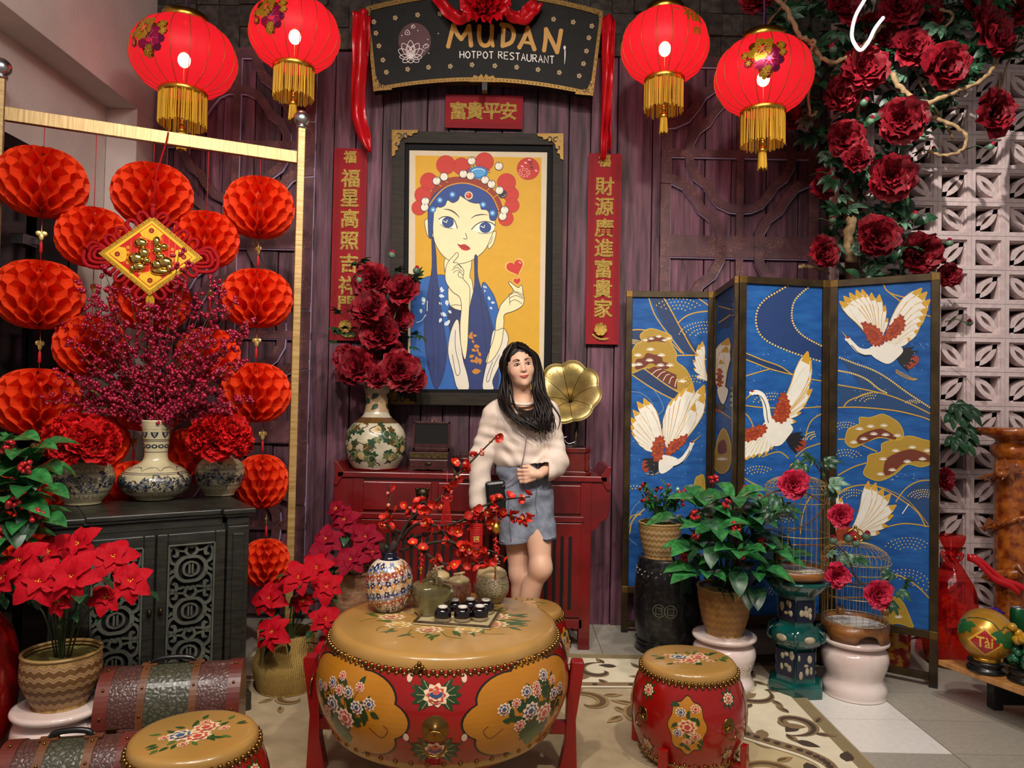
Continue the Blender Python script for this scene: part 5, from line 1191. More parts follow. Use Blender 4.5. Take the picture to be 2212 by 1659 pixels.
for i in range(2):
    x0 = .11 + i * dw; w = dw; z0, z1 = .13, cabz - .085
    d = MB()
    for (a0, b0, a1, b1) in ((x0 + .003, z0, x0 + .043, z1), (x0 + w - .043, z0, x0 + w - .003, z1), (x0 + .043, z0, x0 + w - .043, z0 + .045), (x0 + .043, z1 - .045, x0 + w - .043, z1)): d.box(a0, .02, b0, a1, .044, b1)
    door_ = d.build('door', m_cab, cab, bevel=.004)
    bd = MB(); e = .043
    for (a0, b0, a1, b1) in ((x0 + e, z0 + e, x0 + e + .007, z1 - e), (x0 + w - e - .007, z0 + e, x0 + w - e, z1 - e), (x0 + e, z0 + e, x0 + w - e, z0 + e + .007), (x0 + e, z1 - e - .007, x0 + w - e, z1 - e)): bd.box(a0, .014, b0, a1, .03, b1)
    bd.build('bead', m_cabl, door_, bevel=.002)
    f = fretwork(w - 2 * e, z1 - z0); f.v = [(a + x0 + w / 2, b + .04, c * (z1 - z0 - .1) / .82 + (z0 + z1) / 2) for a, b, c in f.v]
    f.build('pierced_scrollwork', m_cabl, door_, bevel=.0015)
    MB().box(x0 + e, .0448, z0 + e, x0 + w - e, .046, z1 - e).build('dark_lining', m_slot, door_)
    kx = x0 + (w - .02 if i == 0 else .02); MB().ell((kx, .006, .46), (.009, .012, .016), 12, 8).build('knob', m_obr, door_)
def on_cab(px, py): return WZ(px, py, cabz + .001)
pv = on_cab(334, 1078); s_ = pv.y / F
vase('tall_vase', 'tall narrow-necked vase with blue vine pattern in the middle of the cabinet', 'vase', pv,
     [(0, 0), (.07, 0), (.085, .012), (.125, .035), (.148, .07), (.145, .10), (.115, .135), (.075, .155), (.052, .175), (.048, .21), (.055, .27), (.062, .33), (.064, .345), (.057, .345), (.05, .30)], m_cream, blue_white(.04, .125, 3, n=120, rr=.14, zn=(.27, .335)), rz=.3, group='blue and cream vases on the cabinet')
for px, py, k, sd, lb in ((179, 1088, 1.0, 5, 'round vase with blue vine pattern at the left end of the cabinet'), (474, 1069, .95, 9, 'smaller round vase with blue vine pattern at the right end of the cabinet')):
    p = on_cab(px, py); q = p.y / F * (59 if px < 300 else 50) / .1
    vase('round_vase', lb, 'vase', p, [(a * q, b * q) for a, b in [(0, 0), (.055, 0), (.062, .01), (.085, .04), (.1, .085), (.095, .125), (.07, .155), (.045, .165), (.043, .178), (.05, .182), (.04, .182), (.036, .16)]], m_cream,
         blue_white(.045 * q, .12 * q, sd, n=84, rr=.1 * q), rz=sd, group='blue and cream vases on the cabinet')

# ================================================================ DRUMS
m_skin = mat('tan_drum_skin', '#a27a3c', '#b3894a', rough=.3, scale=4, coat=.5, bump=.03)
m_drumred = mat('drum_red_lacquer', '#8a0a08', '#980f0c', rough=.22, coat=.6, scale=3)
m_studb = mat('brass_stud', '#8f6c3a', rough=.25, metal=1)
def drum_prof(rt, rb, rm, z0, z1, n=14):
    out = []
    for i in range(n + 1):
        t = i / n; out.append((rb + (rt - rb) * t + (rm - (rt + rb) / 2) * (1 - (2 * t - 1) ** 2), z0 + (z1 - z0) * t))
    return out
def flower_spray(P, x, y, s, seed, sx=1.0, big=3, dens=1.0, pal=('#c04a3a', '#2f5c86', '#e6c9a0')):
    """peony bouquet painted round (x, y); sx = horizontal unit scale"""
    r_ = rng(seed); st_ = []
    for k in range(int(26 * dens)):
        a = r_.uniform(0, 2 * PI); d = s * r_.uniform(.35, 1.0); X, Y = x + sx * d * math.cos(a) * 1.0, y + d * math.sin(a) * .62
        lf(P, X, Y, a + r_.uniform(-.6, .6), s * .26, s * .11, '#2c4a22' if r_.random() < .6 else '#4a6a2c', 1, sx)
    for k in range(big):
        a = 2 * PI * k / big + .4; X, Y = x + sx * s * .34 * math.cos(a), y + s * .2 * math.sin(a); peony_p(P, X, Y, s * .3, pal[k % 2], pal[2], sx, 3)
    for k in range(4):
        a = 2 * PI * k / 4 + .9; X, Y = x + sx * s * .72 * math.cos(a), y + s * .42 * math.sin(a); peony_p(P, X, Y, s * .13, pal[0], pal[2], sx, 3)
def lf(P, x, y, a, l, w, c, ly, sx=1.0):
    n = 5; p = [(0, 0)] + [(l * t / n, w / 2 * math.sin(PI * (t / n) ** .8)) for t in range(1, n)] + [(l, 0)] + [(l * t / n, -w / 2 * math.sin(PI * (t / n) ** .8)) for t in range(n - 1, 0, -1)]
    ca, sa = math.cos(a), math.sin(a); P.poly([(x + sx * (u * ca - v * sa), y + u * sa + v * ca) for u, v in p], c, ly)
def peony_p(P, x, y, r, c, pale, sx=1.0, ly=3):
    for ring, (q, cc, nn) in enumerate(((1.0, pale, 9), (.74, c, 8), (.55, pale, 7), (.34, c, 5))):
        pts = []
        for i in range(nn * 4): a = 2 * PI * i / (nn * 4) + ring * .4; rr = r * q * (1 + .14 * math.cos(nn * a)); pts.append((x + sx * rr * math.cos(a), y + rr * .8 * math.sin(a)))
        P.poly(pts, cc, ly + ring)
    for i in range(3): P.line([(x + sx * r * (.2 + .2 * i) * math.cos(a), y - r * .1 + r * (.15 + .2 * i) * math.sin(a)) for a in (3.6, 4.2, 4.8, 5.4)], r * .05, '#8f3424', ly + 4.2, 2)
def studs(root, r, z, dz, n, rs_, name='stud', me=None, zig=True):
    for k in range(n):
        a = 2 * PI * k / n; q = (k % 2) * dz if zig else 0
        obj(name, me, root, T(r * math.cos(a), r * math.sin(a), z - q) @ SCL(rs_))
me_stud = ME(MB().ell((0, 0, 0), 1.0, 8, 6), 'stud', m_studb)
def drum_stool(label, loc, rz, seed, full=True):
    t = thing('drum_stool', label, 'drum stool', loc, rz, 'painted red drum stools'); h = .355; pf = drum_prof(.168, .168, .208, .03, h - .028)
    MB().lathe(pf, 56).build('shell', m_drumred, t)
    MB().lathe([(0, h), (.150, h), (.163, h - .003), (.170, h - .012), (.1735, h - .038), (.1705, h - .04)], 56).build('drumhead', m_skin, t)
    MB().lathe([(.171, .055), (.172, .03), (.165, .018), (0, .018)], 48).build('lower_drumhead', m_skin, t)
    studs(t, .176, h - .030, .013, 96, .0072, me=me_stud)
    studs(t, .178, .045, .012, 64, .0055, me=me_stud)
    P = Paint(lambda u, v, o: (u, v, h + o), .0002, .0004); flower_spray(P, 0, 0, .125, seed); P.build('drumhead_flowers', paint_mat('drum_paint', .3, .4), t)
    M_ = surf(pf); P = Paint(M_, .0003, .0008, maxlen=.014); P.ax = 5
    for k in range(4):
        a = k * PI / 2 - PI / 2 - .35; A = 1 / .2
        pts = []
        for i in range(48): q = 2 * PI * i / 48; w_ = 1 + .07 * math.cos(8 * q); pts.append((a + A * .062 * w_ * math.cos(q), .19 + .095 * w_ * math.sin(q)))
        P.poly(pts, '#1a1210', .3); P.poly([(a + (x - a) * .96, .19 + (y - .19) * .96) for x, y in pts], '#b5741a', 1)
        P.line([(a, .11), (a - .05, .16), (a, .2), (a + .05, .25)], .003, '#2c4a22', 2)
        for (dx, dy, s_) in ((0, .19, .03), (-.1, .235, .018), (.12, .25, .017), (-.14, .165, .017), (.12, .16, .018), (0, .14, .014)): peony_p(P, a + dx * 1.1, dy, s_, ('#b03a2c', '#2f4c76')[int(dx < 0)], '#d8b48c', A, 3)
        for i in range(18): lf(P, a + rng(i + seed).uniform(-.2, .2), .19 + rng(i * 3 + 1).uniform(-.07, .07), i * 1.3, .03, .013, '#24401e', 2, A)
        b_ = a + PI / 4; peony_p(P, b_, .275, .022, '#b0483c', '#e0c49c', A, 3)
        for i in range(8): lf(P, b_, .275, i * PI / 4, .038, .014, '#24401e', 2, A)
        peony_p(P, b_, .085, .02, '#b0483c', '#e0c49c', A, 3)
        for i in range(6): lf(P, b_, .085, i * PI / 3, .034, .013, '#24401e', 2, A)
    P.build('painted_decoration', paint_mat('drum_paint', .3, .4), t)
    for k in range(4):        # ring pulls
        a = k * PI / 2 - PI / 2 + .38; r0 = .207
        o = MB().lathe([(0, .008), (.012, .006), (.017, .003), (.024, .003), (.026, 0)], 20, RZ(a) @ T(r0, 0, .19) @ RY(R(90))).build('ring_plate', m_studb, t)
        MB().tube([(.022 * math.cos(q), .022 * math.sin(q), 0) for q in [2 * PI * i / 18 for i in range(18)]], .003, 6, closed=True, M=RZ(a) @ T(r0 + .014, 0, .170) @ RY(R(82))).build('ring', m_studb, o)
    for k in range(4):
        a = k * PI / 2 - PI / 2 + .05 + PI / 4
        MB().box(.155, -.018, 0, .215, .018, .03).box(.20, -.016, .0, .222, .016, .10).build('foot', m_drumred, t, bevel=.003).matrix_basis = RZ(a)
    return t
ds = []
p = W(1485, 1640, 2.76); drum_stool('red painted drum stool with tan flowered top in front of the pink ceramic stool', (p.x, 2.76, RZ0), .1, 11)
p = W(420, 1598, 2.1); drum_stool('red painted drum stool beside the trunks at the bottom left', (p.x, 2.1, .0), .9, 23)
p = W(1134, 1306, 3.42); drum_stool('red painted drum stool half hidden behind the large drum table', (p.x + .0, 3.42, RZ0), 1.5, 31)
# large drum table
DY = 2.62; p = W(962, 1345, DY); DX = p.x; dh = .535; dz0 = .20
dt = thing('drum_table', 'large red and ochre painted drum used as a tea table on a red stand', 'drum table', (DX, DY, 0), 0)
pf = drum_prof(.388, .375, .434, dz0, dh - .03, 18)
MB().lathe(pf, 96).build('shell', m_drumred, dt)
MB().lathe([(0, dh), (.36, dh), (.378, dh - .003), (.388, dh - .012), (.394, dh - .045), (.391, dh - .05)], 96).build('drumhead', m_skin, dt)
MB().lathe([(.386, dz0 + .04), (.384, dz0), (.37, dz0 - .012), (0, dz0 - .012)], 80).build('lower_drumhead', m_skin, dt)
studs(dt, .397, dh - .042, .012, 200, .0088, me=me_stud); studs(dt, .386, dz0 + .028, .011, 98, .0082, me=me_stud)
for i, (da, dz_) in enumerate([(0, .018), (-.022, .008), (.022, .008), (0, .004), (-.04, 0), (.04, 0)]):
    a = R(-96) + da; obj('stud', me_stud, dt, T(.401 * math.cos(a), .401 * math.sin(a), dh - .036 + dz_) @ SCL(.0075))
P = Paint(lambda u, v, o: (u, v, dh + o), .0002, .0004, ); r_ = rng(5)
for k in range(46):
    a = r_.uniform(0, 2 * PI); d = r_.uniform(.16, .25); lf(P, d * math.cos(a), d * math.sin(a) * .75, a + r_.uniform(-.8, .8), .06, .016, '#3a5a26', 1)
for k in range(12): a = 2 * PI * k / 12; P.line([(.2 * math.cos(a), .15 * math.sin(a)), (.26 * math.cos(a + .1), .2 * math.sin(a + .1)), (.30 * math.cos(a + .25), .22 * math.sin(a + .25))], .003, '#4a5a26', 1, 4)
for k in range(9): a = 2 * PI * k / 9 + .3; peony_p(P, .19 * math.cos(a), .135 * math.sin(a), .045, '#d0a040' if k % 2 else '#c06a4a', '#e0cfa0', 1, 2)
P.build('drumhead_flowers', paint_mat('drum_paint', .3, .4), dt)
P = Paint(surf(pf), .0003, .0008, maxlen=.02); A = 1 / .43; P.ax = A; zm = (dz0 + dh) / 2 - .015
def cart(a, hw, hh):
    pts = []
    for i in range(64):
        q = 2 * PI * i / 64; w_ = .95 + .11 * abs(math.sin(q * 4 + PI / 2)) ** .8
        pts.append((a + A * hw * w_ * math.cos(q), zm + hh * w_ * math.sin(q)))
    return pts
for k in range(4):
    a = R(-90) + (k - .5) * PI / 2 + .03; pts = cart(a, .25, .145)
    P.poly(pts, '#181412', .3); P.poly([(a + (x - a) * .972, zm + (y - zm) * .965) for x, y in pts], '#b5741a', 1)
    r_ = rng(k + 3)
    for br in range(7):        # bouquet: stems, leaves, flowers, from a grass tuft at the foot
        sx_ = (br - 3) / 3; tipx, tipz = a + A * (.13 * sx_), zm + .085 - abs(sx_) * .05 + r_.uniform(-.02, .03)
        P.line([(a + A * .01 * sx_, zm - .11), (a + A * .05 * sx_, zm - .04), (tipx, tipz)], .003, '#6a2a14', 2, 4)
        for j in range(16):
            t_ = r_.uniform(.15, 1); X = a + A * (.01 + .12 * t_) * sx_ + A * r_.uniform(-.02, .02); Z = zm - .1 + t_ * (tipz - zm + .1) + r_.uniform(-.012, .012)
            lf(P, X, Z, r_.uniform(0, 6.28), .036, .019, '#1f3a1c', 2.6, A)
        peony_p(P, tipx, tipz, .017 if br % 2 else .022, '#b03a3c' if br % 2 else '#2f4c76', '#e0bfa0', A, 4)
    for (dx, dz_, s_, c_) in ((-.03, .0, .032, '#2f4c76'), (.035, -.025, .036, '#c04a4c'), (-.07, -.035, .022, '#b03a3c'), (.085, .02, .024, '#2f4c76'), (.0, .05, .02, '#b03a3c')): peony_p(P, a + A * dx, zm + dz_, s_, c_, '#e6c6aa', A, 5)
    for j in range(14): an = R(40 + j * 100 / 13); lf(P, a, zm - .125, an, .07, .009, '#3a5a26', 3, A)
    P.line([(a - A * .13, zm - .03), (a - A * .17, zm - .055), (a - A * .195, zm - .03), (a - A * .18, zm - .015)], .003, '#6a2a14', 2, 5); P.line([(a + A * .13, zm - .03), (a + A * .17, zm - .055), (a + A * .195, zm - .03), (a + A * .18, zm - .015)], .003, '#6a2a14', 2, 5)
    b_ = a + PI / 4
    for zc, s_ in ((dh - .10, .036), (dz0 + .07, .034)):
        for i in range(10):
            an = (i % 5 - 2) * .42 + (0 if i < 5 else PI); lf(P, b_ + A * .02 * math.cos(an), zc, an, .058, .024, '#1f3c1c', 2, A)
            P.line([(b_ + A * .02 * math.cos(an), zc), (b_ + A * .06 * math.cos(an), zc + .05 * math.sin(an))], .0012, '#c8b478', 3, 0)
        peony_p(P, b_, zc, s_, '#c0483c', '#e8c8a4', A, 4); P.ell(b_, zc + .002, .02 * A, .009, '#2f4c76', 8.5, 14); P.ell(b_, zc + .008, .011 * A, .007, '#c8584a', 9, 12)
        for sg in (-1, 1): P.line([(b_ + sg * A * .05, zc), (b_ + sg * A * .075, zc + .02), (b_ + sg * A * .085, zc + .035)], .003, '#2a4a22', 2); P.ell(b_ + sg * A * .086, zc + .042, .009 * A, .012, '#d8b8a0', 4, 10)
P.build('painted_decoration', paint_mat('drum_paint', .3, .4), dt)
for k in range(4):
    a = R(-90) + k * PI / 2 + .03
    o = MB().lathe([(0, .020), (.012, .016), (.018, .006), (.034, .004), (.040, 0)], 28, RZ(a) @ T(.432, 0, zm - .01) @ RY(R(90))).build('ring_plate', m_studb, dt)
    MB().tube([(.034 * math.cos(q), .034 * math.sin(q), 0) for q in [2 * PI * i / 24 for i in range(24)]], .004, 8, closed=True, M=RZ(a) @ T(.456, 0, zm - .045) @ RY(R(84))).build('ring', m_studb, o)
m_stand = mat('stand_red', '#8a0c10', rough=.35, coat=.3)
for k in range(4):
    a = R(-90) + k * PI / 2 + R(0 if k % 2 else 0); hgt = .40 if k % 2 else .185
    q = MB(); q.prism([(.400, 0), (.47, 0), (.462, hgt * .5), (.49, hgt - .01), (.485, hgt), (.445, hgt), (.43, hgt * .7), (.425, hgt * .3)] if k % 2 else [(.33, 0), (.44, 0), (.43, .1), (.455, hgt), (.40, hgt), (.35, .1)], -.026, .026, RX(R(90)))
    q.build('stand_post', m_stand, dt, bevel=.004).matrix_basis = RZ(a)
MB().lathe([(.27, .15), (.31, .15), (.31, .186), (.27, .186), (.27, .15)], 48, smooth=False).build('stand_ring', m_stand, dt)
for k in range(4): MB().box(.33, -.022, .15, .43, .022, dz0 - .013).build('stand_block', m_stand, dt, bevel=.004).matrix_basis = RZ(k * PI / 2)

# ================================================================ TRUNKS
m_tlea = mat('brown_leatherette', '#3d2420', '#5a3730', rough=.36, scale=75, kind='crack', bump=.3, coat=.2, lo=0, hi=.2)
m_tpat = mat('petal_embossed_leather', '#2c2b22', '#4a4938', rough=.36, scale=60, kind='crack', bump=.35, coat=.2, lo=0, hi=.15)
m_trim = mat('red_brown_leather', '#58201a', '#6a2b20', rough=.4, scale=9, coat=.2)
m_strap = mat('tan_strap_leather', '#5a3218', '#6e4226', rough=.45, scale=12, bump=.1)
def trunk(label, loc, rz, w, d, h):
    t = thing('travel_trunk', label, 'trunk', loc, rz, 'embossed leather trunks with domed lids'); hb = h * .55; r = d / 2; n = 28
    def arc(rr, z0=hb, hh=h - hb): return [(-math.cos(PI * i / n) * rr, z0 + math.sin(PI * i / n) * (hh - (r - rr) * 1.0)) for i in range(n + 1)]
    def lid_seg(x0, x1, rr, nm, m_, par, y_in=.008):
        mb = MB(); o_ = arc(rr); 
        mb.prism([(a, b) for a, b in o_] + [(a * .97, b) for a, b in [(rr, hb - .01), (-rr, hb - .01)]], x0, x1, RZ(R(90)) @ RX(R(90))); return mb.build(nm, m_, par)
    body = MB().box(-w / 2, -r, .004, w / 2, r, hb - .004).build('body', m_tlea, t, bevel=.004)
    MB().box(-w * .17, -r - .0012, .01, w * .15, -r, hb - .01).build('patterned_panel', m_tpat, body)
    lid = lid_seg(-w / 2, w / 2, r - .001, 'lid', m_tlea, t)
    lid_seg(-w * .17, w * .15, r + .0012, 'patterned_band', m_tpat, lid)
    for x0, x1 in ((-w / 2 - .003, -w / 2 + .04), (w / 2 - .04, w / 2 + .003)):
        lid_seg(x0, x1, r + .003, 'edge_trim', m_trim, lid); MB().box(x0, -r - .003, 0, x1, r + .003, hb - .006).build('edge_trim', m_trim, body, bevel=.002)
    for xc in (-w * .19, w * .17):
        lid_seg(xc - .012, xc + .012, r + .0045, 'strap', m_strap, lid)
        MB().box(xc - .012, -r - .006, .0, xc + .012, -r, hb).build('strap', m_strap, body)
    for z in (hb - .02, .012): MB().box(-w / 2, -r - .004, z - .008, w / 2, -r, z + .008).build('band', m_trim, body)
    for xc in (-w * .37, w * .36):
        MB().box(xc - .017, -r - .011, hb - .042, xc + .017, -r - .003, hb + .006).box(xc - .011, -r - .016, hb - .034, xc + .011, -r - .010, hb - .014).build('latch', m_studb, body, bevel=.002)
    zt = h + .003; hd = MB().tube(catmull([(-w * .17, 0, zt), (-w * .14, 0, zt + .016), (0, 0, zt + .022), (w * .12, 0, zt + .016), (w * .15, 0, zt)], 5), .009, 8)
    hd.build('handle', m_blk, t)
    for x in (-w * .18, w * .16): MB().cbox((x, 0, zt + .002), (.05, .022, .008)).ell((x, 0, zt + .008), .006, 8, 5).build('handle_tab', m_strap, t, bevel=.002)
    sm = MB()
    for xc in (-w / 2 + .02, w / 2 - .02, -w * .19, w * .17):
        for k in (2, 7, 12): a = PI * k / n; sm.ell((xc, -math.cos(a) * (r + .005), hb + math.sin(a) * (h - hb + .005)), .005, 8, 5)
        sm.ell((xc, -r - .006, hb - .02), .005, 8, 5)
    sm.build('rivets', m_studb, t, kind='stuff')
    return t
trunk('larger embossed leather trunk with domed lid in front of the cabinet', (-1.165, 2.63, 0), R(14), .45, .25, .355)
trunk('smaller embossed leather trunk at the bottom left corner beside the drum stool', (-1.25, 2.17, 0), R(12), .345, .22, .30)
# ================================================================ FLOWER AND LEAF KIT
m_pdark = mat('deep_red_petal', '#620614', '#8c0f20', rough=.6, spec=.3, island=.45, trans=.12, scale=9)
m_pred = mat('bright_red_petal', '#b00e16', '#cc1c18', rough=.65, spec=.15, island=.35, trans=.15, scale=9)
m_ppink = mat('pink_red_petal', '#b5163e', '#d33050', rough=.6, island=.3, trans=.15, scale=9)
m_poin = mat('poinsettia_red', '#a80818', '#c00c22', rough=.7, spec=.15, island=.2, trans=.12, scale=12)
m_poind = mat('poinsettia_crimson', '#7c0820', '#960f2c', rough=.7, spec=.15, island=.2, trans=.12, scale=12)
m_leaf = mat('glossy_green_leaf', '#1e5428', '#3a8244', rough=.28, coat=.3, scale=6, rnd=.35, trans=.1)
m_leafd = mat('dark_green_leaf', '#16321f', '#2a5634', rough=.4, scale=8, rnd=.4, trans=.08)
m_leafl = mat('grey_green_leaf', '#3a5a46', '#66866a', rough=.45, scale=8, rnd=.3)
m_stem = mat('green_stem', '#26391a', '#3a4a22', rough=.6); m_twig = mat('brown_twig', '#3a2414', '#5c3f26', rough=.75, scale=30, bump=.3)
m_vine = mat('pale_vine_wood', '#7a5f40', '#a88a62', rough=.8, scale=24, bump=.5)
m_berry = mat('crimson_berry', '#8e0a2c', rough=.22, coat=.5, island=.3); m_berryr = mat('red_berry', '#a50f18', rough=.22, coat=.5, island=.25)
m_yel = mat('yellow_stamen', '#d8a820', rough=.6)
def peony(seed, mats, rings=((10, 1.0, .55, 8), (10, .92, .5, 30), (9, .74, .42, 48), (8, .55, .34, 62), (6, .38, .26, 78))):
    mb = MB(); r_ = rng(seed)
    for ri, (n, L_, w, tl) in enumerate(rings):
        for k in range(n): petal(mb, L_ * r_.uniform(.85, 1.08), w * r_.uniform(.8, 1.1), R(tl + r_.uniform(-10, 10)), 2 * PI * k / n + r_.uniform(-.2, .2) + ri * .4, .16, .13, 5, 4, base=.02, ph=r_.uniform(0, 6), curl=r_.uniform(0, .3), M=T(0, 0, -.05 * ri))
    return mb
pe_dark = [ME(peony(i, None), 'bloom', m_pdark) for i in range(4)]
pe_red = [ME(peony(10 + i, None), 'bloom', m_pred) for i in range(3)]
pe_pink = [ME(peony(20 + i, None), 'bloom', m_ppink) for i in range(2)]
def leafmesh(kind):
    mb = MB()
    if kind == 'oval': mb.grid(lambda u, v: ((u - .5) * 2 * .26 * math.sin(PI * (.04 + .96 * v)) ** .75 + 0, v, .22 * math.sin(PI * v * .9) - .05 * v + .12 * abs(u - .5) * math.sin(PI * v) + .012 * math.sin(v * 24) * (abs(u - .5) * 2)), 4, 9)
    elif kind == 'bract': mb.grid(lambda u, v: ((u - .5) * 2 * .36 * max(.06, math.sin(PI * min(1, .12 + .9 * v)) ** .8) * (1 + .1 * math.sin(v * 17)), v, .14 * math.sin(PI * v) - .16 * v * v + .10 * abs(u - .5)), 4, 8)
    elif kind == 'small': mb.grid(lambda u, v: ((u - .5) * 2 * .16 * math.sin(PI * (.05 + .95 * v)), v, .18 * math.sin(PI * v * .8)), 2, 4)
    elif kind == 'lobed':
        for a, l in ((0, 1.0), (.62, .78), (-.62, .78), (1.25, .55), (-1.25, .55)):
            mb.grid(lambda u, v, a=a, l=l: V(((u - .5) * 2 * .17 * math.sin(PI * (.08 + .92 * v)) ** .7 * (1 + .22 * math.sin(v * 19)), v * l, .10 * math.sin(PI * v) - .2 * v * v + .08 * abs(u - .5))), 4, 6, M=T(0, .12, 0) @ RZ(a))
        mb.tube([(0, -.25, .02), (0, .15, 0)], .012, 4)
    return mb
L_oval = ME(leafmesh('oval'), 'leaf', m_leaf); L_small = ME(leafmesh('small'), 'leaf', m_leaf); L_dark = ME(leafmesh('lobed'), 'leaf', m_leafd); L_lite = ME(leafmesh('lobed'), 'leaf', m_leafl); L_odk = ME(leafmesh('oval'), 'leaf', m_leafd)
B_red = ME(leafmesh('bract'), 'petal', m_poin); B_cri = ME(leafmesh('bract'), 'petal', m_poind)
def ydir(d, up=(0, 0, 1)):            # local +Y along d, local +Z towards up
    d = V(d).normalized(); x = d.cross(V(up)); x = x.normalized() if x.length > 1e-4 else V((1, 0, 0)); z = x.cross(d)
    return Matrix((x, d, z)).transposed().to_4x4()
def bunch(name, label, cat, group, c, rx, ry, rz, n, sz, meshes, seed, mn=-.2, pts=None):
    t = thing(name, label, cat, c, 0, group); r_ = rng(seed)
    for i in range(n):
        z = mn + (1 - mn) * (i + .5) / n; a = i * 2.4 + r_.uniform(-.2, .2); q = math.sqrt(max(0, 1 - z * z)); d = V((q * math.cos(a), q * math.sin(a), z))
        obj('flower', r_.choice(meshes), t, aimM((d.x * rx, d.y * ry, d.z * rz), (d.x, d.y, d.z + .1), r_.uniform(0, 6), sz * r_.uniform(.9, 1.15)))
    return t
# carnations in the small vases
for px, py, yy, rx, rz_, lb in ((176, 952, 2.97, .10, .062, 'dense bunch of red silk carnations in the left round vase'), (476, 948, 3.22, .092, .068, 'dense bunch of red silk carnations in the right round vase')):
    c = W(px, py, yy); t = bunch('carnation_bunch', lb, 'flowers', 'red carnation bunches on the cabinet', c, rx, rx * .85, rz_, 26, .062, pe_red, px, -.45)
    bz = on_cab(*((179, 1088) if px < 300 else (474, 1069)))
    MB().tube([(bz.x - c.x, bz.y - c.y, .10 + cabz - c.z), (0, 0, 0)], .012, 6).build('stem', m_stem, t)
# berry spray
r_ = rng(77); c = on_cab(334, 1078) + V((0, 0, .33)); bs_ = thing('berry_spray', 'large spray of crimson berries in the tall middle vase on the cabinet', 'berry branches', c)
bm2 = MB(); KS = c.y / F
for k in range(56):
    a = R(-80 + 160 * (k + r_.uniform(-.3, .3)) / 55); L_ = (265 + 60 * math.cos(a * 1.1)) * r_.uniform(.5, 1.0) if abs(a) < R(62) else 262 * r_.uniform(.5, .95)
    L_ *= KS * (1.02 if abs(a) > R(50) else 1.2); sy = r_.uniform(-.55, .12); d = V((math.sin(a), sy, math.cos(a) * (.95 if abs(a) < R(60) else .9) + .05)).normalized()
    p0 = V((0, 0, -.12)); pts = catmull([p0, p0 + V((d.x * .1, d.y * .1, .16)), d * L_ * .55, d * L_ + V((0, 0, -.03 * abs(math.sin(a))))], 5)
    MB().tube(pts, [.0035 * (1 - .6 * i / len(pts)) for i in range(len(pts))], 4).build('branch', m_twig, bs_)
    nb = int(13 + L_ * 30)
    for j in range(nb):
        t_ = .26 + .74 * (j + r_.random()) / nb; i = min(int(t_ * (len(pts) - 1)), len(pts) - 2); p = pts[i].lerp(pts[i + 1], t_ * (len(pts) - 1) - i)
        dr = V((r_.gauss(0, 1), r_.gauss(0, 1), r_.gauss(0, 1) + .4)).normalized(); l = r_.uniform(.012, .035); q = p + dr * l
        for m_ in range(3):
            qq = q + V((r_.uniform(-.011, .011), r_.uniform(-.011, .011), r_.uniform(-.011, .011))) * (m_ > 0); bm2.ell(qq, .0084 * r_.uniform(.8, 1.1), 7, 5)
bm2.build('berries', m_berry, bs_, kind='stuff')
# ---------------------------------------------------------------- baskets and stools
def weave(P, pf, z0, z1, rad, n, cols, zig=.010, rows=9):
    P.ax = 1 / rad; P.maxlen = None
    rh = (z1 - z0) / rows
    for r in range(rows):
        c_ = cols[r % len(cols)]
        if c_ is None: continue
        z = z0 + (r + .5) * rh; pts = []
        for i in range(n * 2 + 1): pts.append((PI * i / n, z + (zig if i % 2 else -zig) * .5))
        up = [(x, y + rh * .5) for x, y in pts]; dn = [(x, y - rh * .5) for x, y in pts]
        for i in range(n * 2): P.poly([dn[i], dn[i + 1], up[i + 1], up[i]], c_, 1)
    for i in range(n * 2):
        for r in range(rows * 2): z = z0 + r * rh * .5; P.line([(PI * i / n, z + (zig if i % 2 else -zig) * .5), (PI * (i + 1) / n, z + (-zig if i % 2 else zig) * .5)], .0012, '#6a4c2a', 2, 0)
m_bam = mat('woven_bamboo', '#8a6638', '#a8834c', rough=.55, scale=60, bump=.6, kind='check'); m_soil = mat('dry_moss', '#6a6432', '#8a8444', rough=.95, scale=40, bump=.6)
m_stool = mat('white_pink_glaze', '#d8bfb8', '#e4d6cf', rough=.12, coat=.8, scale=3)
def bamboo(label, loc, rt, rb, h, seed, cols=('#a8845a', '#6e4a28'), bowl=False):
    pr = [(0, 0), (rb, 0), (rb * 1.02, .006), (rb + (rt - rb) * .55, h * .35), (rt * .98, h * .75), (rt, h)] if not bowl else [(0, 0), (rb, 0), (rb * 1.02, .008), (rt * .99, h * .45), (rt * 1.03, h * .7), (rt, h)]
    t, pf = vase('bamboo_planter', label, 'planter', loc, pr, m_bam, lambda P, pf: weave(P, pf, .015, h - .02, rt, 26, cols, .009, max(6, int(h / .018))), 'woven bamboo planters', part='basket', coat=0, rough=.55, maxlen=None, eps=.0004)
    MB().tube([(rt * math.cos(a), rt * math.sin(a), h - .004) for a in [2 * PI * k / 32 for k in range(32)]], .006, 6, closed=True).tube([(rt * .985 * math.cos(a), rt * .985 * math.sin(a), h - .016) for a in [2 * PI * k / 32 for k in range(32)]], .004, 6, closed=True).build('rim', mat('bamboo_rim', '#9a7a48', rough=.45), t)
    MB().disc(rt * .93, h - .022, 24).build('moss', m_soil, t)
    return t
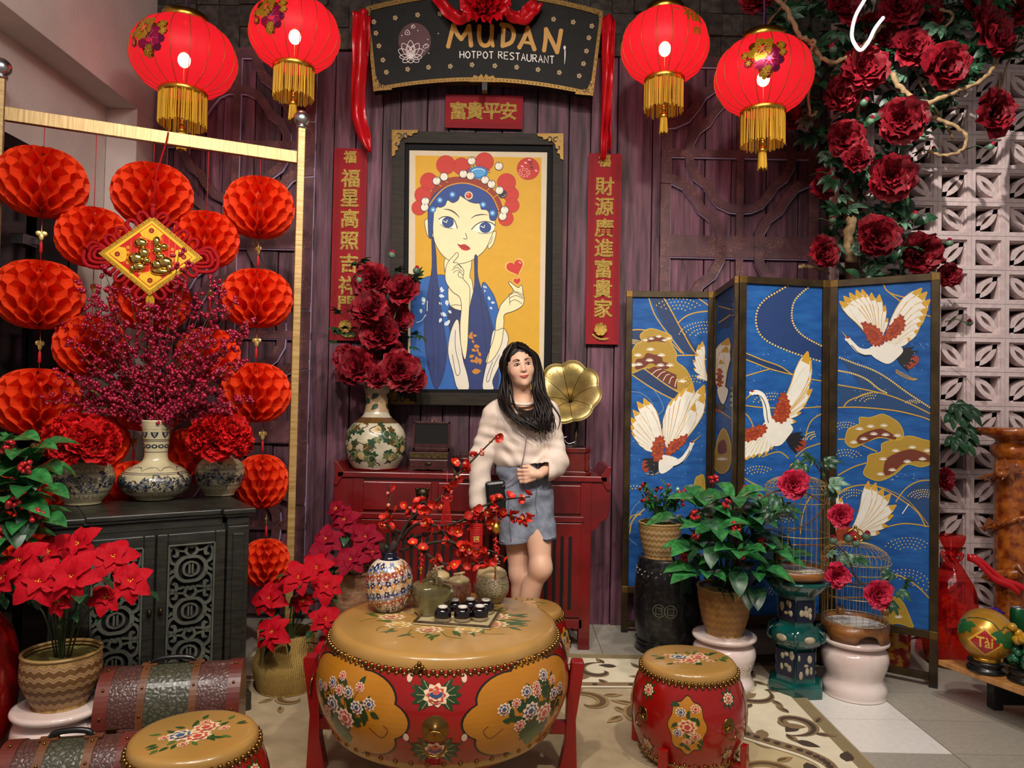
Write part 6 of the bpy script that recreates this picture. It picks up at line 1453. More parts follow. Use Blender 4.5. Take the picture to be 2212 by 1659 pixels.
def ceramic_stool(label, loc, k=1.0):
    t = thing('ceramic_stool', label, 'stool', loc, 0, 'waisted white ceramic stools')
    MB().lathe(smooth_prof([(0, .004), (.118, .0), (.128, .012), (.132, .04), (.118, .07), (.117, .09), (.132, .13), (.139, .165), (.132, .195), (.108, .215), (.105, .222)], 5), 56).build('body', m_stool, t)
    MB().lathe([(.10, .220), (.13, .224), (.141, .232), (.143, .240), (.139, .247), (.128, .249), (0, .249)], 56).build('seat', m_stool, t)
    t.scale = (k, k, k); return t
SH = .249
p = W(131, 1512, 2.52); ceramic_stool('white ceramic stool under the poinsettia at the left edge', (p.x, 2.52, 0), 1.03); sl = V((p.x, 2.52, SH * 1.03 + .001))
p = W(1563, 1480, 3.45); ceramic_stool('pinkish ceramic stool under the leafy berry plant', (p.x, 3.45, 0), 1.02); s2 = V((p.x, 3.45, SH * 1.02 + .001))
p = W(1845, 1490, 3.42); ceramic_stool('pinkish ceramic stool under the low birdcage beside the folding screen', (p.x, 3.42, 0), 1.04); s3 = V((p.x, 3.42, SH * 1.04 + .001))
p = W(752, 1330, 3.66); ceramic_stool('small pinkish stool under the clay pot behind the drum table', (p.x, 3.66, RZ0), .86); s4 = V((p.x, 3.66, SH * .86 + RZ0 + .001))
bamboo('bowl-shaped bamboo planter holding the poinsettia at the left edge', sl, .118, .082, .178, 1, bowl=True)
bamboo('tapering tan bamboo planter on the pink ceramic stool', s2, .122, .082, .215, 2, ('#a07238', '#8f6430'))
# clay pot
vase('clay_pot', 'pale clay pot of crimson poinsettias behind the drum table', 'planter', s4, [(0, 0), (.07, 0), (.075, .01), (.105, .12), (.118, .22), (.126, .225), (.126, .235), (.112, .235), (.11, .2)], mat('clay', '#8a5c40', '#b08a68', rough=.8, scale=22, bump=.5, stretch=(1, 1, 2)))
# seagrass basket
sg = W(618, 1478, 3.33); t = thing('seagrass_basket', 'belly-shaped golden seagrass basket with handles right of the cabinet', 'basket', (sg.x, 3.33, RZ0))
m_sg = mat('seagrass', '#9a7a38', '#bd9c56', rough=.7, scale=45, stretch=(1, 1, 3), kind='wave', bump=.6); SGZ = .24
MB().lathe(smooth_prof([(0, 0), (.11, 0), (.125, .012), (.142, .07), (.146, .12), (.130, .17), (.118, SGZ), (.112, SGZ), (.115, .2)], 5), 48, wob=lambda a, z: 1 + .004 * math.sin(z * 700)).build('basket', m_sg, t)
for s in (-1, 1): MB().tube(catmull([(s * .115, -.03, SGZ - .05), (s * .12, -.025, SGZ + .02), (s * .115, 0, SGZ + .05), (s * .12, .025, SGZ + .02), (s * .115, .03, SGZ - .05)], 6), .007, 6).build('handle', m_sg, t)
MB().disc(.112, SGZ - .04, 24).build('moss', m_soil, t)
# ---------------------------------------------------------------- poinsettias
def poinsettia(label, base, fl, bm, seed, leaves=26, rr=.09):
    t = thing('poinsettia', label, 'poinsettia', base, 0, 'silk poinsettias'); r_ = rng(seed)
    for (px, py, Y, s) in fl:
        p = W(px, py, Y) - base; nrm = V((r_.uniform(-.35, .35) + p.x * 1.2, -1 + r_.uniform(-.1, .3), r_.uniform(.35, .8))).normalized()
        rt = obj('flower', ME(MB().ell((0, 0, 0), .001, 4, 3), 'flower', m_stem), t, aimM(p, nrm, r_.uniform(0, 6)))
        st_ = MB()
        for k in range(9): a = k * 2.4; q = .0035 * math.sqrt(k); st_.ell((q * math.cos(a) * 1.3, q * math.sin(a) * 1.3, .008), (.003, .003, .004), 6, 4)
        st_.build('stamen', m_yel, rt, kind='stuff')
        for k in range(6): obj('petal', bm, rt, RZ(2 * PI * k / 6 + r_.uniform(-.15, .15)) @ RX(R(r_.uniform(-14, 8))) @ SCL(s * r_.uniform(.85, 1.1)))
        for k in range(5): obj('petal', bm, rt, RZ(2 * PI * k / 5 + .3) @ RX(R(r_.uniform(14, 30))) @ T(0, 0, .003) @ SCL(s * r_.uniform(.5, .66)))
        mid = V((p.x * .35, p.y * .35, p.z * .55)); MB().tube(catmull([V((p.x * .1, p.y * .1, -.02)), mid, p - nrm * .004], 4), .003, 5).build('stem', m_stem, t)
        for k in range(int(leaves / len(fl)) + 1):
            d = V((r_.uniform(-1, 1), r_.uniform(-1, .6), r_.uniform(-.6, .2))); q = p - nrm * .02 + V((r_.uniform(-.04, .04), r_.uniform(0, .03), r_.uniform(-.07, 0)))
            obj('leaf', L_odk, t, T(q) @ ydir(d) @ SCL(s * r_.uniform(.7, 1.0)))
    return t
D_ = 2.42
poinsettia('bright red poinsettias in the bowl-shaped bamboo planter at the left edge', sl + V((0, 0, .16)), [(155, 1248, 2.36, .10), (84, 1256, 2.34, .088), (45, 1212, 2.44, .088), (172, 1176, 2.50, .078), (243, 1205, 2.52, .085), (284, 1256, 2.5, .075), (108, 1192, 2.55, .08), (228, 1292, 2.44, .06), (8, 1250, 2.4, .075), (130, 1300, 2.36, .05)], B_red, 3, 40)
poinsettia('bright red poinsettias in the seagrass basket', V((sg.x, 3.33, RZ0 + SGZ - .04)), [(645, 1248, 3.24, .09), (582, 1294, 3.26, .09), (702, 1338, 3.2, .075), (590, 1366, 3.14, .088), (706, 1268, 3.3, .085), (684, 1228, 3.38, .085), (655, 1300, 3.3, .06), (712, 1395, 3.2, .07)], B_red, 5, 40)
poinsettia('crimson poinsettias in the clay pot in front of the altar table', s4 + V((0, 0, .2)), [(745, 1124, 3.7, .092), (705, 1166, 3.6, .095), (790, 1160, 3.62, .088), (690, 1206, 3.52, .09), (758, 1210, 3.5, .09), (806, 1192, 3.6, .06), (728, 1100, 3.72, .06)], B_cri, 8, 30)
# ---------------------------------------------------------------- broad-leaved berry plants
def cluster(mb, p, r_, n=14, s=.009, sp=.022):
    for k in range(n):
        d = V((r_.gauss(0, 1), r_.gauss(0, 1), r_.gauss(0, 1))).normalized(); q = p + d * sp * r_.uniform(.6, 1.0); mb.ell(q, s * r_.uniform(.85, 1.1), 8, 6)
def leafy(label, base, whorls, berries, Y0, seed, l=.12, n=7):
    t = thing('berry_plant', label, 'plant', base, 0, 'glossy plants with red berries'); r_ = rng(seed)
    for (px, py, dy) in whorls:
        p = W(px, py, Y0 + dy) - base
        MB().tube(catmull([V((p.x * .05, p.y * .05, -.02)), V((p.x * .5, p.y * .5, p.z * .6)), p], 5), [.006] * 6 + [.003] * 5, 5).build('stem', m_stem, t)
        for k in range(n):
            a = 2 * PI * k / n + r_.uniform(-.25, .25); d = V((math.cos(a), math.sin(a) * .8 - .25, r_.uniform(-.25, .35)))
            obj('leaf', L_oval, t, T(p + d * .012) @ ydir(d, (0, -.35, 1)) @ SCL(l * r_.uniform(.8, 1.15)))
        for k in range(2): d = V((r_.uniform(-1, 1), r_.uniform(-1, .3), -.5)); obj('leaf', L_odk, t, T(p + V((0, 0, -.05))) @ ydir(d) @ SCL(l))
    for (px, py, dy) in berries:
        p = W(px, py, Y0 + dy) - base; mb = MB(); cluster(mb, p, r_, 16, .0085); mb.tube([p, p + V((0, .03, -.05))], .002, 4); mb.build('berry_cluster', m_berryr, t)
    return t
leafy('broad glossy green plant with red berries on the pink ceramic stool', s2 + V((0, 0, .19)),
      [(1585, 1078, 0), (1512, 1095, -.02), (1622, 1130, -.06), (1545, 1150, -.12), (1500, 1190, -.04), (1650, 1190, -.02), (1590, 1205, -.14), (1520, 1240, -.1), (1630, 1240, -.08), (1680, 1215, .04), (1660, 1120, .04), (1575, 1130, .06), (1480, 1130, .04)],
      [(1542, 1035, .02), (1612, 1060, .05), (1568, 1087, -.12), (1503, 1112, -.12), (1590, 1138, -.16), (1648, 1172, -.08), (1602, 1198, -.2), (1478, 1202, -.08), (1505, 1075, .04), (1504, 1155, -.12)], 3.42, 6, .155)
leafy('broad glossy green plant with red berries at the left edge beside the glass door', V((-1.90, 2.57, .57)),
      [(20, 950, 0), (60, 985, -.05), (30, 1030, -.1), (75, 1060, -.04), (20, 1090, -.08), (60, 1130, -.04), (-30, 1000, 0), (10, 1170, -.06), (-30, 1120, 0), (70, 1010, .06)],
      [(15, 965, -.12), (55, 1010, -.14), (78, 1112, -.12), (8, 1150, -.14), (60, 1150, -.1), (25, 1085, -.17)], 2.6, 9, .145, 6)
rp = thing('red_glazed_jar', 'tall red glazed jar at the left edge behind the white stool', 'jar', (-1.90, 2.56, 0)); 
MB().lathe(smooth_prof([(0, 0), (.13, 0), (.14, .01), (.185, .15), (.20, .30), (.18, .45), (.13, .53), (.12, .56), (.145, .58), (.13, .58), (.11, .55)], 5), 48).build('body', mat('red_glaze', '#8c0c0c', '#a31210', rough=.14, coat=.7, scale=3), rp)
# small berry bush in the bamboo planter on the black stool
bk = W(1440, 1402, 4.0); t0 = V((bk.x, 4.0, 0)); BSH = .49
t = thing('garden_stool', 'black riveted barrel stool with a coin motif beside the red altar table', 'stool', t0)
m_bkst = mat('black_glaze_stool', '#1c1d1f', '#3a3a39', rough=.32, coat=.3, scale=40, metal=.3, lo=.5, hi=.7)
MB().lathe(smooth_prof([(0, 0), (.155, 0), (.165, .006), (.163, .03), (.158, .05), (.170, .12), (.178, .24), (.172, .36), (.158, BSH - .04), (.153, BSH - .01), (.145, BSH), (.11, BSH), (0, BSH)], 4), 56).build('body', m_bkst, t)
MB().lathe([(.165, .045), (.170, .052), (.165, .06)], 48).build('base_band', m_bkst, t)
studs(t, .166, BSH - .065, .02, 44, .0055, me=ME(MB().ell((0, 0, 0), 1, 8, 6), 'rivet', m_steel))
P = Paint(surf([(.170, .12), (.178, .24), (.172, .36)]), .0005, .001, maxlen=.014); A = 1 / .178; P.ax = A; a0 = -PI / 2 - .28
for dx in (-.03, .03):
    for r_i in (.038, .032): P.line([(a0 + A * (dx + r_i * math.cos(q)), .24 + r_i * math.sin(q)) for q in [2 * PI * k / 20 for k in range(20)]], .004, '#050505' if r_i > .035 else '#6a6a62', 1, 0, closed=True)
    P.line([(a0 + A * (dx + .016 * sx), .24 + .016 * sy) for sx, sy in ((-1, -1), (1, -1), (1, 1), (-1, 1))], .004, '#70706a', 2, 0, closed=True)
    for q in range(4): P.line([(a0 + A * (dx + .018 * math.cos(q * PI / 2)), .24 + .018 * math.sin(q * PI / 2)), (a0 + A * (dx + .032 * math.cos(q * PI / 2)), .24 + .032 * math.sin(q * PI / 2))], .004, '#050505', 2, 0)
P.build('coin_motif', paint_mat('stool_relief', .3, .3), t)
pb = V((W(1425, 1195, 3.98).x, 3.98, BSH + .001)); bamboo('small pale bamboo planter on the black barrel stool', pb, .112, .078, .185, 3, ('#b09468', '#8a6a3c'))
t = thing('berry_bush', 'small bush with orange-red berries in the planter on the black stool', 'plant', pb + V((0, 0, .165))); r_ = rng(12); mb = MB()
for k in range(34):
    a = r_.uniform(0, 6.28); q = r_.uniform(.15, 1) ** .6 * .15; h = r_.uniform(.10, .22); tip = V((q * math.cos(a) + .01, q * math.sin(a) * .6, h))
    MB().tube([V((0, 0, -.02)), tip * .5 + V((0, 0, .02)), tip], .0018, 4).build('stem', m_stem, t)
    for j in range(6): d = V((r_.uniform(-1, 1), r_.uniform(-1, .6), r_.uniform(-.1, 1))); obj('leaf', L_small, t, T(tip * r_.uniform(.55, 1)) @ ydir(d) @ SCL(r_.uniform(.04, .065)))
    if k < 26: MB().ell(tip + V((0, -.01, .012)), (.0105, .0105, .0095), 10, 7).build('berry', m_berryr, t)
for k in range(7): a = k * .9; obj('leaf', L_oval, t, T(0, 0, 0) @ ydir((math.cos(a) * .5, -abs(math.sin(a)) * .5, .9)) @ SCL(.13))
# ---------------------------------------------------------------- peonies in the altar vase
av = V((W(811, 1000, 4.12).x, 4.12, za + .001)); s_ = 4.12 / F
def avd(P, pf):
    r_ = rng(2); A = 1 / .165; P.ax = A; D = '#24402c'; C2 = '#c8b888'
    P.poly([(0, .255), (2 * PI, .255), (2 * PI, .285), (0, .285)], '#6a4a24', .5); P.poly([(0, .315), (2 * PI, .315), (2 * PI, .46), (0, .46)], '#a88a6a', .2)
    for k in range(60): P.line([(k * .105, .256), (k * .105 + .05, .27), (k * .105 + .02, .284)], .003, '#2c1c10', 1, 3)
    for k in range(40):
        a = k * 2 * PI / 40 + r_.uniform(-.1, .1); z = r_.uniform(.035, .235)
        P.line([(a + A * .05 * math.sin(j * .8 + k), z + .012 * j) for j in range(-3, 4)], .0045, '#3a2c1c', 1, 3)
        for j in range(4):
            X, Z = a + A * r_.uniform(-.04, .04), z + r_.uniform(-.03, .03); P.poly([(X + A * .022 * (1 + .3 * math.cos(5 * q)) * math.cos(q), Z + .018 * (1 + .3 * math.cos(5 * q)) * math.sin(q)) for q in [2 * PI * i / 20 for i in range(20)]], D if j % 2 else ('#6a7048' if k % 2 else '#54401e'), 2)
        P.line([(a + A * .02 * math.cos(q), z + .02 * math.sin(q)) for q in (0, 1, 2, 3, 4, 5, 6)], .002, C2, 3, 2)
        if k % 3 == 0: P.ell(a, z, A * .022, .018, '#c0a070', 2.5, 12)
    for zz in (.36, .42): 
        for k in range(8): lf(P, k * .8, zz, k * 1.7, .05, .03, '#2c3c28', 2, 1 / .06)
vase('grape_vase', 'cream vase with raised dark grapevine relief at the left end of the altar table', 'vase', av, [(0, 0), (.105, 0), (.125, .012), (.16, .075), (.168, .14), (.158, .205), (.125, .25), (.08, .29), (.066, .32), (.06, .37), (.068, .43), (.078, .46), (.072, .46), (.055, .42)], mat('vase_cream_relief', '#c8bfa6', '#a8a08a', rough=.3, coat=.4, scale=12), avd, rz=.2)
MB().lathe([(0, 0), (.12, 0), (.13, .006), (.12, .012), (0, .012)], 32).build('wooden_base', m_lacq, bpy.data.objects['grape_vase'])
av2 = av + V((0, 0, .42)); t = thing('peony_bouquet', 'dark red peony bouquet in the grapevine vase on the altar table', 'flowers', av2); r_ = rng(31)
for px, py, Y, s in [(806, 612, 4.13, .115), (868, 628, 4.1, .10), (800, 668, 4.02, .105), (822, 722, 4.06, .115), (772, 795, 4.05, .115), (862, 800, 4.05, .115), (745, 770, 4.12, .07), (838, 770, 4.16, .10), (858, 690, 4.16, .09), (890, 820, 4.12, .08), (815, 815, 4.0, .07)]:
    p = W(px, py, Y) - av2; d = V((p.x * 1.5 + r_.uniform(-.2, .2), -1, r_.uniform(.1, .6))); obj('bloom', r_.choice(pe_dark), t, aimM(p, d, r_.uniform(0, 6), s))
    MB().tube([V((0, 0, -.03)), V((p.x * .5, p.y * .3 + .02, p.z * .6)), p], .004, 5).build('stem', m_stem, t)
for k in range(34):
    px, py = r_.choice([(765, 730), (880, 740), (830, 590), (745, 690), (890, 600), (800, 840), (780, 580), (880, 780), (740, 720)]); p = W(px + r_.uniform(-25, 25), py + r_.uniform(-25, 25), 4.12 + r_.uniform(-.03, .08)) - av2
    obj('leaf', L_dark, t, T(p) @ ydir((r_.uniform(-1, 1), r_.uniform(-1, 0), r_.uniform(-.7, .8))) @ SCL(r_.uniform(.05, .08)))
def bud(parent, p, d, s, m_=m_pdark):
    o = MB().lathe([(0, -.2), (.45, 0), (.62, .4), (.5, .8), (.2, 1.05), (0, 1.1)], 10).build('bud', m_leafl, parent); o.matrix_basis = aimM(p, d, 0, s)
    b = MB()
    for k in range(5): petal(b, .9, .4, R(75), 2 * PI * k / 5, .1, .1, 3, 3, M=T(0, 0, .45))
    b.build('bud_petals', m_, o)
for px, py in ((845, 556), (898, 590), (775, 610)): bud(t, W(px, py, 4.1) - av2, (.3, -.5, 1), .032, m_ppink)
# ================================================================ PEONY VINES (right)
tr0 = V((2.0, 3.98, 0)); tree = thing('peony_tree', 'artificial peony tree with twisting vines and dark red blooms behind the folding screen', 'artificial tree', tr0); r_ = rng(55)
def vt(pts, r, name='vine', m_=m_vine, n=7):
    q = catmull([W(a, b, y) - tr0 for a, b, y in pts], 5); k = len(q); rr = [r[0] + (r[1] - r[0]) * i / k for i in range(k)]
    rr = [x * (1 + .18 * math.sin(i * 2.3)) for i, x in enumerate(rr)]; MB().tube([p + V((.004 * math.sin(i * 1.9), .004 * math.cos(i * 1.3), .004 * math.sin(i * 2.7))) for i, p in enumerate(q)], rr, n).build(name, m_, tree)
MB().tube(catmull([V((-.10, 0, 0)), V((-.08, .02, .8)), V((-.13, 0, 1.6)), W(1838, 500, 3.98) - tr0, W(1850, 330, 3.98) - tr0, W(1870, 180, 3.95) - tr0, W(1900, 20, 3.95) - tr0, V((.06, 0, 3.84))], 6), [.04] * 20 + [.028] * 30, 10).build('trunk', m_twig, tree)
vt([(1838, 565, 3.9), (1833, 510, 3.88), (1842, 470, 3.9)], (.03, .026), 'trunk_knot')
vt([(1655, -12, 3.7), (1690, 8, 3.7), (1712, 45, 3.68), (1728, 78, 3.68), (1752, 92, 3.68), (1775, 125, 3.7), (1806, 134, 3.7), (1850, 110, 3.72), (1878, 88, 3.75), (1900, 60, 3.8), (1920, 55, 3.85)], (.013, .011))
vt([(1752, 92, 3.68), (1758, 86, 3.66), (1760, 98, 3.65), (1752, 110, 3.67), (1748, 230, 3.75), (1754, 250, 3.78), (1765, 240, 3.78)], (.008, .006))
vt([(1928, 160, 3.8), (1938, 182, 3.76), (1958, 200, 3.74), (1984, 225, 3.74), (2008, 222, 3.74), (2060, 200, 3.72), (2110, 180, 3.72), (2140, 155, 3.75), (2162, 108, 3.8), (2170, 40, 3.9)], (.015, .01))
vt([(2000, 250, 3.85), (2040, 262, 3.8), (2080, 284, 3.78), (2088, 305, 3.78), (2070, 330, 3.8), (2030, 335, 3.82), (2005, 325, 3.86)], (.011, .008))
vt([(1855, 260, 3.86), (1852, 220, 3.84), (1862, 195, 3.86), (1872, 140, 3.9)], (.012, .008)); vt([(1726, 578, 3.98), (1745, 576, 3.97), (1775, 582, 3.96), (1790, 592, 3.98)], (.012, .008))
vt([(2030, 20, 3.9), (2060, 35, 3.88), (2030, 70, 3.9), (2000, 110, 3.92)], (.009, .006)); vt([(1640, 100, 3.85), (1660, 50, 3.82), (1700, 0, 3.8)], (.006, .005)); vt([(2140, 290, 3.85), (2170, 160, 3.9), (2212, 60, 3.95)], (.006, .005)); vt([(2060, 300, 3.9), (2000, 200, 3.9), (1960, 120, 3.95)], (.006, .005))
BL = [(1636, 4, 38, 3.75), (1818, 18, 45, 3.8), (1941, 18, 45, 3.78), (2130, 78, 60, 3.72), (1864, 150, 50, 3.72), (1968, 105, 44, 3.8), (2036, 146, 52, 3.72), (1812, 208, 42, 3.78), (1950, 262, 50, 3.76), (2142, 246, 50, 3.74), (1822, 302, 42, 3.78), (1852, 345, 34, 3.74), (1925, 385, 50, 3.74), (1776, 397, 34, 3.92), (1893, 512, 46, 3.76), (1776, 546, 36, 3.86), (1985, 548, 46, 3.86), (1906, 84, 36, 3.88), (2112, 12, 34, 3.86), (1706, 256, 30, 3.98), (2000, 30, 36, 3.95), (2200, 20, 40, 3.9), (1880, 60, 30, 3.95), (2036, 1035, 26, 3.9), (2048, 595, 26, 3.95)]
for i, (px, py, r, Y) in enumerate(BL):
    p = W(px, py, Y) - tr0; d = V((r_.uniform(-.5, .5), -1, r_.uniform(-.25, .35))); obj('bloom', pe_dark[i % 4], tree, aimM(p, d, r_.uniform(0, 6), r * Y / F * 1.02))
for px, py, Y, s in [(2137, 322, 3.76, .03), (1802, 112, 3.72, .034), (1796, 378, 3.82, .03), (1972, 474, 3.8, .034), (1797, 480, 3.84, .032), (2052, 530, 3.84, .03), (2094, 700, 3.86, .03), (1862, 228, 3.76, .034), (1880, 268, 3.8, .034), (2020, 330, 3.9, .028)]:
    p = W(px, py, Y) - tr0; bud(tree, p, (r_.uniform(-.6, .6), -.5, r_.uniform(-.4, .9)), s, m_ppink); q = p + V((-.08, .08, .02)); MB().tube([p, (p + q) / 2 + V((0, 0, .02)), q], .003, 5).build('stem', m_stem, tree)
def near_tree():
    for _ in range(99):
        px, py = r_.uniform(1640, 2215), r_.uniform(-20, 600); c_ = 1860 + (py - 300) * .12; w = 95 if py > 300 else 130 + (300 - py) * .9
        if abs(px - c_ - (0 if py > 300 else (300 - py) * .25)) < w: return px, py
for k in range(285):
    px, py = near_tree(); Y = r_.uniform(3.8, 4.05); p = W(px, py, Y) - tr0; d = (r_.uniform(-1, 1), r_.uniform(-1, .1), r_.uniform(-.9, .6))
    obj('leaf', (L_dark, L_dark, L_lite, L_odk)[k % 4], tree, T(p) @ ydir(d, (0, -1, .6)) @ SCL(r_.uniform(.07, .12)))
for px, py in ((2060, 870), (2075, 920), (2050, 890), (2068, 945), (2052, 940), (2080, 880)): obj('leaf', L_dark, tree, T(W(px, py, 3.9) - tr0) @ ydir((.4, -.5, -.6), (0, -1, .4)) @ SCL(.12))
mbk = MB()
for k in range(420):       # small filler leaves deep inside the crown
    px, py = near_tree(); p = W(px, py, r_.uniform(4.0, 4.12)) - tr0; o = MB(); o.merge(leafmesh('small')); M_ = T(p) @ ydir((r_.uniform(-1, 1), r_.uniform(-1, 1), r_.uniform(-1, 1)), (0, -1, .5)) @ SCL(r_.uniform(.08, .13)); mbk.merge(o, M_)
mbk.build('foliage', m_leafd, tree, kind='stuff')
nt_ = thing('neon_tube', 'bent white light tube looped over the vines at the top right', 'light tube', W(1860, 60, 3.66))
q = [W(a, b, y) - W(1860, 60, 3.66) for a, b, y in [(1885, -40, 3.8), (1870, -5, 3.66), (1848, 35, 3.64), (1840, 75, 3.64), (1848, 98, 3.63), (1860, 108, 3.63), (1876, 90, 3.63), (1890, 62, 3.64), (1908, 38, 3.66)]]
MB().tube(catmull(q, 6), .009, 8).build('tube', mat('white_neon', '#dfe3e6', rough=.3, emit='#ffffff', es=.5), nt_)
# ================================================================ ON THE DRUM TABLE
TZ = dh + .001
def on_t(px, py): return WZ(px, py, TZ)
# floral vase
p = on_t(840, 1316); s_ = p.y / F; k = s_ * 50 / .1
def fvd(P, pf):
    r_ = rng(4); A = 1 / (.1 * k); P.ax = A; cols = ['#d8b888', '#a8642c', '#1c2350', '#1c2350', '#8f2f2a', '#c88a4c', '#7a86a0', '#b8a898']
    P.poly([(0, .012), (2 * PI, .012), (2 * PI, .20 * k), (0, .20 * k)], '#e8dcc6', 0)
    for i in range(230):
        a = i * 2.399963 % (2 * PI); z = (.014 + .185 * i / 230) * k; c = cols[i % 8]; q = .0155 * k * (1 if i % 3 else 1.4); n = 6
        for j in range(n): an = 2 * PI * j / n + i; lf(P, a + A * q * .2 * math.cos(an), z + q * .2 * math.sin(an), an, q * .85, q * .6, c, 1 + (i % 3) * .3, A)
        P.ell(a, z, A * q * .16, q * .16, '#e8dcc6', 2.5, 6)
fv, _ = vase('mosaic_vase', 'rounded vase painted with many small blue and orange flowers on the drum table', 'vase', p, [(a * k, b * k) for a, b in [(0, 0), (.05, 0), (.06, .006), (.09, .04), (.1, .10), (.094, .16), (.07, .20), (.045, .215)]], mat('vase_offwhite', '#d8ccb8', rough=.15, coat=.6), fvd, sq=None, coat=.5, rough=.15, eps=.00025, maxlen=.012)
MB().lathe([(.046 * k, .213 * k), (.036 * k, .222 * k), (.03 * k, .235 * k), (.034 * k, .245 * k), (.028 * k, .246 * k), (.026 * k, .2 * k)], 28).build('dark_neck', mat('navy_glaze', '#0e1024', rough=.15, coat=.6), fv)
# blossom branch
b0 = p + V((.0, 0, .23 * k)); YB_ = p.y
br = thing('plum_blossom_branch', 'artificial red plum blossom branch with hanging ornaments in the mosaic vase', 'blossom branch', b0); r_ = rng(17)
m_bark = mat('dark_bark', '#1a0e0a', '#3a2216', rough=.8, scale=40, bump=.6)
MB().tube([V((0, 0, -.06)), V((.0, 0, .02)), W(857, 1170, YB_) - b0], [.011, .014, .016], 8).tube([V((-.012, 0, -.02)), V((-.03, 0, .03)), V((-.03, 0, .045))], .011, 7).build('trunk', m_bark, br)
BRS = [[(857, 1175, 0), (880, 1130, 0), (915, 1100, -.02), (950, 1075, -.02), (985, 1030, -.02), (1010, 1005, 0), (1045, 970, .02), (1075, 940, .03)],
       [(853, 1180, 0), (845, 1120, 0), (842, 1080, 0), (838, 1045, .02)], [(868, 1165, 0), (900, 1132, -.05), (960, 1136, -.08), (1010, 1118, -.1), (1040, 1095, -.1), (1085, 1080, -.1), (1145, 1073, -.08)],
       [(880, 1165, 0), (930, 1152, -.06), (985, 1148, -.08), (1030, 1130, -.08), (1080, 1132, -.06)], [(865, 1190, 0), (920, 1175, -.08), (970, 1170, -.1), (1010, 1185, -.12), (1060, 1190, -.1), (1090, 1205, -.1)],
       [(880, 1172, 0), (905, 1185, -.12), (950, 1215, -.14), (1000, 1222, -.14), (1050, 1213, -.12), (1080, 1215, -.1)], [(862, 1150, 0), (835, 1135, -.05), (828, 1120, -.05)], [(895, 1122, 0), (910, 1085, .03), (930, 1095, .05), (960, 1090, .06)],
       [(1000, 1122, -.08), (1040, 1108, -.08), (1085, 1110, -.06), (1120, 1120, -.05), (1145, 1125, -.05)], [(870, 1160, 0), (890, 1110, .04), (872, 1090, .06)], [(985, 1030, 0), (978, 1000, .02), (985, 992, .02)], [(950, 1140, -.07), (985, 1180, -.1), (1000, 1195, -.1)]]
bl_pts = []
for q in BRS:
    c = catmull([W(a, b, YB_ + d) - b0 for a, b, d in q], 5); n = len(c); MB().tube(c, [.0065 * (1 - .75 * i / n) + .0008 for i in range(n)], 5).build('branch', m_bark, br)
    bl_pts += [(c[i], i / n) for i in range(3, n)]
def blossom():
    mb = MB()
    for k_ in range(5): petal(mb, 1.0, .58, R(10 + (k_ % 2) * 10), 2 * PI * k_ / 5, .3, .03, 3, 3, base=.05)
    return mb
me_bl = ME(blossom(), 'blossom', mat('red_blossom', '#b5170f', '#d8301a', rough=.5, rnd=.3, scale=60, trans=.15))
me_st = MB(); 
for k_ in range(10): a = k_ * 2.4; q = .06 * math.sqrt(k_ + 1); me_st.ell((q * math.cos(a), q * math.sin(a), .22), (.11, .11, .16), 5, 3)
me_st = ME(me_st, 'stamens', mat('yellow_blossom_core', '#e0b428', rough=.5)); me_bud = ME(MB().ell((0, 0, 0), (1, 1, 1.15), 8, 6), 'bud', mat('pink_bud', '#c0483c', '#d89078', rough=.4, rnd=.3, scale=3))
for k_ in range(145):
    c, t_ = r_.choice(bl_pts); d = V((r_.gauss(0, 1), r_.gauss(-.6, 1), r_.gauss(0, 1))).normalized(); pp = c + d * r_.uniform(.004, .014)
    o = obj('blossom', me_bl, br, aimM(pp, d, r_.uniform(0, 6), r_.uniform(.013, .020)))
    if k_ % 2: obj('stamens', me_st, o)
for k_ in range(34):
    c, t_ = r_.choice([b for b in bl_pts if b[1] > .5]); d = V((r_.gauss(0, 1), r_.gauss(-.3, 1), r_.gauss(0, 1))).normalized(); obj('bud', me_bud, br, aimM(c + d * .012, d, 0, r_.uniform(.005, .0075)))
m_rh = mat('red_hanging', '#c0140f', '#a8100c', rough=.5, scale=30)
def hang(name, label, px, py0, Y): return thing(name, label, 'ornament', W(px, py0, Y), 0, 'small charms hung on the blossom branch')
sc = YB_ / F
def tassel(par, z0, l, r, n=12, nm='tassel'):
    mb = MB()
    for k_ in range(n): a = 2 * PI * k_ / n; mb.tube([(r * .3 * math.cos(a), r * .3 * math.sin(a), z0), (r * math.cos(a), r * math.sin(a), z0 - l)], .0009, 3, False)
    mb.build(nm, m_rh, par, kind='stuff')
t = hang('knot_tassel_charm', 'red knot with fanned thread tassel hung on the blossom branch', 965, 1078, YB_ - .03)
MB().tube([(0, 0, .10), (0, 0, 0)], .0012, 4).ell((0, 0, 0), (.009, .006, .009), 8, 6).tube(catmull([(0, 0, .0), (.018, 0, .012), (.016, 0, -.008), (0, 0, 0), (-.018, 0, .012), (-.016, 0, -.008), (0, 0, 0)], 5), .002, 5).build('knot', m_rh, t); tassel(t, -.005, .105, .024, 26)
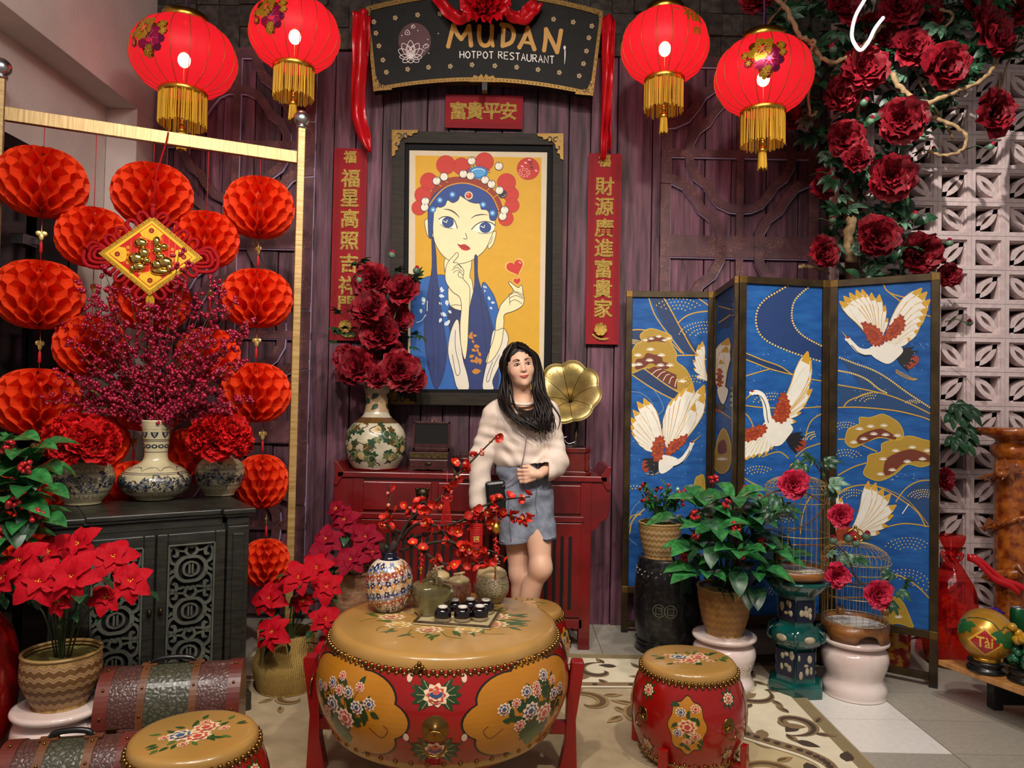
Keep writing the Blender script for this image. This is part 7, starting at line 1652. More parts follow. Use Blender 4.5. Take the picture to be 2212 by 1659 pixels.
for px, py0, Y, L_ in ((911, 1165, YB_ - .06, 110), (1073, 1075, YB_ - .09, 160)):
    t = hang('firecracker_charm', 'string of tiny red firecrackers hanging %s' % ('under the middle of the blossom branch' if px < 1000 else 'with a gold bell in front of the denim shorts'), px, py0, Y); z = 0
    if px > 1000: MB().lathe([(0, -.085), (.006, -.088), (.014, -.10), (.017, -.11), (.013, -.118), (.004, -.126), (0, -.127)], 16).build('gold_bell', m_gold, t); z = -.13
    MB().tube([(0, 0, .0), (0, 0, -L_ * sc)], .0012, 4).build('string', m_thread, t)
    fc = ME(MB().tube([(0, 0, 0), (0, 0, .016)], .0035, 7), 'firecracker', m_rh)
    for k_ in range(14): a = k_ * 2.4; obj('firecracker', fc, t, T(.003 * math.cos(a), .003 * math.sin(a), z - .012 - k_ * .0062) @ RZ(a) @ RY(R(-125)))
    MB().ell((0, 0, z - .105), (.007, .003, .007), 10, 6).ell((0, 0, z - .12), (.004, .004, .006), 8, 5).build('gold_charm', m_gold, t); tassel(t, z - .125, .035, .003, 8)
t = hang('red_ladder_charm', 'red bamboo-scroll charm with a gold character hung on the blossom branch', 1030, 1120, YB_ - .1)
for k_ in range(20): MB().tube([(-.022, 0, -.02 - k_ * .0062), (.022, 0, -.02 - k_ * .0062)], .0027, 6).build('slat', m_rh, t)
MB().box(-.0015, -.004, -.15, .0015, -.002, .03).box(-.011, -.005, -.085, .011, -.0025, -.06).build('cord', m_rh, t)
me = text_mesh('福', .022, .0006); me.materials.append(m_char); obj('gold_character', me, t, T(0, -.006, -.0725) @ RX(R(90)))
MB().ell((0, 0, -.168), (.009, .003, .010), 10, 6).build('gold_charm', m_gold, t); tassel(t, -.178, .05, .003, 8)
# tray, cups, teapot, jars
m_tray = mat('speckled_tray', '#2a1e14', '#5a4a34', rough=.35, scale=40, coat=.3); m_cream2 = mat('cream_tray', '#b8a680', rough=.35, coat=.3)
q = [on_t(*a) for a in ((930, 1312), (1076, 1327), (1064, 1358), (889, 1352))]; tc_ = sum(q, V()) / 4
ang = math.atan2(q[1].y - q[0].y, q[1].x - q[0].x) * .5 + math.atan2(q[2].y - q[3].y, q[2].x - q[3].x) * .5
w_ = ((q[1] - q[0]).length + (q[2] - q[3]).length) / 2; d_ = ((q[3] - q[0]).length + (q[2] - q[1]).length) / 2
tray = thing('tea_tray', 'dark rectangular ceramic tray under the upturned cups', 'tray', tc_, ang)
MB().box(-w_ / 2, -d_ / 2, .0, w_ / 2, d_ / 2, .007).build('base', m_cream2, tray, bevel=.002)
e = .009; MB().box(-w_ / 2, -d_ / 2, .004, w_ / 2, -d_ / 2 + e, .013).box(-w_ / 2, d_ / 2 - e, .004, w_ / 2, d_ / 2, .013).box(-w_ / 2, -d_ / 2, .004, -w_ / 2 + e, d_ / 2, .013).box(w_ / 2 - e, -d_ / 2, .004, w_ / 2, d_ / 2, .013).build('raised_edge', m_tray, tray, bevel=.003)
m_cup = mat('black_brown_glaze', '#0c0709', rough=.1, coat=.8); m_cupl = mat('raw_cup_rim', '#a8987c', rough=.5); m_ring = mat('white_foot_ring', '#c9c4bc', rough=.4)
CUPS = [(956, 1340, 'front left'), (999, 1340, 'front middle'), (1036, 1338, 'front right'), (981, 1324, 'back left'), (1016, 1322, 'back middle'), (1049, 1324, 'back right')]
for px, py, lb in CUPS:
    c = WZ(px, py, TZ + .009); t = thing('teacup', '%s of six upturned dark glazed cups on the tray' % lb, 'cup', c, 0, 'upturned teacups on the tray')
    MB().lathe([(.026, 0), (.029, .004), (.030, .012)], 24).build('rim', m_cupl, t)
    MB().lathe([(.030, .012), (.0305, .02), (.028, .034), (.020, .043), (.015, .045)], 24).build('bowl', m_cup, t)
    MB().lathe([(.0155, .044), (.016, .049), (.0135, .049), (.012, .045), (0, .045)], 24).build('foot_ring', m_ring, t)
p = on_t(933, 1326); kk = p.y / F * 34 / .05; t = thing('teapot', 'square-sided olive brown teapot with overhead handle on the drum table', 'teapot', p, R(25))
m_olv = mat('olive_brown_glaze', '#4c4528', '#756a42', rough=.18, coat=.7, scale=7)
MB().lathe([(a * kk, b * kk) for a, b in [(0, 0), (.042, 0), (.05, .006), (.053, .02), (.056, .05), (.056, .082), (.054, .092), (.046, .098), (.032, .101), (.028, .107), (0, .107)]], 48, sq=5).build('body', m_olv, t)
MB().lathe([(.028 * kk, .106 * kk), (.024 * kk, .113 * kk), (.008 * kk, .118 * kk), (.006 * kk, .124 * kk), (.009 * kk, .13 * kk), (0, .133 * kk)], 24).build('lid', m_olv, t)
MB().tube(catmull([V(a) * kk for a in [(.02, -.042, .05), (.028, -.062, .062), (.034, -.078, .082), (.037, -.084, .09)]], 4), [.014 * kk, .013 * kk] + [.009 * kk] * 11, 10).build('spout', m_olv, t)
MB().tube(catmull([V(a) * kk for a in [(0, -.034, .098), (0, -.036, .13), (0, -.022, .158), (0, 0, .168), (0, .022, .158), (0, .036, .13), (0, .034, .098)]], 5), .0045 * kk, 7).build('handle', mat('rattan_handle', '#7a6450', '#9c8670', rough=.6, scale=60, bump=.5), t)
m_cj = mat('cracked_stoneware', '#3a3226', '#b8a680', rough=.45, kind='crack', scale=150, lo=.0, hi=.2, bump=.4); m_cjp = mat('pink_stoneware', '#7a4030', '#c08a6a', rough=.45, kind='crack', scale=150, lo=.0, hi=.22, bump=.4); m_lid = mat('cream_lid', '#c0a878', '#d0ba8c', rough=.3, coat=.4, scale=6)
for nm, px, py, r, mt, lb, rz in (('a', 1061, 1300, 38, m_cj, 'largest lidded stoneware jar, at the right of the tea set', 5), ('b', 991, 1298, 27, m_cjp, 'small pinkish lidded jar between the teapot and the large jar', 25), ('c', 945, 1292, 30, m_cj, 'lidded stoneware jar half hidden behind the teapot', 40)):
    p = on_t(px, py); q = p.y / F * r / .1; t = thing('lidded_jar', lb, 'jar', p, R(rz), 'lidded stoneware jars on the drum table')
    MB().lathe(smooth_prof([(a * q, b * q) for a, b in [(0, 0), (.05, 0), (.06, .008), (.092, .05), (.1, .09), (.09, .14), (.072, .165)]], 4), 40).build('body', mt, t)
    MB().lathe([(a * q, b * q) for a, b in [(.082, .150), (.086, .156), (.078, .176), (.045, .196), (0, .203)]], 40).build('lid', m_lid, t)
    MB().tube([V((-.045, 0, .213)) * q, V((.045, 0, .221)) * q], .009 * q, 8).tube([V((-.02, 0, .19)) * q, V((-.02, 0, .215)) * q], .007 * q, 6).tube([V((.02, 0, .19)) * q, V((.02, 0, .218)) * q], .007 * q, 6).build('lid_handle', m_lid, t)

# ================================================================ ON THE ALTAR TABLE
m_rose = mat('dark_rosewood', '#2c0d0a', '#431712', rough=.35, scale=12, stretch=(6, 1, 1), coat=.2); m_in = mat('box_lining', '#1a0a08', rough=.8)
AZ = za + .001
c = V((W(927, 1015, 4.08).x, 4.10, AZ)); kx = 4.04 / F; t = thing('jewelry_box', 'open dark wooden jewelry box with mirror lid on the altar table', 'box', c)
hw = 42 * kx; o_ = MB().box(-hw, -.06, .014, hw, .07, .062); o_.build('lower_case', m_rose, t, bevel=.002)
MB().prism([(-hw - .004, 0), (-hw - .004, .02), (hw + .004, .02), (hw + .004, 0), (hw - .02, 0), (hw - .035, .01), (.02, .008), (0, .012), (-.02, .008), (-hw + .035, .01), (-hw + .02, 0)][::-1], .055, .062, RX(R(90))).build('scalloped_foot', m_rose, t)
dr = MB().box(-hw + .006, -.064, .022, hw - .006, -.058, .058).build('drawer', m_rose, t, bevel=.001); MB().ell((0, -.068, .04), (.018, .005, .010), 12, 6).build('drawer_pull', m_obr, dr)
MB().box(-hw, -.06, .064, hw, -.052, .10).box(-hw, .062, .064, hw, .07, .10).box(-hw, -.052, .064, -hw + .008, .062, .10).box(hw - .008, -.052, .064, hw, .062, .10).build('upper_tray', m_rose, t, bevel=.001)
MB().box(-hw + .008, -.052, .064, hw - .008, .062, .068).build('tray_floor', m_in, t)
MB().box(-hw + .004, -.063, .072, hw - .004, -.0605, .095).build('brass_band', mat('dull_brass_band', '#5a4a22', '#33270f', rough=.45, metal=.5, scale=60), t)
lid_ = MB().box(-hw + .004, .058, .10, -hw + .014, .082, .265).box(hw - .014, .058, .10, hw - .004, .082, .265).box(-hw + .004, .058, .255, hw - .004, .082, .265).box(-hw + .004, .058, .10, hw - .004, .082, .118).build('lid_frame', m_rose, t, bevel=.001)
MB().box(-hw + .014, .072, .118, hw - .014, .078, .255).build('mirror', mat('dim_mirror', '#14100e', rough=.08, coat=.5), lid_); MB().box(-hw + .014, .055, .12, hw - .014, .066, .142).build('inner_ledge', m_rose, lid_); MB().ell((0, .07, .268), (.014, .008, .006), 10, 6).build('clasp', m_studb, lid_)
c = V((W(1005, 1010, 4.1).x, 4.10, AZ)); t = thing('round_lidded_box', 'small dark oval lidded basket box beside the jewelry box', 'box', c)
MB().lathe([(0, 0), (.066, 0), (.068, .004), (.068, .058), (0, .058)], 36).build('body', mat('dark_basket', '#0d0806', rough=.4, scale=90, bump=.5), t); MB().lathe([(.071, .056), (.073, .062), (.073, .074), (.066, .082), (0, .086)], 36).build('lid', m_rose, t)
MB().tube(catmull([(-.03, 0, .084), (-.022, 0, .10), (.022, 0, .10), (.03, 0, .084)], 5), .0025, 6).build('handle', m_obr, t); MB().ell((0, -.072, .045), (.012, .004, .010), 10, 6).build('clasp', m_studb, t)
# gramophone
c = V((W(1240, 1018, 4.08).x - .03, 4.10, AZ)); t = thing('gramophone', 'old gramophone with a fluted brass horn beside the woman', 'gramophone', c, R(-6)); m_gw = mat('cherry_gloss_wood', '#4a100c', '#641a12', rough=.22, coat=.6, scale=10)
q = .112
def octp(a, b=.6): return [(a, -a * b), (a * b, -a), (-a * b, -a), (-a, -a * b), (-a, a * b), (-a * b, a), (a * b, a), (a, a * b)][::-1]
MB().prism(octp(q * 1.12, .78), 0, .018).build('plinth', m_gw, t, bevel=.004); MB().prism(octp(q, .78), .018, .12).build('case', m_gw, t, bevel=.003); MB().prism(octp(q * 1.08, .78), .12, .145).build('upper_moulding', m_gw, t, bevel=.004)
for a in (-1, 1): MB().lathe([(.012, .022), (.016, .035), (.010, .05), (.016, .09), (.012, .118)], 12, T(a * q * .9, -q * .9, 0)).build('corner_turning', m_gw, t)
MB().lathe([(0, .145), (.082, .145), (.085, .151), (.082, .156), (0, .156)], 40).build('turntable', m_blk, t)
MB().tube(catmull([(.03, .02, .158), (.04, -.02, .175), (.0, -.03, .162), (-.03, -.03, .19), (-.01, -.028, .20)], 5), .003, 6).build('tone_arm', m_steel, t)
MB().tube(catmull([(.104, 0, .09), (.115, -.01, .06), (.10, -.03, .05), (.125, -.05, .035)], 5), .0025, 6).build('crank', m_steel, t)
hc_ = W(1224, 843, 4.08) - c; hc_ = RZ(R(6)) @ hc_; hr = 70 * 4.06 / F; ax = V((-.10, -.88, .36)).normalized()
def horn(u, v):
    lobes = 1 + (.10 * abs(math.sin(u * 2 * PI * 4)) - .02) * v ** 2 * 1.0; r = (.012 + (hr - .012) * v ** 2.3) * lobes; z = -.19 * (1 - v) ** 1.0 - (.03 * v ** 9) + .012 * v * v * abs(math.sin(u * 2 * PI * 4))
    return V((r * math.cos(u * 2 * PI), r * math.sin(u * 2 * PI), z))
m_horn = mat('horn_gold', '#94804a', '#bba670', rough=.38, metal=.7, scale=9, bump=.06)
HM = aimM(hc_, ax, R(14)); MB().grid(horn, 96, 20, True, HM).build('horn', m_horn, t, solid=.0015)
MB().tube([HM @ (V(horn(k_ / 96, 1.0))) for k_ in range(96)], .003, 6, closed=True).build('horn_rim', m_horn, t)
for k_ in range(8): MB().tube([HM @ V(horn(k_ / 8, .25 + .75 * j / 12)) for j in range(13)], .0022, 5).build('crease_shade', m_obr, t)  # dark tubes stand in for the shade in the horn's creases
em = MB(); rr_ = rng(1)
for k_ in range(8):
    for j in range(26):
        u, v = (k_ + .5 + .28 * rr_.uniform(-1, 1)) / 8, .86 + .07 * rr_.uniform(-1, 1); p_ = HM @ V(horn(u, v)); em.ell(p_, .0028, 5, 4)
em.build('embossing', m_horn, t, kind='stuff')
e0 = HM @ V((0, 0, -.188)); MB().tube(catmull([e0, e0 + (HM.to_3x3() @ V((0, 0, -.05))), V((.04, .06, .28)), V((.04, .03, .22)), V((.035, .02, .152))], 6), [.012] * 8 + [.010] * 8 + [.013] * 9, 12).lathe([(.02, .15), (.02, .162), (.012, .175)], 16, T(.035, .02, 0)).build('horn_elbow', m_obr, t)

# ================================================================ BIRDCAGES AND PEDESTAL
m_cage = mat('gilt_cage_wire', '#a88a50', '#c0a468', rough=.4, metal=.35, scale=20); m_cb = mat('bamboo_cage_base', '#7a4a22', '#96602e', rough=.35, coat=.3, scale=9, stretch=(1, 1, 4)); m_seed = mat('white_tray_liner', '#d8d4d0', rough=.6)
def cage(label, loc, r, hc_, hd, rb, feet, nw=34, rz=0):
    t = thing('birdcage', label, 'birdcage', loc, rz, 'gilt wire birdcages'); z0 = .05 if feet else .045
    if feet:   # scooped wooden skirt
        pr = MB(); n = 48
        for ring in (0,): 
            vs = []; 
            for i in range(n):
                a = 2 * PI * i / n; lift = max(0, math.cos(4 * a)) ** .5 * .042 if math.cos(4 * a) > 0 else 0
                for rad, z in ((r * 1.06, lift), (r * 1.04, .075), (r * .99, .075), (r * 1.0, lift)): vs.append((rad * math.cos(a), rad * math.sin(a), z))
            fs = [(i * 4 + j, ((i + 1) % n) * 4 + j, ((i + 1) % n) * 4 + (j + 1) % 4, i * 4 + (j + 1) % 4) for i in range(n) for j in range(4)]; pr.add(vs, fs, True)
        pr.build('base', m_cb, t); z0 = .07
    else: MB().lathe([(0, .004), (r * .8, .0), (r * .86, .006), (r * 1.02, .02), (r * 1.05, .045), (r * 1.0, .048), (r * .98, .03), (0, .025)], 48).build('base', m_cb, t)
    MB().disc(r * .96, z0 - .012, 32).build('tray', m_seed, t)
    def rad(z): return r if z < hc_ else r * math.sqrt(max(0, 1 - ((z - hc_) / hd) ** 2)) * .99 + .012
    w = MB()
    for k_ in range(nw):
        a = 2 * PI * k_ / nw; pts = [(r * math.cos(a), r * math.sin(a), z0 - .01), (r * math.cos(a), r * math.sin(a), hc_)] + [(rad(hc_ + hd * math.sin(b)) * math.cos(a), rad(hc_ + hd * math.sin(b)) * math.sin(a), hc_ + hd * math.sin(b)) for b in [R(15 * j) for j in range(1, 7)]]
        w = MB().tube(pts, .0011, 4, False); w.build('bar', m_cage, t)
    for z in (z0 + .012, z0 + (hc_ - z0) * .45, hc_ - .045, hc_, hc_ + hd * .5): MB().tube([(rad(z) * 1.005 * math.cos(a), rad(z) * 1.005 * math.sin(a), z) for a in [2 * PI * k_ / 40 for k_ in range(40)]], .0022, 5, closed=True).build('hoop', m_cage, t)
    zt = hc_ + hd; MB().lathe([(.02, zt - .004), (.022, zt + .004), (.008, zt + .01), (.012, zt + .02), (0, zt + .03)], 16).build('finial', m_gold, t)
    for k_ in range(4): a = k_ * PI / 2; MB().tube(catmull([(.01 * math.cos(a), .01 * math.sin(a), zt), (.034 * math.cos(a), .034 * math.sin(a), zt + .012), (.034 * math.cos(a), .034 * math.sin(a), zt + .045), (.006 * math.cos(a), .006 * math.sin(a), zt + .062)], 5), .003, 6).build('crown_arm', m_gold, t)
    MB().ell((0, 0, zt + .068), .008, 10, 7).build('crown_ball', m_gold, t)
    MB().tube([(-r * .9, .02, z0 + .1), (r * .9, -.02, z0 + .11)], .004, 6).build('perch', m_cb, t)
    for s in (-1, 1): MB().lathe([(0, 0), (.016, 0), (.018, .03), (.015, .03), (.014, .004)], 14, T(s * r * .72, -r * .55, z0 + .05)).build('feed_cup', m_cb, t)
    return t
PX = W(1718, 1488, 3.44).x; PH = .515
ped = thing('pierced_pedestal', 'turquoise glazed pierced ceramic pedestal carrying the tall birdcage', 'pedestal', (PX, 3.44, 0), R(8)); m_tq = mat('turquoise_glaze', '#06302c', '#0c5f5a', rough=.12, coat=.9, scale=9, lo=.3, hi=.75)
def hexl(prof, nm, mt=m_tq, sm_=False): return MB().lathe(prof, 6, smooth=sm_).build(nm, mt, ped, bevel=.004)
hexl([(0, 0), (.132, 0), (.132, .052), (.118, .06), (.088, .066), (0, .066)], 'base'); hexl([(.098, .060), (.094, .085), (.085, .20), (.09, .215)], 'lower_body')
MB().lathe(smooth_prof([(.088, .212), (.112, .235), (.122, .265), (.112, .295), (.088, .315)], 4), 40, wob=lambda a, z: 1 + .03 * math.cos(6 * a)).build('belly', m_tq, ped)
hexl([(.09, .31), (.082, .33), (.084, .42), (.098, .455)], 'upper_body'); MB().lathe([(.095, .45), (.12, .475), (.138, .497), (.143, .507), (.138, PH), (0, PH)], 48).build('top', m_tq, ped)
rr_ = rng(3)
m_pc = mat('relief_cream', '#8a8068', '#b0a488', rough=.4, scale=30); m_pn = mat('relief_navy', '#10142c', rough=.3)
for k_ in range(6):
    a = R(30 + 60 * k_)
    for (rb_, z0, z1, wd) in ((.0795, .085, .20, .042), (.0735, .335, .43, .040)):
        MB().box(-wd, -.004, z0, wd, .004, z1).build('opening_shade_plate', m_pn, ped).matrix_basis = RZ(a - PI / 2) @ T(0, rb_ + .001, 0)  # solid navy plate in place of the shaded openwork window
        f_ = MB()
        for j in range(7): f_.ell((rr_.uniform(-wd * .75, wd * .75), .004, rr_.uniform(z0 + .012, z1 - .012)), (rr_.uniform(.006, .014), .004, rr_.uniform(.008, .022)), 8, 5)
        f_.build('relief', m_pc, ped, kind='stuff').matrix_basis = RZ(a - PI / 2) @ T(0, rb_, 0)
    a2 = R(60 * k_)
    MB().tube(catmull([(.112, 0, .30), (.135, 0, .285), (.138, 0, .262), (.118, 0, .248), (.112, 0, .262), (.124, 0, .27)], 4), .007, 6, M=RZ(a2)).build('scroll_handle', m_tq, ped)
    MB().ell((.119, 0, .265), (.008, .028, .016), 10, 6, M=RZ(a)).build('belly_relief', m_pc, ped)
cg = cage('tall gilt birdcage on the turquoise pedestal', V((PX, 3.44, PH + .001)), .138, .40, .07, .138, False)
cage('low domed birdcage with scooped wooden base on the pink ceramic stool', s3, .138, .345, .085, .138, True, 32)
def spray(label, loc, blooms, leaves, Y, stems, seed):
    t = thing('silk_peony_stem', label, 'flowers', loc, 0, 'pink-red silk peony stems on the birdcages'); r_ = rng(seed)
    for px, py, r, dy, bud_ in blooms:
        p = W(px, py, Y + dy) - loc
        if bud_: bud(t, p, (r_.uniform(-.5, .5), -.5, 1), r, m_ppink)
        else: obj('bloom', pe_pink[px % 2], t, aimM(p, (r_.uniform(-.3, .3), -1, .15), 1, r * Y / F))
    for px, py, dy, s in leaves: obj('leaf', L_dark if (px + py) % 3 else L_lite, t, T(W(px, py, Y + dy) - loc) @ ydir((r_.uniform(-1, 1), -.5, r_.uniform(-1, .4)), (0, -1, .6)) @ SCL(s))
    for q in stems: MB().tube(catmull([W(a, b, Y + d) - loc for a, b, d in q], 5), .0035, 5).build('stem', m_twig, t)
    return t
spray('silk peony stem with bright blooms wound round the tall birdcage', W(1717, 1120, 3.27), [(1713, 1046, 33, -.02, 0), (1815, 1114, 27, -.02, 0), (1640, 1080, .02, .0, 1)],
      [(1735, 1000, 0, .075), (1775, 1020, .02, .085), (1790, 1045, 0, .08), (1752, 985, .03, .07), (1680, 1070, .0, .07), (1665, 1100, .0, .06), (1780, 1000, .05, .07), (1690, 1095, 0, .05), (1800, 1060, .03, .06)], 3.26, [[(1640, 1080, .02), (1680, 1060, .0), (1730, 1062, .0), (1780, 1085, .0), (1815, 1114, 0)], [(1700, 1150, .0), (1760, 1120, .0), (1790, 1060, .0), (1760, 1000, .02)]], 4)
spray('silk peony stem with blooms and buds draped over the low birdcage', W(1845, 1250, 3.24), [(1808, 1243, 27, -.02, 0), (1895, 1283, 31, -.03, 0), (1800, 1172, .03, .02, 1), (1828, 1168, .035, .03, 1), (1850, 1178, .03, .02, 1), (1870, 1165, .032, .03, 1)],
      [(1812, 1200, 0, .06), (1850, 1205, 0, .07), (1925, 1235, .02, .06), (1940, 1275, .0, .06), (1920, 1300, .0, .06), (1835, 1195, .02, .06), (1955, 1262, .02, .055), (1790, 1195, .02, .05)], 3.24, [[(1800, 1172, 0), (1830, 1200, 0), (1850, 1250, 0), (1895, 1283, 0)], [(1808, 1243, 0), (1850, 1262, 0), (1925, 1250, .01)]], 9)

# ================================================================ RIGHT EDGE: COLUMN, SHELF, GIFTS
m_am = mat('amber_carved_wood', '#7a3010', '#c06a20', rough=.25, coat=.6, scale=26, bump=.7)
cc = V((W(2188, 1330, 3.82).x, 3.82, 0)); t = thing('dragon_column', 'carved amber wooden column with a coiling dragon at the right edge', 'column', cc); t['kind'] = 'thing'
MB().lathe(smooth_prof([(0, 0), (.12, 0), (.12, .05), (.085, .08), (.08, .12), (.085, .6), (.082, 1.02), (.07, 1.05), (.095, 1.08), (.10, 1.12), (.075, 1.15), (.11, 1.17), (.15, 1.185)], 3), 40, wob=lambda a, z: 1 + .04 * math.sin(9 * a + z * 25)).build('shaft', m_am, t)
MB().lathe([(.15, 1.18), (.165, 1.19), (.168, 1.215), (.155, 1.22), (0, 1.22)], 40).build('capital', m_am, t)
body = [(( .098 + .012 * math.sin(i * .7)) * math.cos(i * .42 + 2.2), (.098 + .012 * math.sin(i * .7)) * math.sin(i * .42 + 2.2), .15 + i * .0175) for i in range(50)]
MB().tube(body, [.012 + .018 * math.sin(PI * min(1, (i + 3) / 40)) for i in range(50)], 8).build('dragon_body', m_am, t)
sp_ = ME(MB().lathe([(.5, 0), (.3, .5), (0, 1.2)], 5), 'spike', m_am)
for i in range(2, 48):
    d = V((body[i][0], body[i][1], 0)).normalized(); obj('spike', sp_, t, aimM(V(body[i]) + d * .02, d + V((0, 0, .5 - (i % 3) * .5)), 0, .026))
    if i % 4 == 0: obj('claw', sp_, t, aimM(V(body[i]) + d * .015 + V((0, 0, .03)), d + V((.3, 0, -.6)), 0, .045))
hd_ = V((-.09, -.07, 1.0)); h = MB().ell(hd_, (.05, .04, .035), 14, 9).ell(hd_ + V((-.035, -.03, -.01)), (.03, .025, .018), 10, 7).ell(hd_ + V((-.02, -.045, .022)), .009, 8, 6)
h.build('dragon_head', m_am, t)
for k_ in range(7): obj('spike', sp_, t, aimM(hd_ + V((.0, -.02, .01)), V((math.cos(k_), -.3, math.sin(k_))), 0, .06))
# low bench
m_pine = mat('light_pine', '#a8703a', '#c08a50', rough=.4, scale=5, stretch=(1, 9, 1), coat=.2, bump=.05)
BZ = .19; qa, qb = WZ(2026, 1424, BZ), WZ(2216, 1492, BZ); dv = (qb - qa)
bench = thing('low_shelf', 'low light pine shelf board holding lucky ornaments at the right edge', 'shelf', (0, 0, 0))
MB().prism([(qa.x, qa.y), (qb.x + dv.x * .8, qb.y + dv.y * .8), (qa.x + .95, qb.y + dv.y * .8), (qa.x + .95, qa.y)], BZ - .026, BZ).build('board', m_pine, bench, bevel=.004)
MB().box(qa.x + .20, qa.y - .08, 0, qa.x + .24, qa.y - .03, BZ - .026).build('leg', m_blk, bench); MB().box(qa.x + .6, qb.y - .2, 0, qa.x + .64, qb.y - .15, BZ - .026).build('leg', m_blk, bench)
MB().box(qa.x + .24, qa.y - .07, .02, qa.x + .9, qa.y - .04, BZ - .026).build('back_panel', m_blk, bench)
def rbase(t, r, z=0): MB().lathe([(0, 0), (r, 0), (r * 1.05, .008), (r * .95, .02), (r * .8, .026), (r * .95, .034), (r, .042), (r * .9, .05), (0, .05)], 36).build('base', m_blk, t)
c = V((W(2137, 1438, 3.18).x, 3.20, BZ + .001)); t = thing('lucky_gold_ball', 'gold ball with red diamond reading Tài on a black base', 'ornament', c); rbase(t, .072)
br_ = .108; cz = .05 + br_ * .98; m_gb = mat('satin_gold', '#c8922a', '#b07c1c', rough=.3, metal=.45, coat=.5, scale=4)
MB().lathe([(.06, .05), (.062, .062), (.052, .068)], 32).build('collar', m_gold, t); MB().ell((0, 0, cz), br_, 40, 26).build('ball', m_gb, t)
def bm_(u, v, o):      # u,v metres on the front, facing camera
    a = u / br_ - PI / 2 - .62 + 0; b = v / br_; q = br_ + o; return (q * math.cos(b) * math.cos(a), q * math.cos(b) * math.sin(a), cz + q * math.sin(b))
P = Paint(bm_, .0004, .0006, maxlen=.012)
P.poly([(-.068, -.012), (0, .052), (.068, -.012), (0, -.076)], '#d8aa34', 0); P.poly([(-.056, -.012), (0, .041), (.056, -.012), (0, -.065)], '#a8141c', 1)
me = text_mesh('Tài', .062, .0012); P.mb.cc = hx('#e0b048')
for p_ in me.polygons:
    q = [me.vertices[i].co for i in p_.vertices]
    for i in range(1, len(q) - 1): P._tri(*[V((a.x * .8, a.y - .012, 0)) for a in (q[0], q[i], q[i + 1])], .0018)
for (x, y, s) in ((-.085, .055, .05), (.075, .03, .055), (.105, .0, .04), (-.11, .03, .035)):
    for k_ in range(5): P.leaf(x, y, -1.6 + (k_ - 2) * .75, s, s * .55, '#1f5c2a', 2 + k_ * .1)
P.line([(-.10, .075), (-.03, .09), (.03, .08), (.06, .045), (.09, .06), (.12, .04)], .005, '#2a4a1c', 2); P.build('painted_front', paint_mat('ball_paint', .35, .5), t)
c = V((W(2212, 1470, 3.06).x + .03, 3.08, BZ + .001)); t = thing('crystal_cluster_ornament', 'green crystal grape ornament with yellow fruit on a black base at the right edge', 'ornament', c); rbase(t, .07); rr_ = rng(6); o_ = MB(); y_ = MB()
for k_ in range(60): a = rr_.uniform(0, 6.28); q = rr_.uniform(.01, .06); z = .06 + rr_.uniform(0, .10) * (1 - q * 8 * .5); o_.ell((q * math.cos(a), q * math.sin(a), z), .015, 8, 6)
for k_ in range(12): y_.ell((rr_.uniform(-.05, .05), rr_.uniform(-.05, .03), .16 + rr_.uniform(0, .07)), .018, 9, 7)
o_.build('green_grapes', mat('green_crystal', '#12402c', '#2a7a54', rough=.12, coat=.8, island=.3), t, kind='stuff'); y_.build('yellow_fruit', mat('yellow_jade', '#c8921c', rough=.15, coat=.8, island=.2), t, kind='stuff')
me = text_mesh('富貴', .026, .0006); me.materials.append(m_char); obj('gold_character', me, t, T(-.02, -.0745, .024) @ RX(R(90)))
for i, (dx, dy, lv, lb) in enumerate(((0, 0, 0, 'lower green drink can nearest the gold ball'), (.075, .01, 0, 'lower green drink can at the right edge'), (.035, .0, 1, 'upper green drink can of the stack behind the gold ball'))):
    c = V((W(2186, 1370, 3.32).x + dx - .02, 3.30 + dy, BZ + .001 + lv * .125)); t = thing('drink_can', lb, 'can', c, i, 'green drink cans on the shelf')
    MB().lathe([(0, .004), (.026, .0), (.033, .01), (.033, .105), (.027, .118)], 28).build('body', mat('green_can', '#14502c', '#1c6a3a', rough=.3, metal=.5, scale=5), t); MB().lathe([(.027, .118), (.028, .122), (.025, .121), (.024, .116), (0, .116)], 28).build('lid', m_steel, t)
t = thing('purple_lotus_ornament', 'small purple glass lotus behind the gold ball', 'ornament', V((W(2118, 1310, 3.42).x - .01, 3.30, BZ + .001)))
MB().lathe([(0, 0), (.04, 0), (.02, .02), (.012, .06), (.012, .17), (.03, .19), (0, .2)], 20).build('stand', m_blk, t); mb = MB()
for ring in range(3):
    for k_ in range(9): petal(mb, .05, .016, R(25 + ring * 22), 2 * PI * k_ / 9 + ring * .3, .3, 0, 3, 3, T(0, 0, .19))
mb.build('petals', mat('purple_glass', '#3a1c6a', '#5a38a0', rough=.15, coat=.8), t)
# wrapped gifts
m_cel = mat('red_cellophane', '#a8121c', rough=.12, coat=.8, bump=.8, scale=16); nt = m_cel.node_tree; mo = nt.nodes['Material Output']; s0 = mo.inputs[0].links[0].from_socket
tp = nt.nodes.new('ShaderNodeBsdfTransparent'); tp.inputs[0].default_value = (1, .25, .22, 1); mxs = nt.nodes.new('ShaderNodeMixShader'); mxs.inputs[0].default_value = .74; nt.links.new(s0, mxs.inputs[1]); nt.links.new(tp.outputs[0], mxs.inputs[2]); nt.links.new(mxs.outputs[0], mo.inputs[0])
c = V((W(2052, 1440, 3.82).x + .02, 3.84, 0)); t = thing('gift_hamper', 'gift hamper in red cellophane with ribbon behind the right end of the folding screen', 'gift hamper', c)
MB().lathe([(0, .0), (.10, 0), (.12, .02), (.13, .13), (.12, .13), (.11, .02)], 24).build('basket', m_sg, t)
gb = [('#b8141c', '#d8a028'), ('#c88a1c', '#8f0e14')]; rr_ = rng(9)
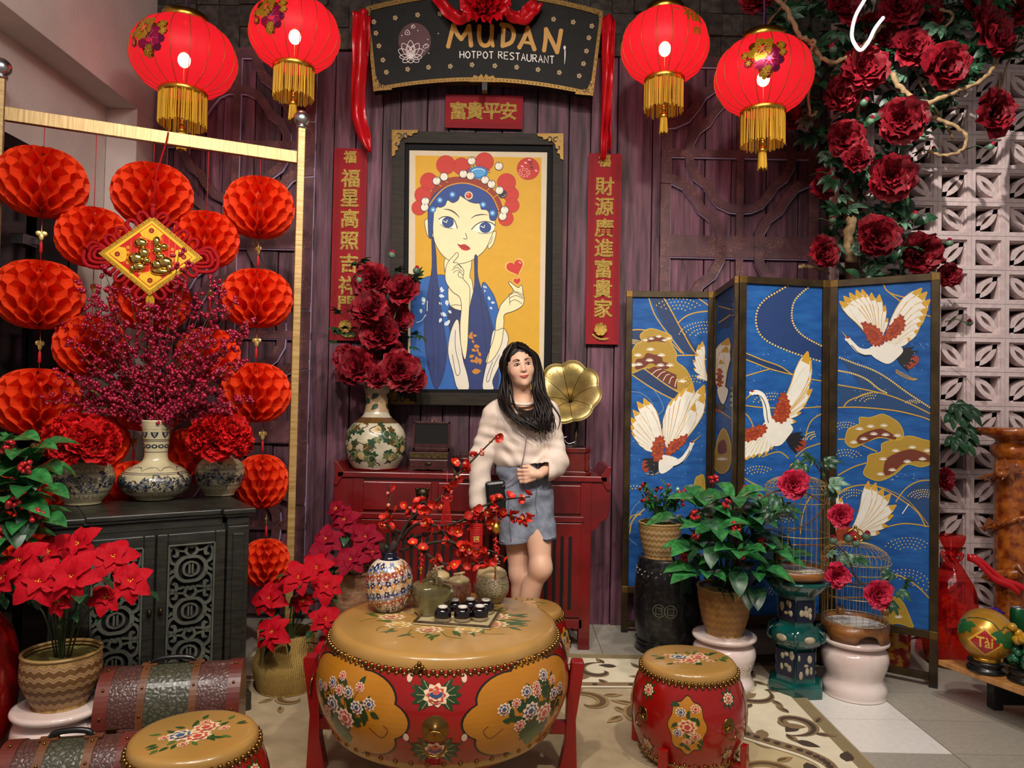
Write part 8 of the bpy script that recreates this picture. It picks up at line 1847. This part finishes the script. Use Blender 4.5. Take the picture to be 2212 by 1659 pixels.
for k_, (x, y, z, w, d, h) in enumerate([(-.06, 0, .05, .08, .06, .16), (.03, -.03, .05, .07, .05, .13), (0, .04, .06, .09, .05, .28), (-.02, -.04, .2, .08, .04, .09), (.06, .03, .1, .05, .05, .2), (-.01, -.055, .06, .06, .03, .1)]):
    o = MB().box(x - w / 2, y - d / 2, z, x + w / 2, y + d / 2, z + h).build('gift_box', mat('gift_red' if k_ % 2 else 'gift_gold', gb[k_ % 2][0], gb[k_ % 2][1], rough=.3, scale=22, lo=.48, hi=.52), t, bevel=.002)
MB().lathe(smooth_prof([(.115, .01), (.135, .1), (.13, .22), (.105, .38), (.06, .48), (.022, .54), (.03, .57), (.055, .63), (.06, .66)], 4), 40, wob=lambda a, z: 1 + .05 * math.sin(7 * a + z * 30) * (.4 + z)).build('cellophane', m_cel, t)
mb = MB()
for k_ in range(8): a = k_ * .8; mb.tube(catmull([(0, 0, .545), (.05 * math.cos(a), .05 * math.sin(a), .57), (.035 * math.cos(a + .3), .035 * math.sin(a + .3), .53), (0, 0, .545)], 5), .004, 5)
mb.build('bow', m_satin, t)
for dx, e in ((.0, 0), (.02, .03)): MB().grid(lambda u, v: (.04 + dx + v * (.20 + e), -.06 - v * .10, .56 - v * .16 + .012 * math.sin(v * 9) + (u - .5) * .035), 2, 10).build('ribbon_tail', m_satin, t, solid=.001)
c = V((W(1990, 1445, 3.72).x - .0, 3.74, 0)); c = V((1.98, 3.80, 0)); t = thing('gift_jar', 'red and gold wrapped jar standing behind the folding screen foot', 'jar', c)
MB().lathe([(0, 0), (.055, 0), (.065, .02), (.068, .16), (.058, .19)], 28).build('jar', MATS['gift_red'], t); MB().lathe([(.062, .185), (.066, .192), (.066, .215), (0, .222)], 28, wob=lambda a, z: 1 + .03 * math.sin(12 * a)).build('lid', mat('gift_lid', '#a8701c', '#8f1014', rough=.3, scale=30), t)
# ================================================================ THE WOMAN
class Vox:
    """smooth union of simple solids sampled on a grid, meshed with surface nets"""
    def __init__(s, lo, hi, h):
        s.lo = np.array(lo, float); s.h = h; s.n = [int((b - a) / h) + 2 for a, b in zip(lo, hi)]; s.v = np.full(s.n, .06, np.float32)
    def put(s, fn, lo, hi, k=.02, op='add', mg=.05):
        i0 = [max(0, int((a - mg - l) / s.h)) for a, l in zip(lo, s.lo)]; i1 = [min(n, int((b + mg - l) / s.h) + 2) for b, l, n in zip(hi, s.lo, s.n)]
        if any(a >= b for a, b in zip(i0, i1)): return
        ax = [s.lo[q] + s.h * np.arange(i0[q], i1[q]) for q in range(3)]; X = np.meshgrid(*ax, indexing='ij'); d = fn(X[0], X[1], X[2]).astype(np.float32)
        sl = tuple(slice(a, b) for a, b in zip(i0, i1)); v = s.v[sl]
        if op == 'add': h_ = np.clip(.5 + .5 * (v - d) / k, 0, 1); s.v[sl] = v * (1 - h_) + d * h_ - k * h_ * (1 - h_)
        else: h_ = np.clip(.5 - .5 * (v + d) / k, 0, 1); s.v[sl] = v * (1 - h_) - d * h_ + k * h_ * (1 - h_)
    def cap(s, a, b, ra, rb, k=.02, fy=1.0, op='add'):
        a = np.array(a); b = np.array(b); ba = b - a; L2 = max(1e-9, (ba * ba).sum())
        def fn(x, y, z):
            t = np.clip(((x - a[0]) * ba[0] + (y - a[1]) * ba[1] + (z - a[2]) * ba[2]) / L2, 0, 1)
            return np.sqrt((x - a[0] - t * ba[0]) ** 2 + ((y - a[1] - t * ba[1]) / fy) ** 2 + (z - a[2] - t * ba[2]) ** 2) - (ra + (rb - ra) * t)
        r = max(ra, rb); s.put(fn, np.minimum(a, b) - r, np.maximum(a, b) + r, k, op)
    def ell(s, c, r, k=.02, M=None, op='add'):
        c = np.array(c); r = np.array(r, float); I = np.array((M.to_3x3().inverted() if M else Matrix.Identity(3)))
        def fn(x, y, z):
            p = [x - c[0], y - c[1], z - c[2]]; q = [I[i][0] * p[0] + I[i][1] * p[1] + I[i][2] * p[2] for i in range(3)]
            k0 = np.sqrt(sum((q[i] / r[i]) ** 2 for i in range(3))); k1 = np.sqrt(sum((q[i] / r[i] ** 2) ** 2 for i in range(3))) + 1e-9; return k0 * (k0 - 1) / k1
        R_ = max(r); s.put(fn, c - R_, c + R_, k, op)
    def disp(s, fn):
        ax = [s.lo[q] + s.h * np.arange(s.n[q]) for q in range(3)]; X = np.meshgrid(*ax, indexing='ij', sparse=True); s.v += fn(*X).astype(np.float32)
    def cut(s, fn):
        ax = [s.lo[q] + s.h * np.arange(s.n[q]) for q in range(3)]; X = np.meshgrid(*ax, indexing='ij', sparse=True); s.v = np.maximum(s.v, fn(*X).astype(np.float32) + np.zeros_like(s.v))
    def mesh(s, name, m_, parent, loc, smooth=2):
        v = s.v; ins = v < 0; nx, ny, nz = [q - 1 for q in s.n]
        c = np.zeros((nx, ny, nz), np.int8)
        for i in (0, 1):
            for j in (0, 1):
                for k in (0, 1): c += ins[i:nx + i, j:ny + j, k:nz + k]
        act = (c > 0) & (c < 8); idx = np.full(act.shape, -1, np.int64); A = np.argwhere(act); idx[tuple(A.T)] = np.arange(len(A))
        P = np.zeros((len(A), 3)); cnt = np.zeros(len(A)); off = [(i, j, k) for i in (0, 1) for j in (0, 1) for k in (0, 1)]
        for o in off:
            for ax in range(3):
                if o[ax]: continue
                q = list(o); q[ax] = 1; a = v[A[:, 0] + o[0], A[:, 1] + o[1], A[:, 2] + o[2]]; b = v[A[:, 0] + q[0], A[:, 1] + q[1], A[:, 2] + q[2]]
                m = (a < 0) != (b < 0); t = np.where(m, a / np.where(m, a - b, 1), 0); e = np.array(o, float)[None, :].repeat(len(A), 0); e[:, ax] = t; P[m] += e[m]; cnt[m] += 1
        P = A + P / cnt[:, None]; F_ = []
        for ax in range(3):
            sl0 = [slice(1, nx), slice(1, ny), slice(1, nz)]; sl0[ax] = slice(0, (nx, ny, nz)[ax]); a = ins[tuple(sl0)]; sl1 = list(sl0); sl1[ax] = slice(1, (nx, ny, nz)[ax] + 1); b = ins[tuple(sl1)]
            E = np.argwhere(a != b); o = np.array([x.start for x in sl0]); E = E + o; u, w = [(1, 2), (2, 0), (0, 1)][ax]
            def g(du, dw): q = E.copy(); q[:, u] -= du; q[:, w] -= dw; return idx[tuple(q.T)]
            Q_ = np.stack([g(1, 1), g(0, 1), g(0, 0), g(1, 0)], 1); fl = ins[tuple(E.T)]; Q_[~fl] = Q_[~fl][:, ::-1]; F_.append(Q_)
        F_ = np.concatenate(F_); F_ = F_[(F_ >= 0).all(1)]
        P = P * s.h + s.lo
        for _ in range(smooth):
            S = np.zeros_like(P); n_ = np.zeros(len(P))
            for a, b in ((0, 1), (1, 2), (2, 3), (3, 0)):
                np.add.at(S, F_[:, a], P[F_[:, b]]); np.add.at(S, F_[:, b], P[F_[:, a]]); np.add.at(n_, F_[:, a], 1); np.add.at(n_, F_[:, b], 1)
            P = P * .5 + S / np.maximum(n_, 1)[:, None] * .5
        P = P - np.array(loc); me = bpy.data.meshes.new(name); me.vertices.add(len(P)); me.vertices.foreach_set('co', P.ravel()); me.loops.add(F_.size); me.loops.foreach_set('vertex_index', F_.ravel())
        me.polygons.add(len(F_)); me.polygons.foreach_set('loop_start', np.arange(0, F_.size, 4)); me.polygons.foreach_set('use_smooth', np.ones(len(F_), bool)); me.update(calc_edges=True); me.validate(); me.materials.append(m_)
        o = bpy.data.objects.new(name, me); COL.objects.link(o); o.parent = parent; return o
GY = 3.72
def G(px, py, dy=0): return W(px, py, GY + dy)
gl = V((G(1125, 1427).x, GY, RZ0)); woman = thing('person', 'person in cream sweatshirt and denim shorts standing before the red altar table', 'person', gl)
m_skn = mat('skin', '#cc9f86', '#d6ab92', rough=.48, sub=.25, scale=5, spec=.35); m_hair = mat('black_brown_hair', '#0b0706', '#1c110d', rough=.5, scale=30, stretch=(1, 1, .1), spec=.3)
m_swt = mat('cream_sweatshirt', '#c9b5a8', '#d6c6ba', rough=.9, scale=14, bump=.12, bscale=300); m_den = mat('grey_blue_denim', '#646a78', '#828897', rough=.85, scale=26, bump=.25, bscale=220)
HO = G(1123, 792, -.02); H = T(HO) @ RY(R(-9)) @ RZ(R(10)) @ RX(R(2)); h3 = H.to_3x3().to_4x4()
hl = lambda x, y, z: H @ V((x, y, z))
bv = Vox((gl.x - .36, GY - .24, 0), (gl.x + .30, GY + .22, 1.72), .0036)
bv.ell(hl(0, .025, .035), (.070, .088, .082), .02, h3); bv.ell(hl(0, -.008, -.012), (.0615, .074, .088), .03, h3); bv.ell(hl(0, -.036, -.068), (.034, .036, .034), .035, h3)
for sx in (-1, 1):
    bv.ell(hl(sx * .032, -.047, -.022), (.026, .024, .026), .02, h3); bv.ell(hl(sx * .028, -.084, .010), (.017, .010, .010), .012, h3, 'sub'); bv.ell(hl(sx * .066, .012, -.01), (.009, .018, .028), .008, h3)
bv.cap(hl(0, -.074, .012), hl(0, -.090, -.020), .0055, .0085, .012)
for sx in (-1, 1): bv.ell(hl(sx * .0085, -.083, -.022), (.0065, .007, .006), .006, h3)
bv.ell(hl(0, -.074, -.047), (.018, .010, .009), .010, h3); bv.ell(hl(0, -.066, -.085), (.016, .014, .014), .015, h3)
bv.cap(hl(0, .02, -.06), G(1130, 872, .01), .043, .05, .03)
bv.cap(G(1085, 888, .02), G(1172, 886, .02), .045, .045, .03); bv.cap(G(1128, 900, .01), G(1126, 990, .01), .095, .085, .03, .8); bv.ell(G(1132, 1055, .01), (.125, .10, .12), .04)
ARMS = [[G(1068, 895, .02), G(1040, 985, .02), G(1046, 1094, -.02)], [G(1183, 892, .02), G(1200, 1000, -.03), G(1166, 1024, -.15)]]
for a, b, c_ in ARMS: bv.cap(a, b, .042, .034, .02); bv.cap(b, c_, .034, .021, .02)
def hand(w, d, up, curl, side, s=1.0):
    """palm from wrist w along d; up = back of the hand; side = direction towards the thumb"""
    d = V(d).normalized(); side = V(side); side = (side - d * side.dot(d)).normalized(); up = V(up); up = (up - d * up.dot(d) - side * up.dot(side)).normalized()
    q = lambda a, b_, c2: w + (d * a + side * b_ + up * c2) * s
    bv.cap(q(0, 0, 0), q(.04, .004, 0), .020 * s, .022 * s, .012)
    for i, (bo, L_) in enumerate(((.030, .07), (.010, .078), (-.010, .072), (-.028, .058))):
        bv.cap(q(.03, bo * .7, 0), q(.078, bo, .002), .0105 * s, .0098 * s, .008); p0 = q(.078, bo, .002); a = curl * .7; L1 = L_ * .45 * s; dd = d * math.cos(a) - up * math.sin(a); p1 = p0 + dd * L1
        a += curl; dd = d * math.cos(a) - up * math.sin(a); p2 = p1 + dd * L_ * .32 * s; a += curl * .6; dd = d * math.cos(a) - up * math.sin(a); p3 = p2 + dd * L_ * .22 * s
        bv.cap(p0, p1, .0095 * s, .0085 * s, .005); bv.cap(p1, p2, .0085 * s, .0078 * s, .004); bv.cap(p2, p3, .0078 * s, .0062 * s, .004)
    t0_ = q(.022, .018, -.006); t1_ = q(.05, .045, -.012); t2_ = q(.078, .046, -.02); bv.cap(t0_, t1_, .0125 * s, .010 * s, .008); bv.cap(t1_, t2_, .010 * s, .0075 * s, .004)
hand(ARMS[1][2], G(1125, 1030, -.17) - ARMS[1][2], (.1, -1, .25), 1.0, (-.2, -.1, 1), .95)
hand(ARMS[0][2], G(1066, 1128, -.04) - ARMS[0][2], (-.5, -1, 0), .75, (.8, -.6, .2), .9)
KN = [G(1168, 1226, -.10), G(1122, 1238, .02)]; AN = [G(1098, 1398, -.02), G(1132, 1392, .04)]
bv.cap(G(1158, 1085, -.01), KN[0], .078, .050, .03); bv.cap(KN[0], AN[0], .047, .028, .03); bv.ell(KN[0] + V((.0, -.012, 0)), (.045, .045, .05), .03); bv.ell(KN[0].lerp(AN[0], .3) + V((0, .022, 0)), (.045, .045, .085), .03)
bv.cap(G(1112, 1085, .01), KN[1], .078, .050, .03); bv.cap(KN[1], AN[1], .046, .028, .03); bv.ell(KN[1].lerp(AN[1], .3) + V((0, .022, 0)), (.045, .045, .085), .03)
for a, dx in ((AN[0], -.03), (AN[1], .03)):
    f0 = V((a.x, a.y, RZ0 + .045)); bv.cap(a, f0, .028, .03, .02); bv.cap(f0, f0 + V((dx, -.12, -.02)), .030, .024, .02)
body_ = bv.mesh('body', m_skn, woman, gl, 1)
# face details
fd = MB(); m_eye = mat('eye_white', '#b8aca4', rough=.25); m_iris = mat('dark_iris', '#120a07', rough=.08, coat=1); m_lip = mat('rose_lip', '#b04a44', rough=.35)
def lh_(x, y, z): return tuple(hl(x, y, z) - gl)
for sx in (-1, 1):
    e = MB().ell((0, 0, 0), (.0135, .0065, .0062), 14, 9).build('eye', m_eye, woman); e.matrix_basis = T(V(lh_(sx * .028, -.0705, .0095))) @ h3
    MB().ell((.001, -.0042, .0), (.0062, .0032, .0060), 12, 8).build('iris', m_iris, e)
    MB().tube(catmull([V(lh_(sx * .013, -.0755, .008)), V(lh_(sx * .021, -.0785, .0155)), V(lh_(sx * .032, -.077, .0165)), V(lh_(sx * .043, -.070, .010))], 4), [.0006] + [.0017] * 11 + [.0006], 5).build('eyelashes', m_hair, woman)
    MB().tube(catmull([V(lh_(sx * .013, -.0795, .030)), V(lh_(sx * .028, -.0785, .0355)), V(lh_(sx * .046, -.066, .030))], 5), [.0026] * 6 + [.0018] * 4 + [.0008], 6).build('eyebrow', m_hair, woman)
lp_ = MB().tube(catmull([V(lh_(-.025, -.073, -.0445)), V(lh_(-.010, -.0835, -.0475)), V(lh_(0, -.0855, -.0475)), V(lh_(.010, -.0835, -.0475)), V(lh_(.025, -.073, -.0445))], 5), [.001] + [.0032] * 19 + [.001], 7)
lp_.tube(catmull([V(lh_(-.019, -.076, -.048)), V(lh_(0, -.084, -.0545)), V(lh_(.019, -.076, -.048))], 6), [.001] + [.0042] * 11 + [.001], 7); lp_.build('lips', m_lip, woman)
# clothes
sv = Vox((gl.x - .36, GY - .26, .70), (gl.x + .33, GY + .22, 1.48), .005)
for c_, r in ((G(1125, 915), (.130, .098, .085)), (G(1125, 955), (.140, .112, .09)), (G(1122, 992), (.128, .110, .07))): sv.ell(c_, r, .05)
sv.cap(G(1078, 892, .015), G(1176, 890, .015), .058, .056, .04, .85); sv.cap(G(1100, 868, .02), G(1155, 866, .02), .040, .040, .03)
(a, b, c_), (a2, b2, c2) = ARMS
sv.cap(a, b, .060, .054, .035); sv.cap(b, G(1034, 1084, -.005), .057, .050, .03); sv.cap(G(1034, 1084, -.005), c_, .048, .036, .015); sv.cap(c_ + V((0, 0, .01)), c_ + V((.002, 0, -.02)), .031, .030, .008)
sv.cap(a2, b2, .060, .060, .035); sv.cap(b2, c2.lerp(b2, .35), .062, .056, .03); sv.cap(c2.lerp(b2, .35), c2.lerp(b2, .06), .054, .034, .015)
za_, zb2 = G(1075, 1012), G(1165, 996); sl_ = (zb2.z - za_.z) / (zb2.x - za_.x)
sv.put(lambda x, y, z: np.sqrt((x - gl.x - .0) ** 2 + ((y - GY) / .8) ** 2) - (.112 + 0 * z) + np.maximum(np.maximum(z - (za_.z + .04 + sl_ * (x - za_.x)), (za_.z + sl_ * (x - za_.x)) - z), 0) * 1.2, (gl.x - .14, GY - .12, za_.z - .03), (gl.x + .14, GY + .12, za_.z + .1), .012)
sv.disp(lambda x, y, z: .0034 * np.sin(34 * x + 46 * z + 6 * np.sin(11 * z)) * np.sin(21 * z - 15 * x + 1) + .0022 * np.sin(75 * z + 25 * x + 4 * np.sin(20 * x)))
core = lambda x: (np.abs(x - (gl.x - .01)) < .125)
sv.cut(lambda x, y, z: np.where(core(x), (za_.z + sl_ * (x - za_.x)) - z, -.1))
nk = G(1130, 852, -.02); sv.ell(nk, (.052, .055, .035), .01, op='sub')
sw = sv.mesh('sweatshirt', m_swt, woman, gl, 2)
MB().tube([V((nk.x + .056 * math.cos(t_) - gl.x, nk.y + .062 * math.sin(t_) - gl.y, nk.z - .034 - .016 * (-math.sin(t_)) - gl.z)) for t_ in [2 * PI * i / 30 for i in range(30)]], .0075, 7, closed=True).build('collar', m_swt, sw)
hv = Vox((gl.x - .22, GY - .22, .5), (gl.x + .25, GY + .20, 1.12), .005)
hv.cap(G(1112, 1008, .0), G(1142, 1006, .0), .095, .095, .03, .95); hv.ell(G(1134, 1062, .0), (.142, .118, .10), .04)
hv.cap(G(1113, 1085, 0), G(1120, 1185, .0), .092, .098, .03); hv.cap(G(1158, 1085, -.01), G(1170, 1180, -.05), .088, .078, .02)
ha, hb = G(1080, 1174), G(1198, 1158); sh = (hb.z - ha.z) / (hb.x - ha.x)
hv.cap(G(1160, 1098, -.13), G(1161, 1190, -.13), .006, .020, .012, op='sub')
hv.disp(lambda x, y, z: .0026 * np.sin(40 * x + 30 * z + 5 * np.sin(14 * z)) + .002 * np.sin(70 * z - 30 * x))
hv.cut(lambda x, y, z: (ha.z + sh * (x - ha.x)) - z); hv.cut(lambda x, y, z: z - (G(1115, 990).z + 0 * x)); so = hv.mesh('denim_shorts', m_den, woman, gl, 2)
# legs' openings: seams and hem stitching
for pts in ([(1163, 1000), (1160, 1050), (1156, 1090), (1160, 1110)], [(1100, 1050), (1098, 1090), (1102, 1150), (1104, 1170)]):
    MB().tube([G(a, b, -.118 if a > 1120 else -.098) - gl for a, b in pts], .0015, 5).build('seam', mat('dark_denim_seam', '#4c5260', rough=.9), so)
# hair
hh = Vox((HO.x - .14, HO.y - .14, HO.z - .20), (HO.x + .14, HO.y + .15, HO.z + .15), .0045)
hh.ell(hl(0, .03, .036), (.081, .097, .092), .02, h3); hh.cap(hl(0, .055, .0), hl(0, .07, -.07), .070, .055, .03); hh.ell(hl(.004, -.085, -.022), (.056, .062, .078), .012, h3, 'sub'); hh.ell(hl(-.008, -.09, .03), (.036, .05, .040), .02, h3, 'sub')
hh.disp(lambda x, y, z: .0016 * np.sin(260 * x + 9 * np.sin(30 * z)))
hr_ = hh.mesh('hair', m_hair, woman, gl, 1)
st2 = MB(); rr_ = rng(21)
def guide(pts): return catmull([p for p in pts], 6)
GL_ = [guide([hl(-.03, -.03, .115), hl(-.072, -.035, .05), hl(-.082, -.01, -.03), G(1090, 848, -.06), G(1104, 885, -.13), G(1128, 908, -.15), G(1150, 932, -.15)]),
       guide([hl(-.02, .0, .12), hl(-.088, .02, .04), hl(-.085, .02, -.06), G(1086, 862, -.04), G(1100, 895, -.12), G(1132, 920, -.15), G(1162, 938, -.14)]),
       guide([hl(-.01, -.06, .105), hl(.06, -.045, .06), hl(.074, -.03, -.02), G(1158, 842, -.05), G(1165, 875, -.12), G(1168, 910, -.14), G(1168, 940, -.13)]),
       guide([hl(0, -.02, .118), hl(.085, 0, .05), hl(.092, .01, -.03), G(1168, 840, -.03), G(1182, 875, -.08), G(1190, 905, -.10), G(1188, 936, -.10)])]
for gi, (ga, gb2, n_) in enumerate(((GL_[0], GL_[1], 24), (GL_[2], GL_[3], 60), (GL_[0], GL_[2], 0))):
    for k_ in range(n_):
        t_ = rr_.random(); ph = rr_.uniform(0, 6); o_ = V((rr_.gauss(0, .009), rr_.gauss(0, .011), 0)); m_ = len(ga); cut_ = int(m_ * rr_.uniform(.86, 1.0)); pts = []
        for i in range(cut_):
            f = i / m_; p = ga[i].lerp(gb2[i], t_) + o_ * (f * 2.2) + V((.013 * math.sin(f * 15 + ph), .006 * math.cos(f * 12 + ph), 0)) * f; pts.append(p - gl)
        st2.tube(pts, [.0078 * (1 - (i / cut_) ** 3 * .85) for i in range(cut_)], 5, False)
for k_ in range(24):      # mass crossing the chest between the two sides
    t_ = .3 + .7 * k_ / 23; a = G(1100 + 78 * t_, 868 + 26 * math.sin(PI * t_), -.115 + .03 * t_); b = G(1128 + 62 * t_, 915 + rr_.uniform(0, 24), -.15 + .03 * t_); mid = a.lerp(b, .5) + V((.01, -.03, 0))
    st2.tube([p - gl for p in catmull([a + V((0, .02, .01)), a, mid, b], 5)], [.009 * (1 - (i / 16) ** 3 * .85) for i in range(16)], 5, False)
st2.build('hair_strands', m_hair, hr_, kind='stuff')
for a, b in ((1082, 1158), (1164, 1196)):      # turned hems
    pts = []
    for i in range(13):
        px = a + (b - a) * i / 12; q = G(px, 1169 - 14 * (px - 1080) / 118 - 3, 0); dy = -.095 * math.sin(PI * (i + .8) / 13.6) ** .5 - (.035 if a > 1150 else .0); pts.append(q + V((0, dy, 0)) - gl)
    MB().tube(pts, .0055, 6).build('hem', mat('pale_denim_hem', '#8f94a0', '#6f7686', rough=.9, scale=90), so)
# bag with chain
bg = G(1072, 1076, -.075) - gl; bag = MB().box(-.05, -.022, -.085, .05, .022, .085, T(bg) @ RZ(R(12)) @ RY(R(-6))).build('shoulder_bag', mat('black_leather', '#070708', rough=.35, coat=.2, bump=.1, scale=60), woman, bevel=.014)
MB().tube(catmull([G(1148, 905, -.135) - gl, G(1138, 945, -.135) - gl, G(1128, 1000, -.13) - gl, G(1112, 1030, -.13) - gl, G(1084, 1052, -.10) - gl], 6), .0028, 6).build('strap', mat('pinkish_chain', '#8a7078', '#b8a0a8', rough=.35, metal=.6, scale=160), bag)
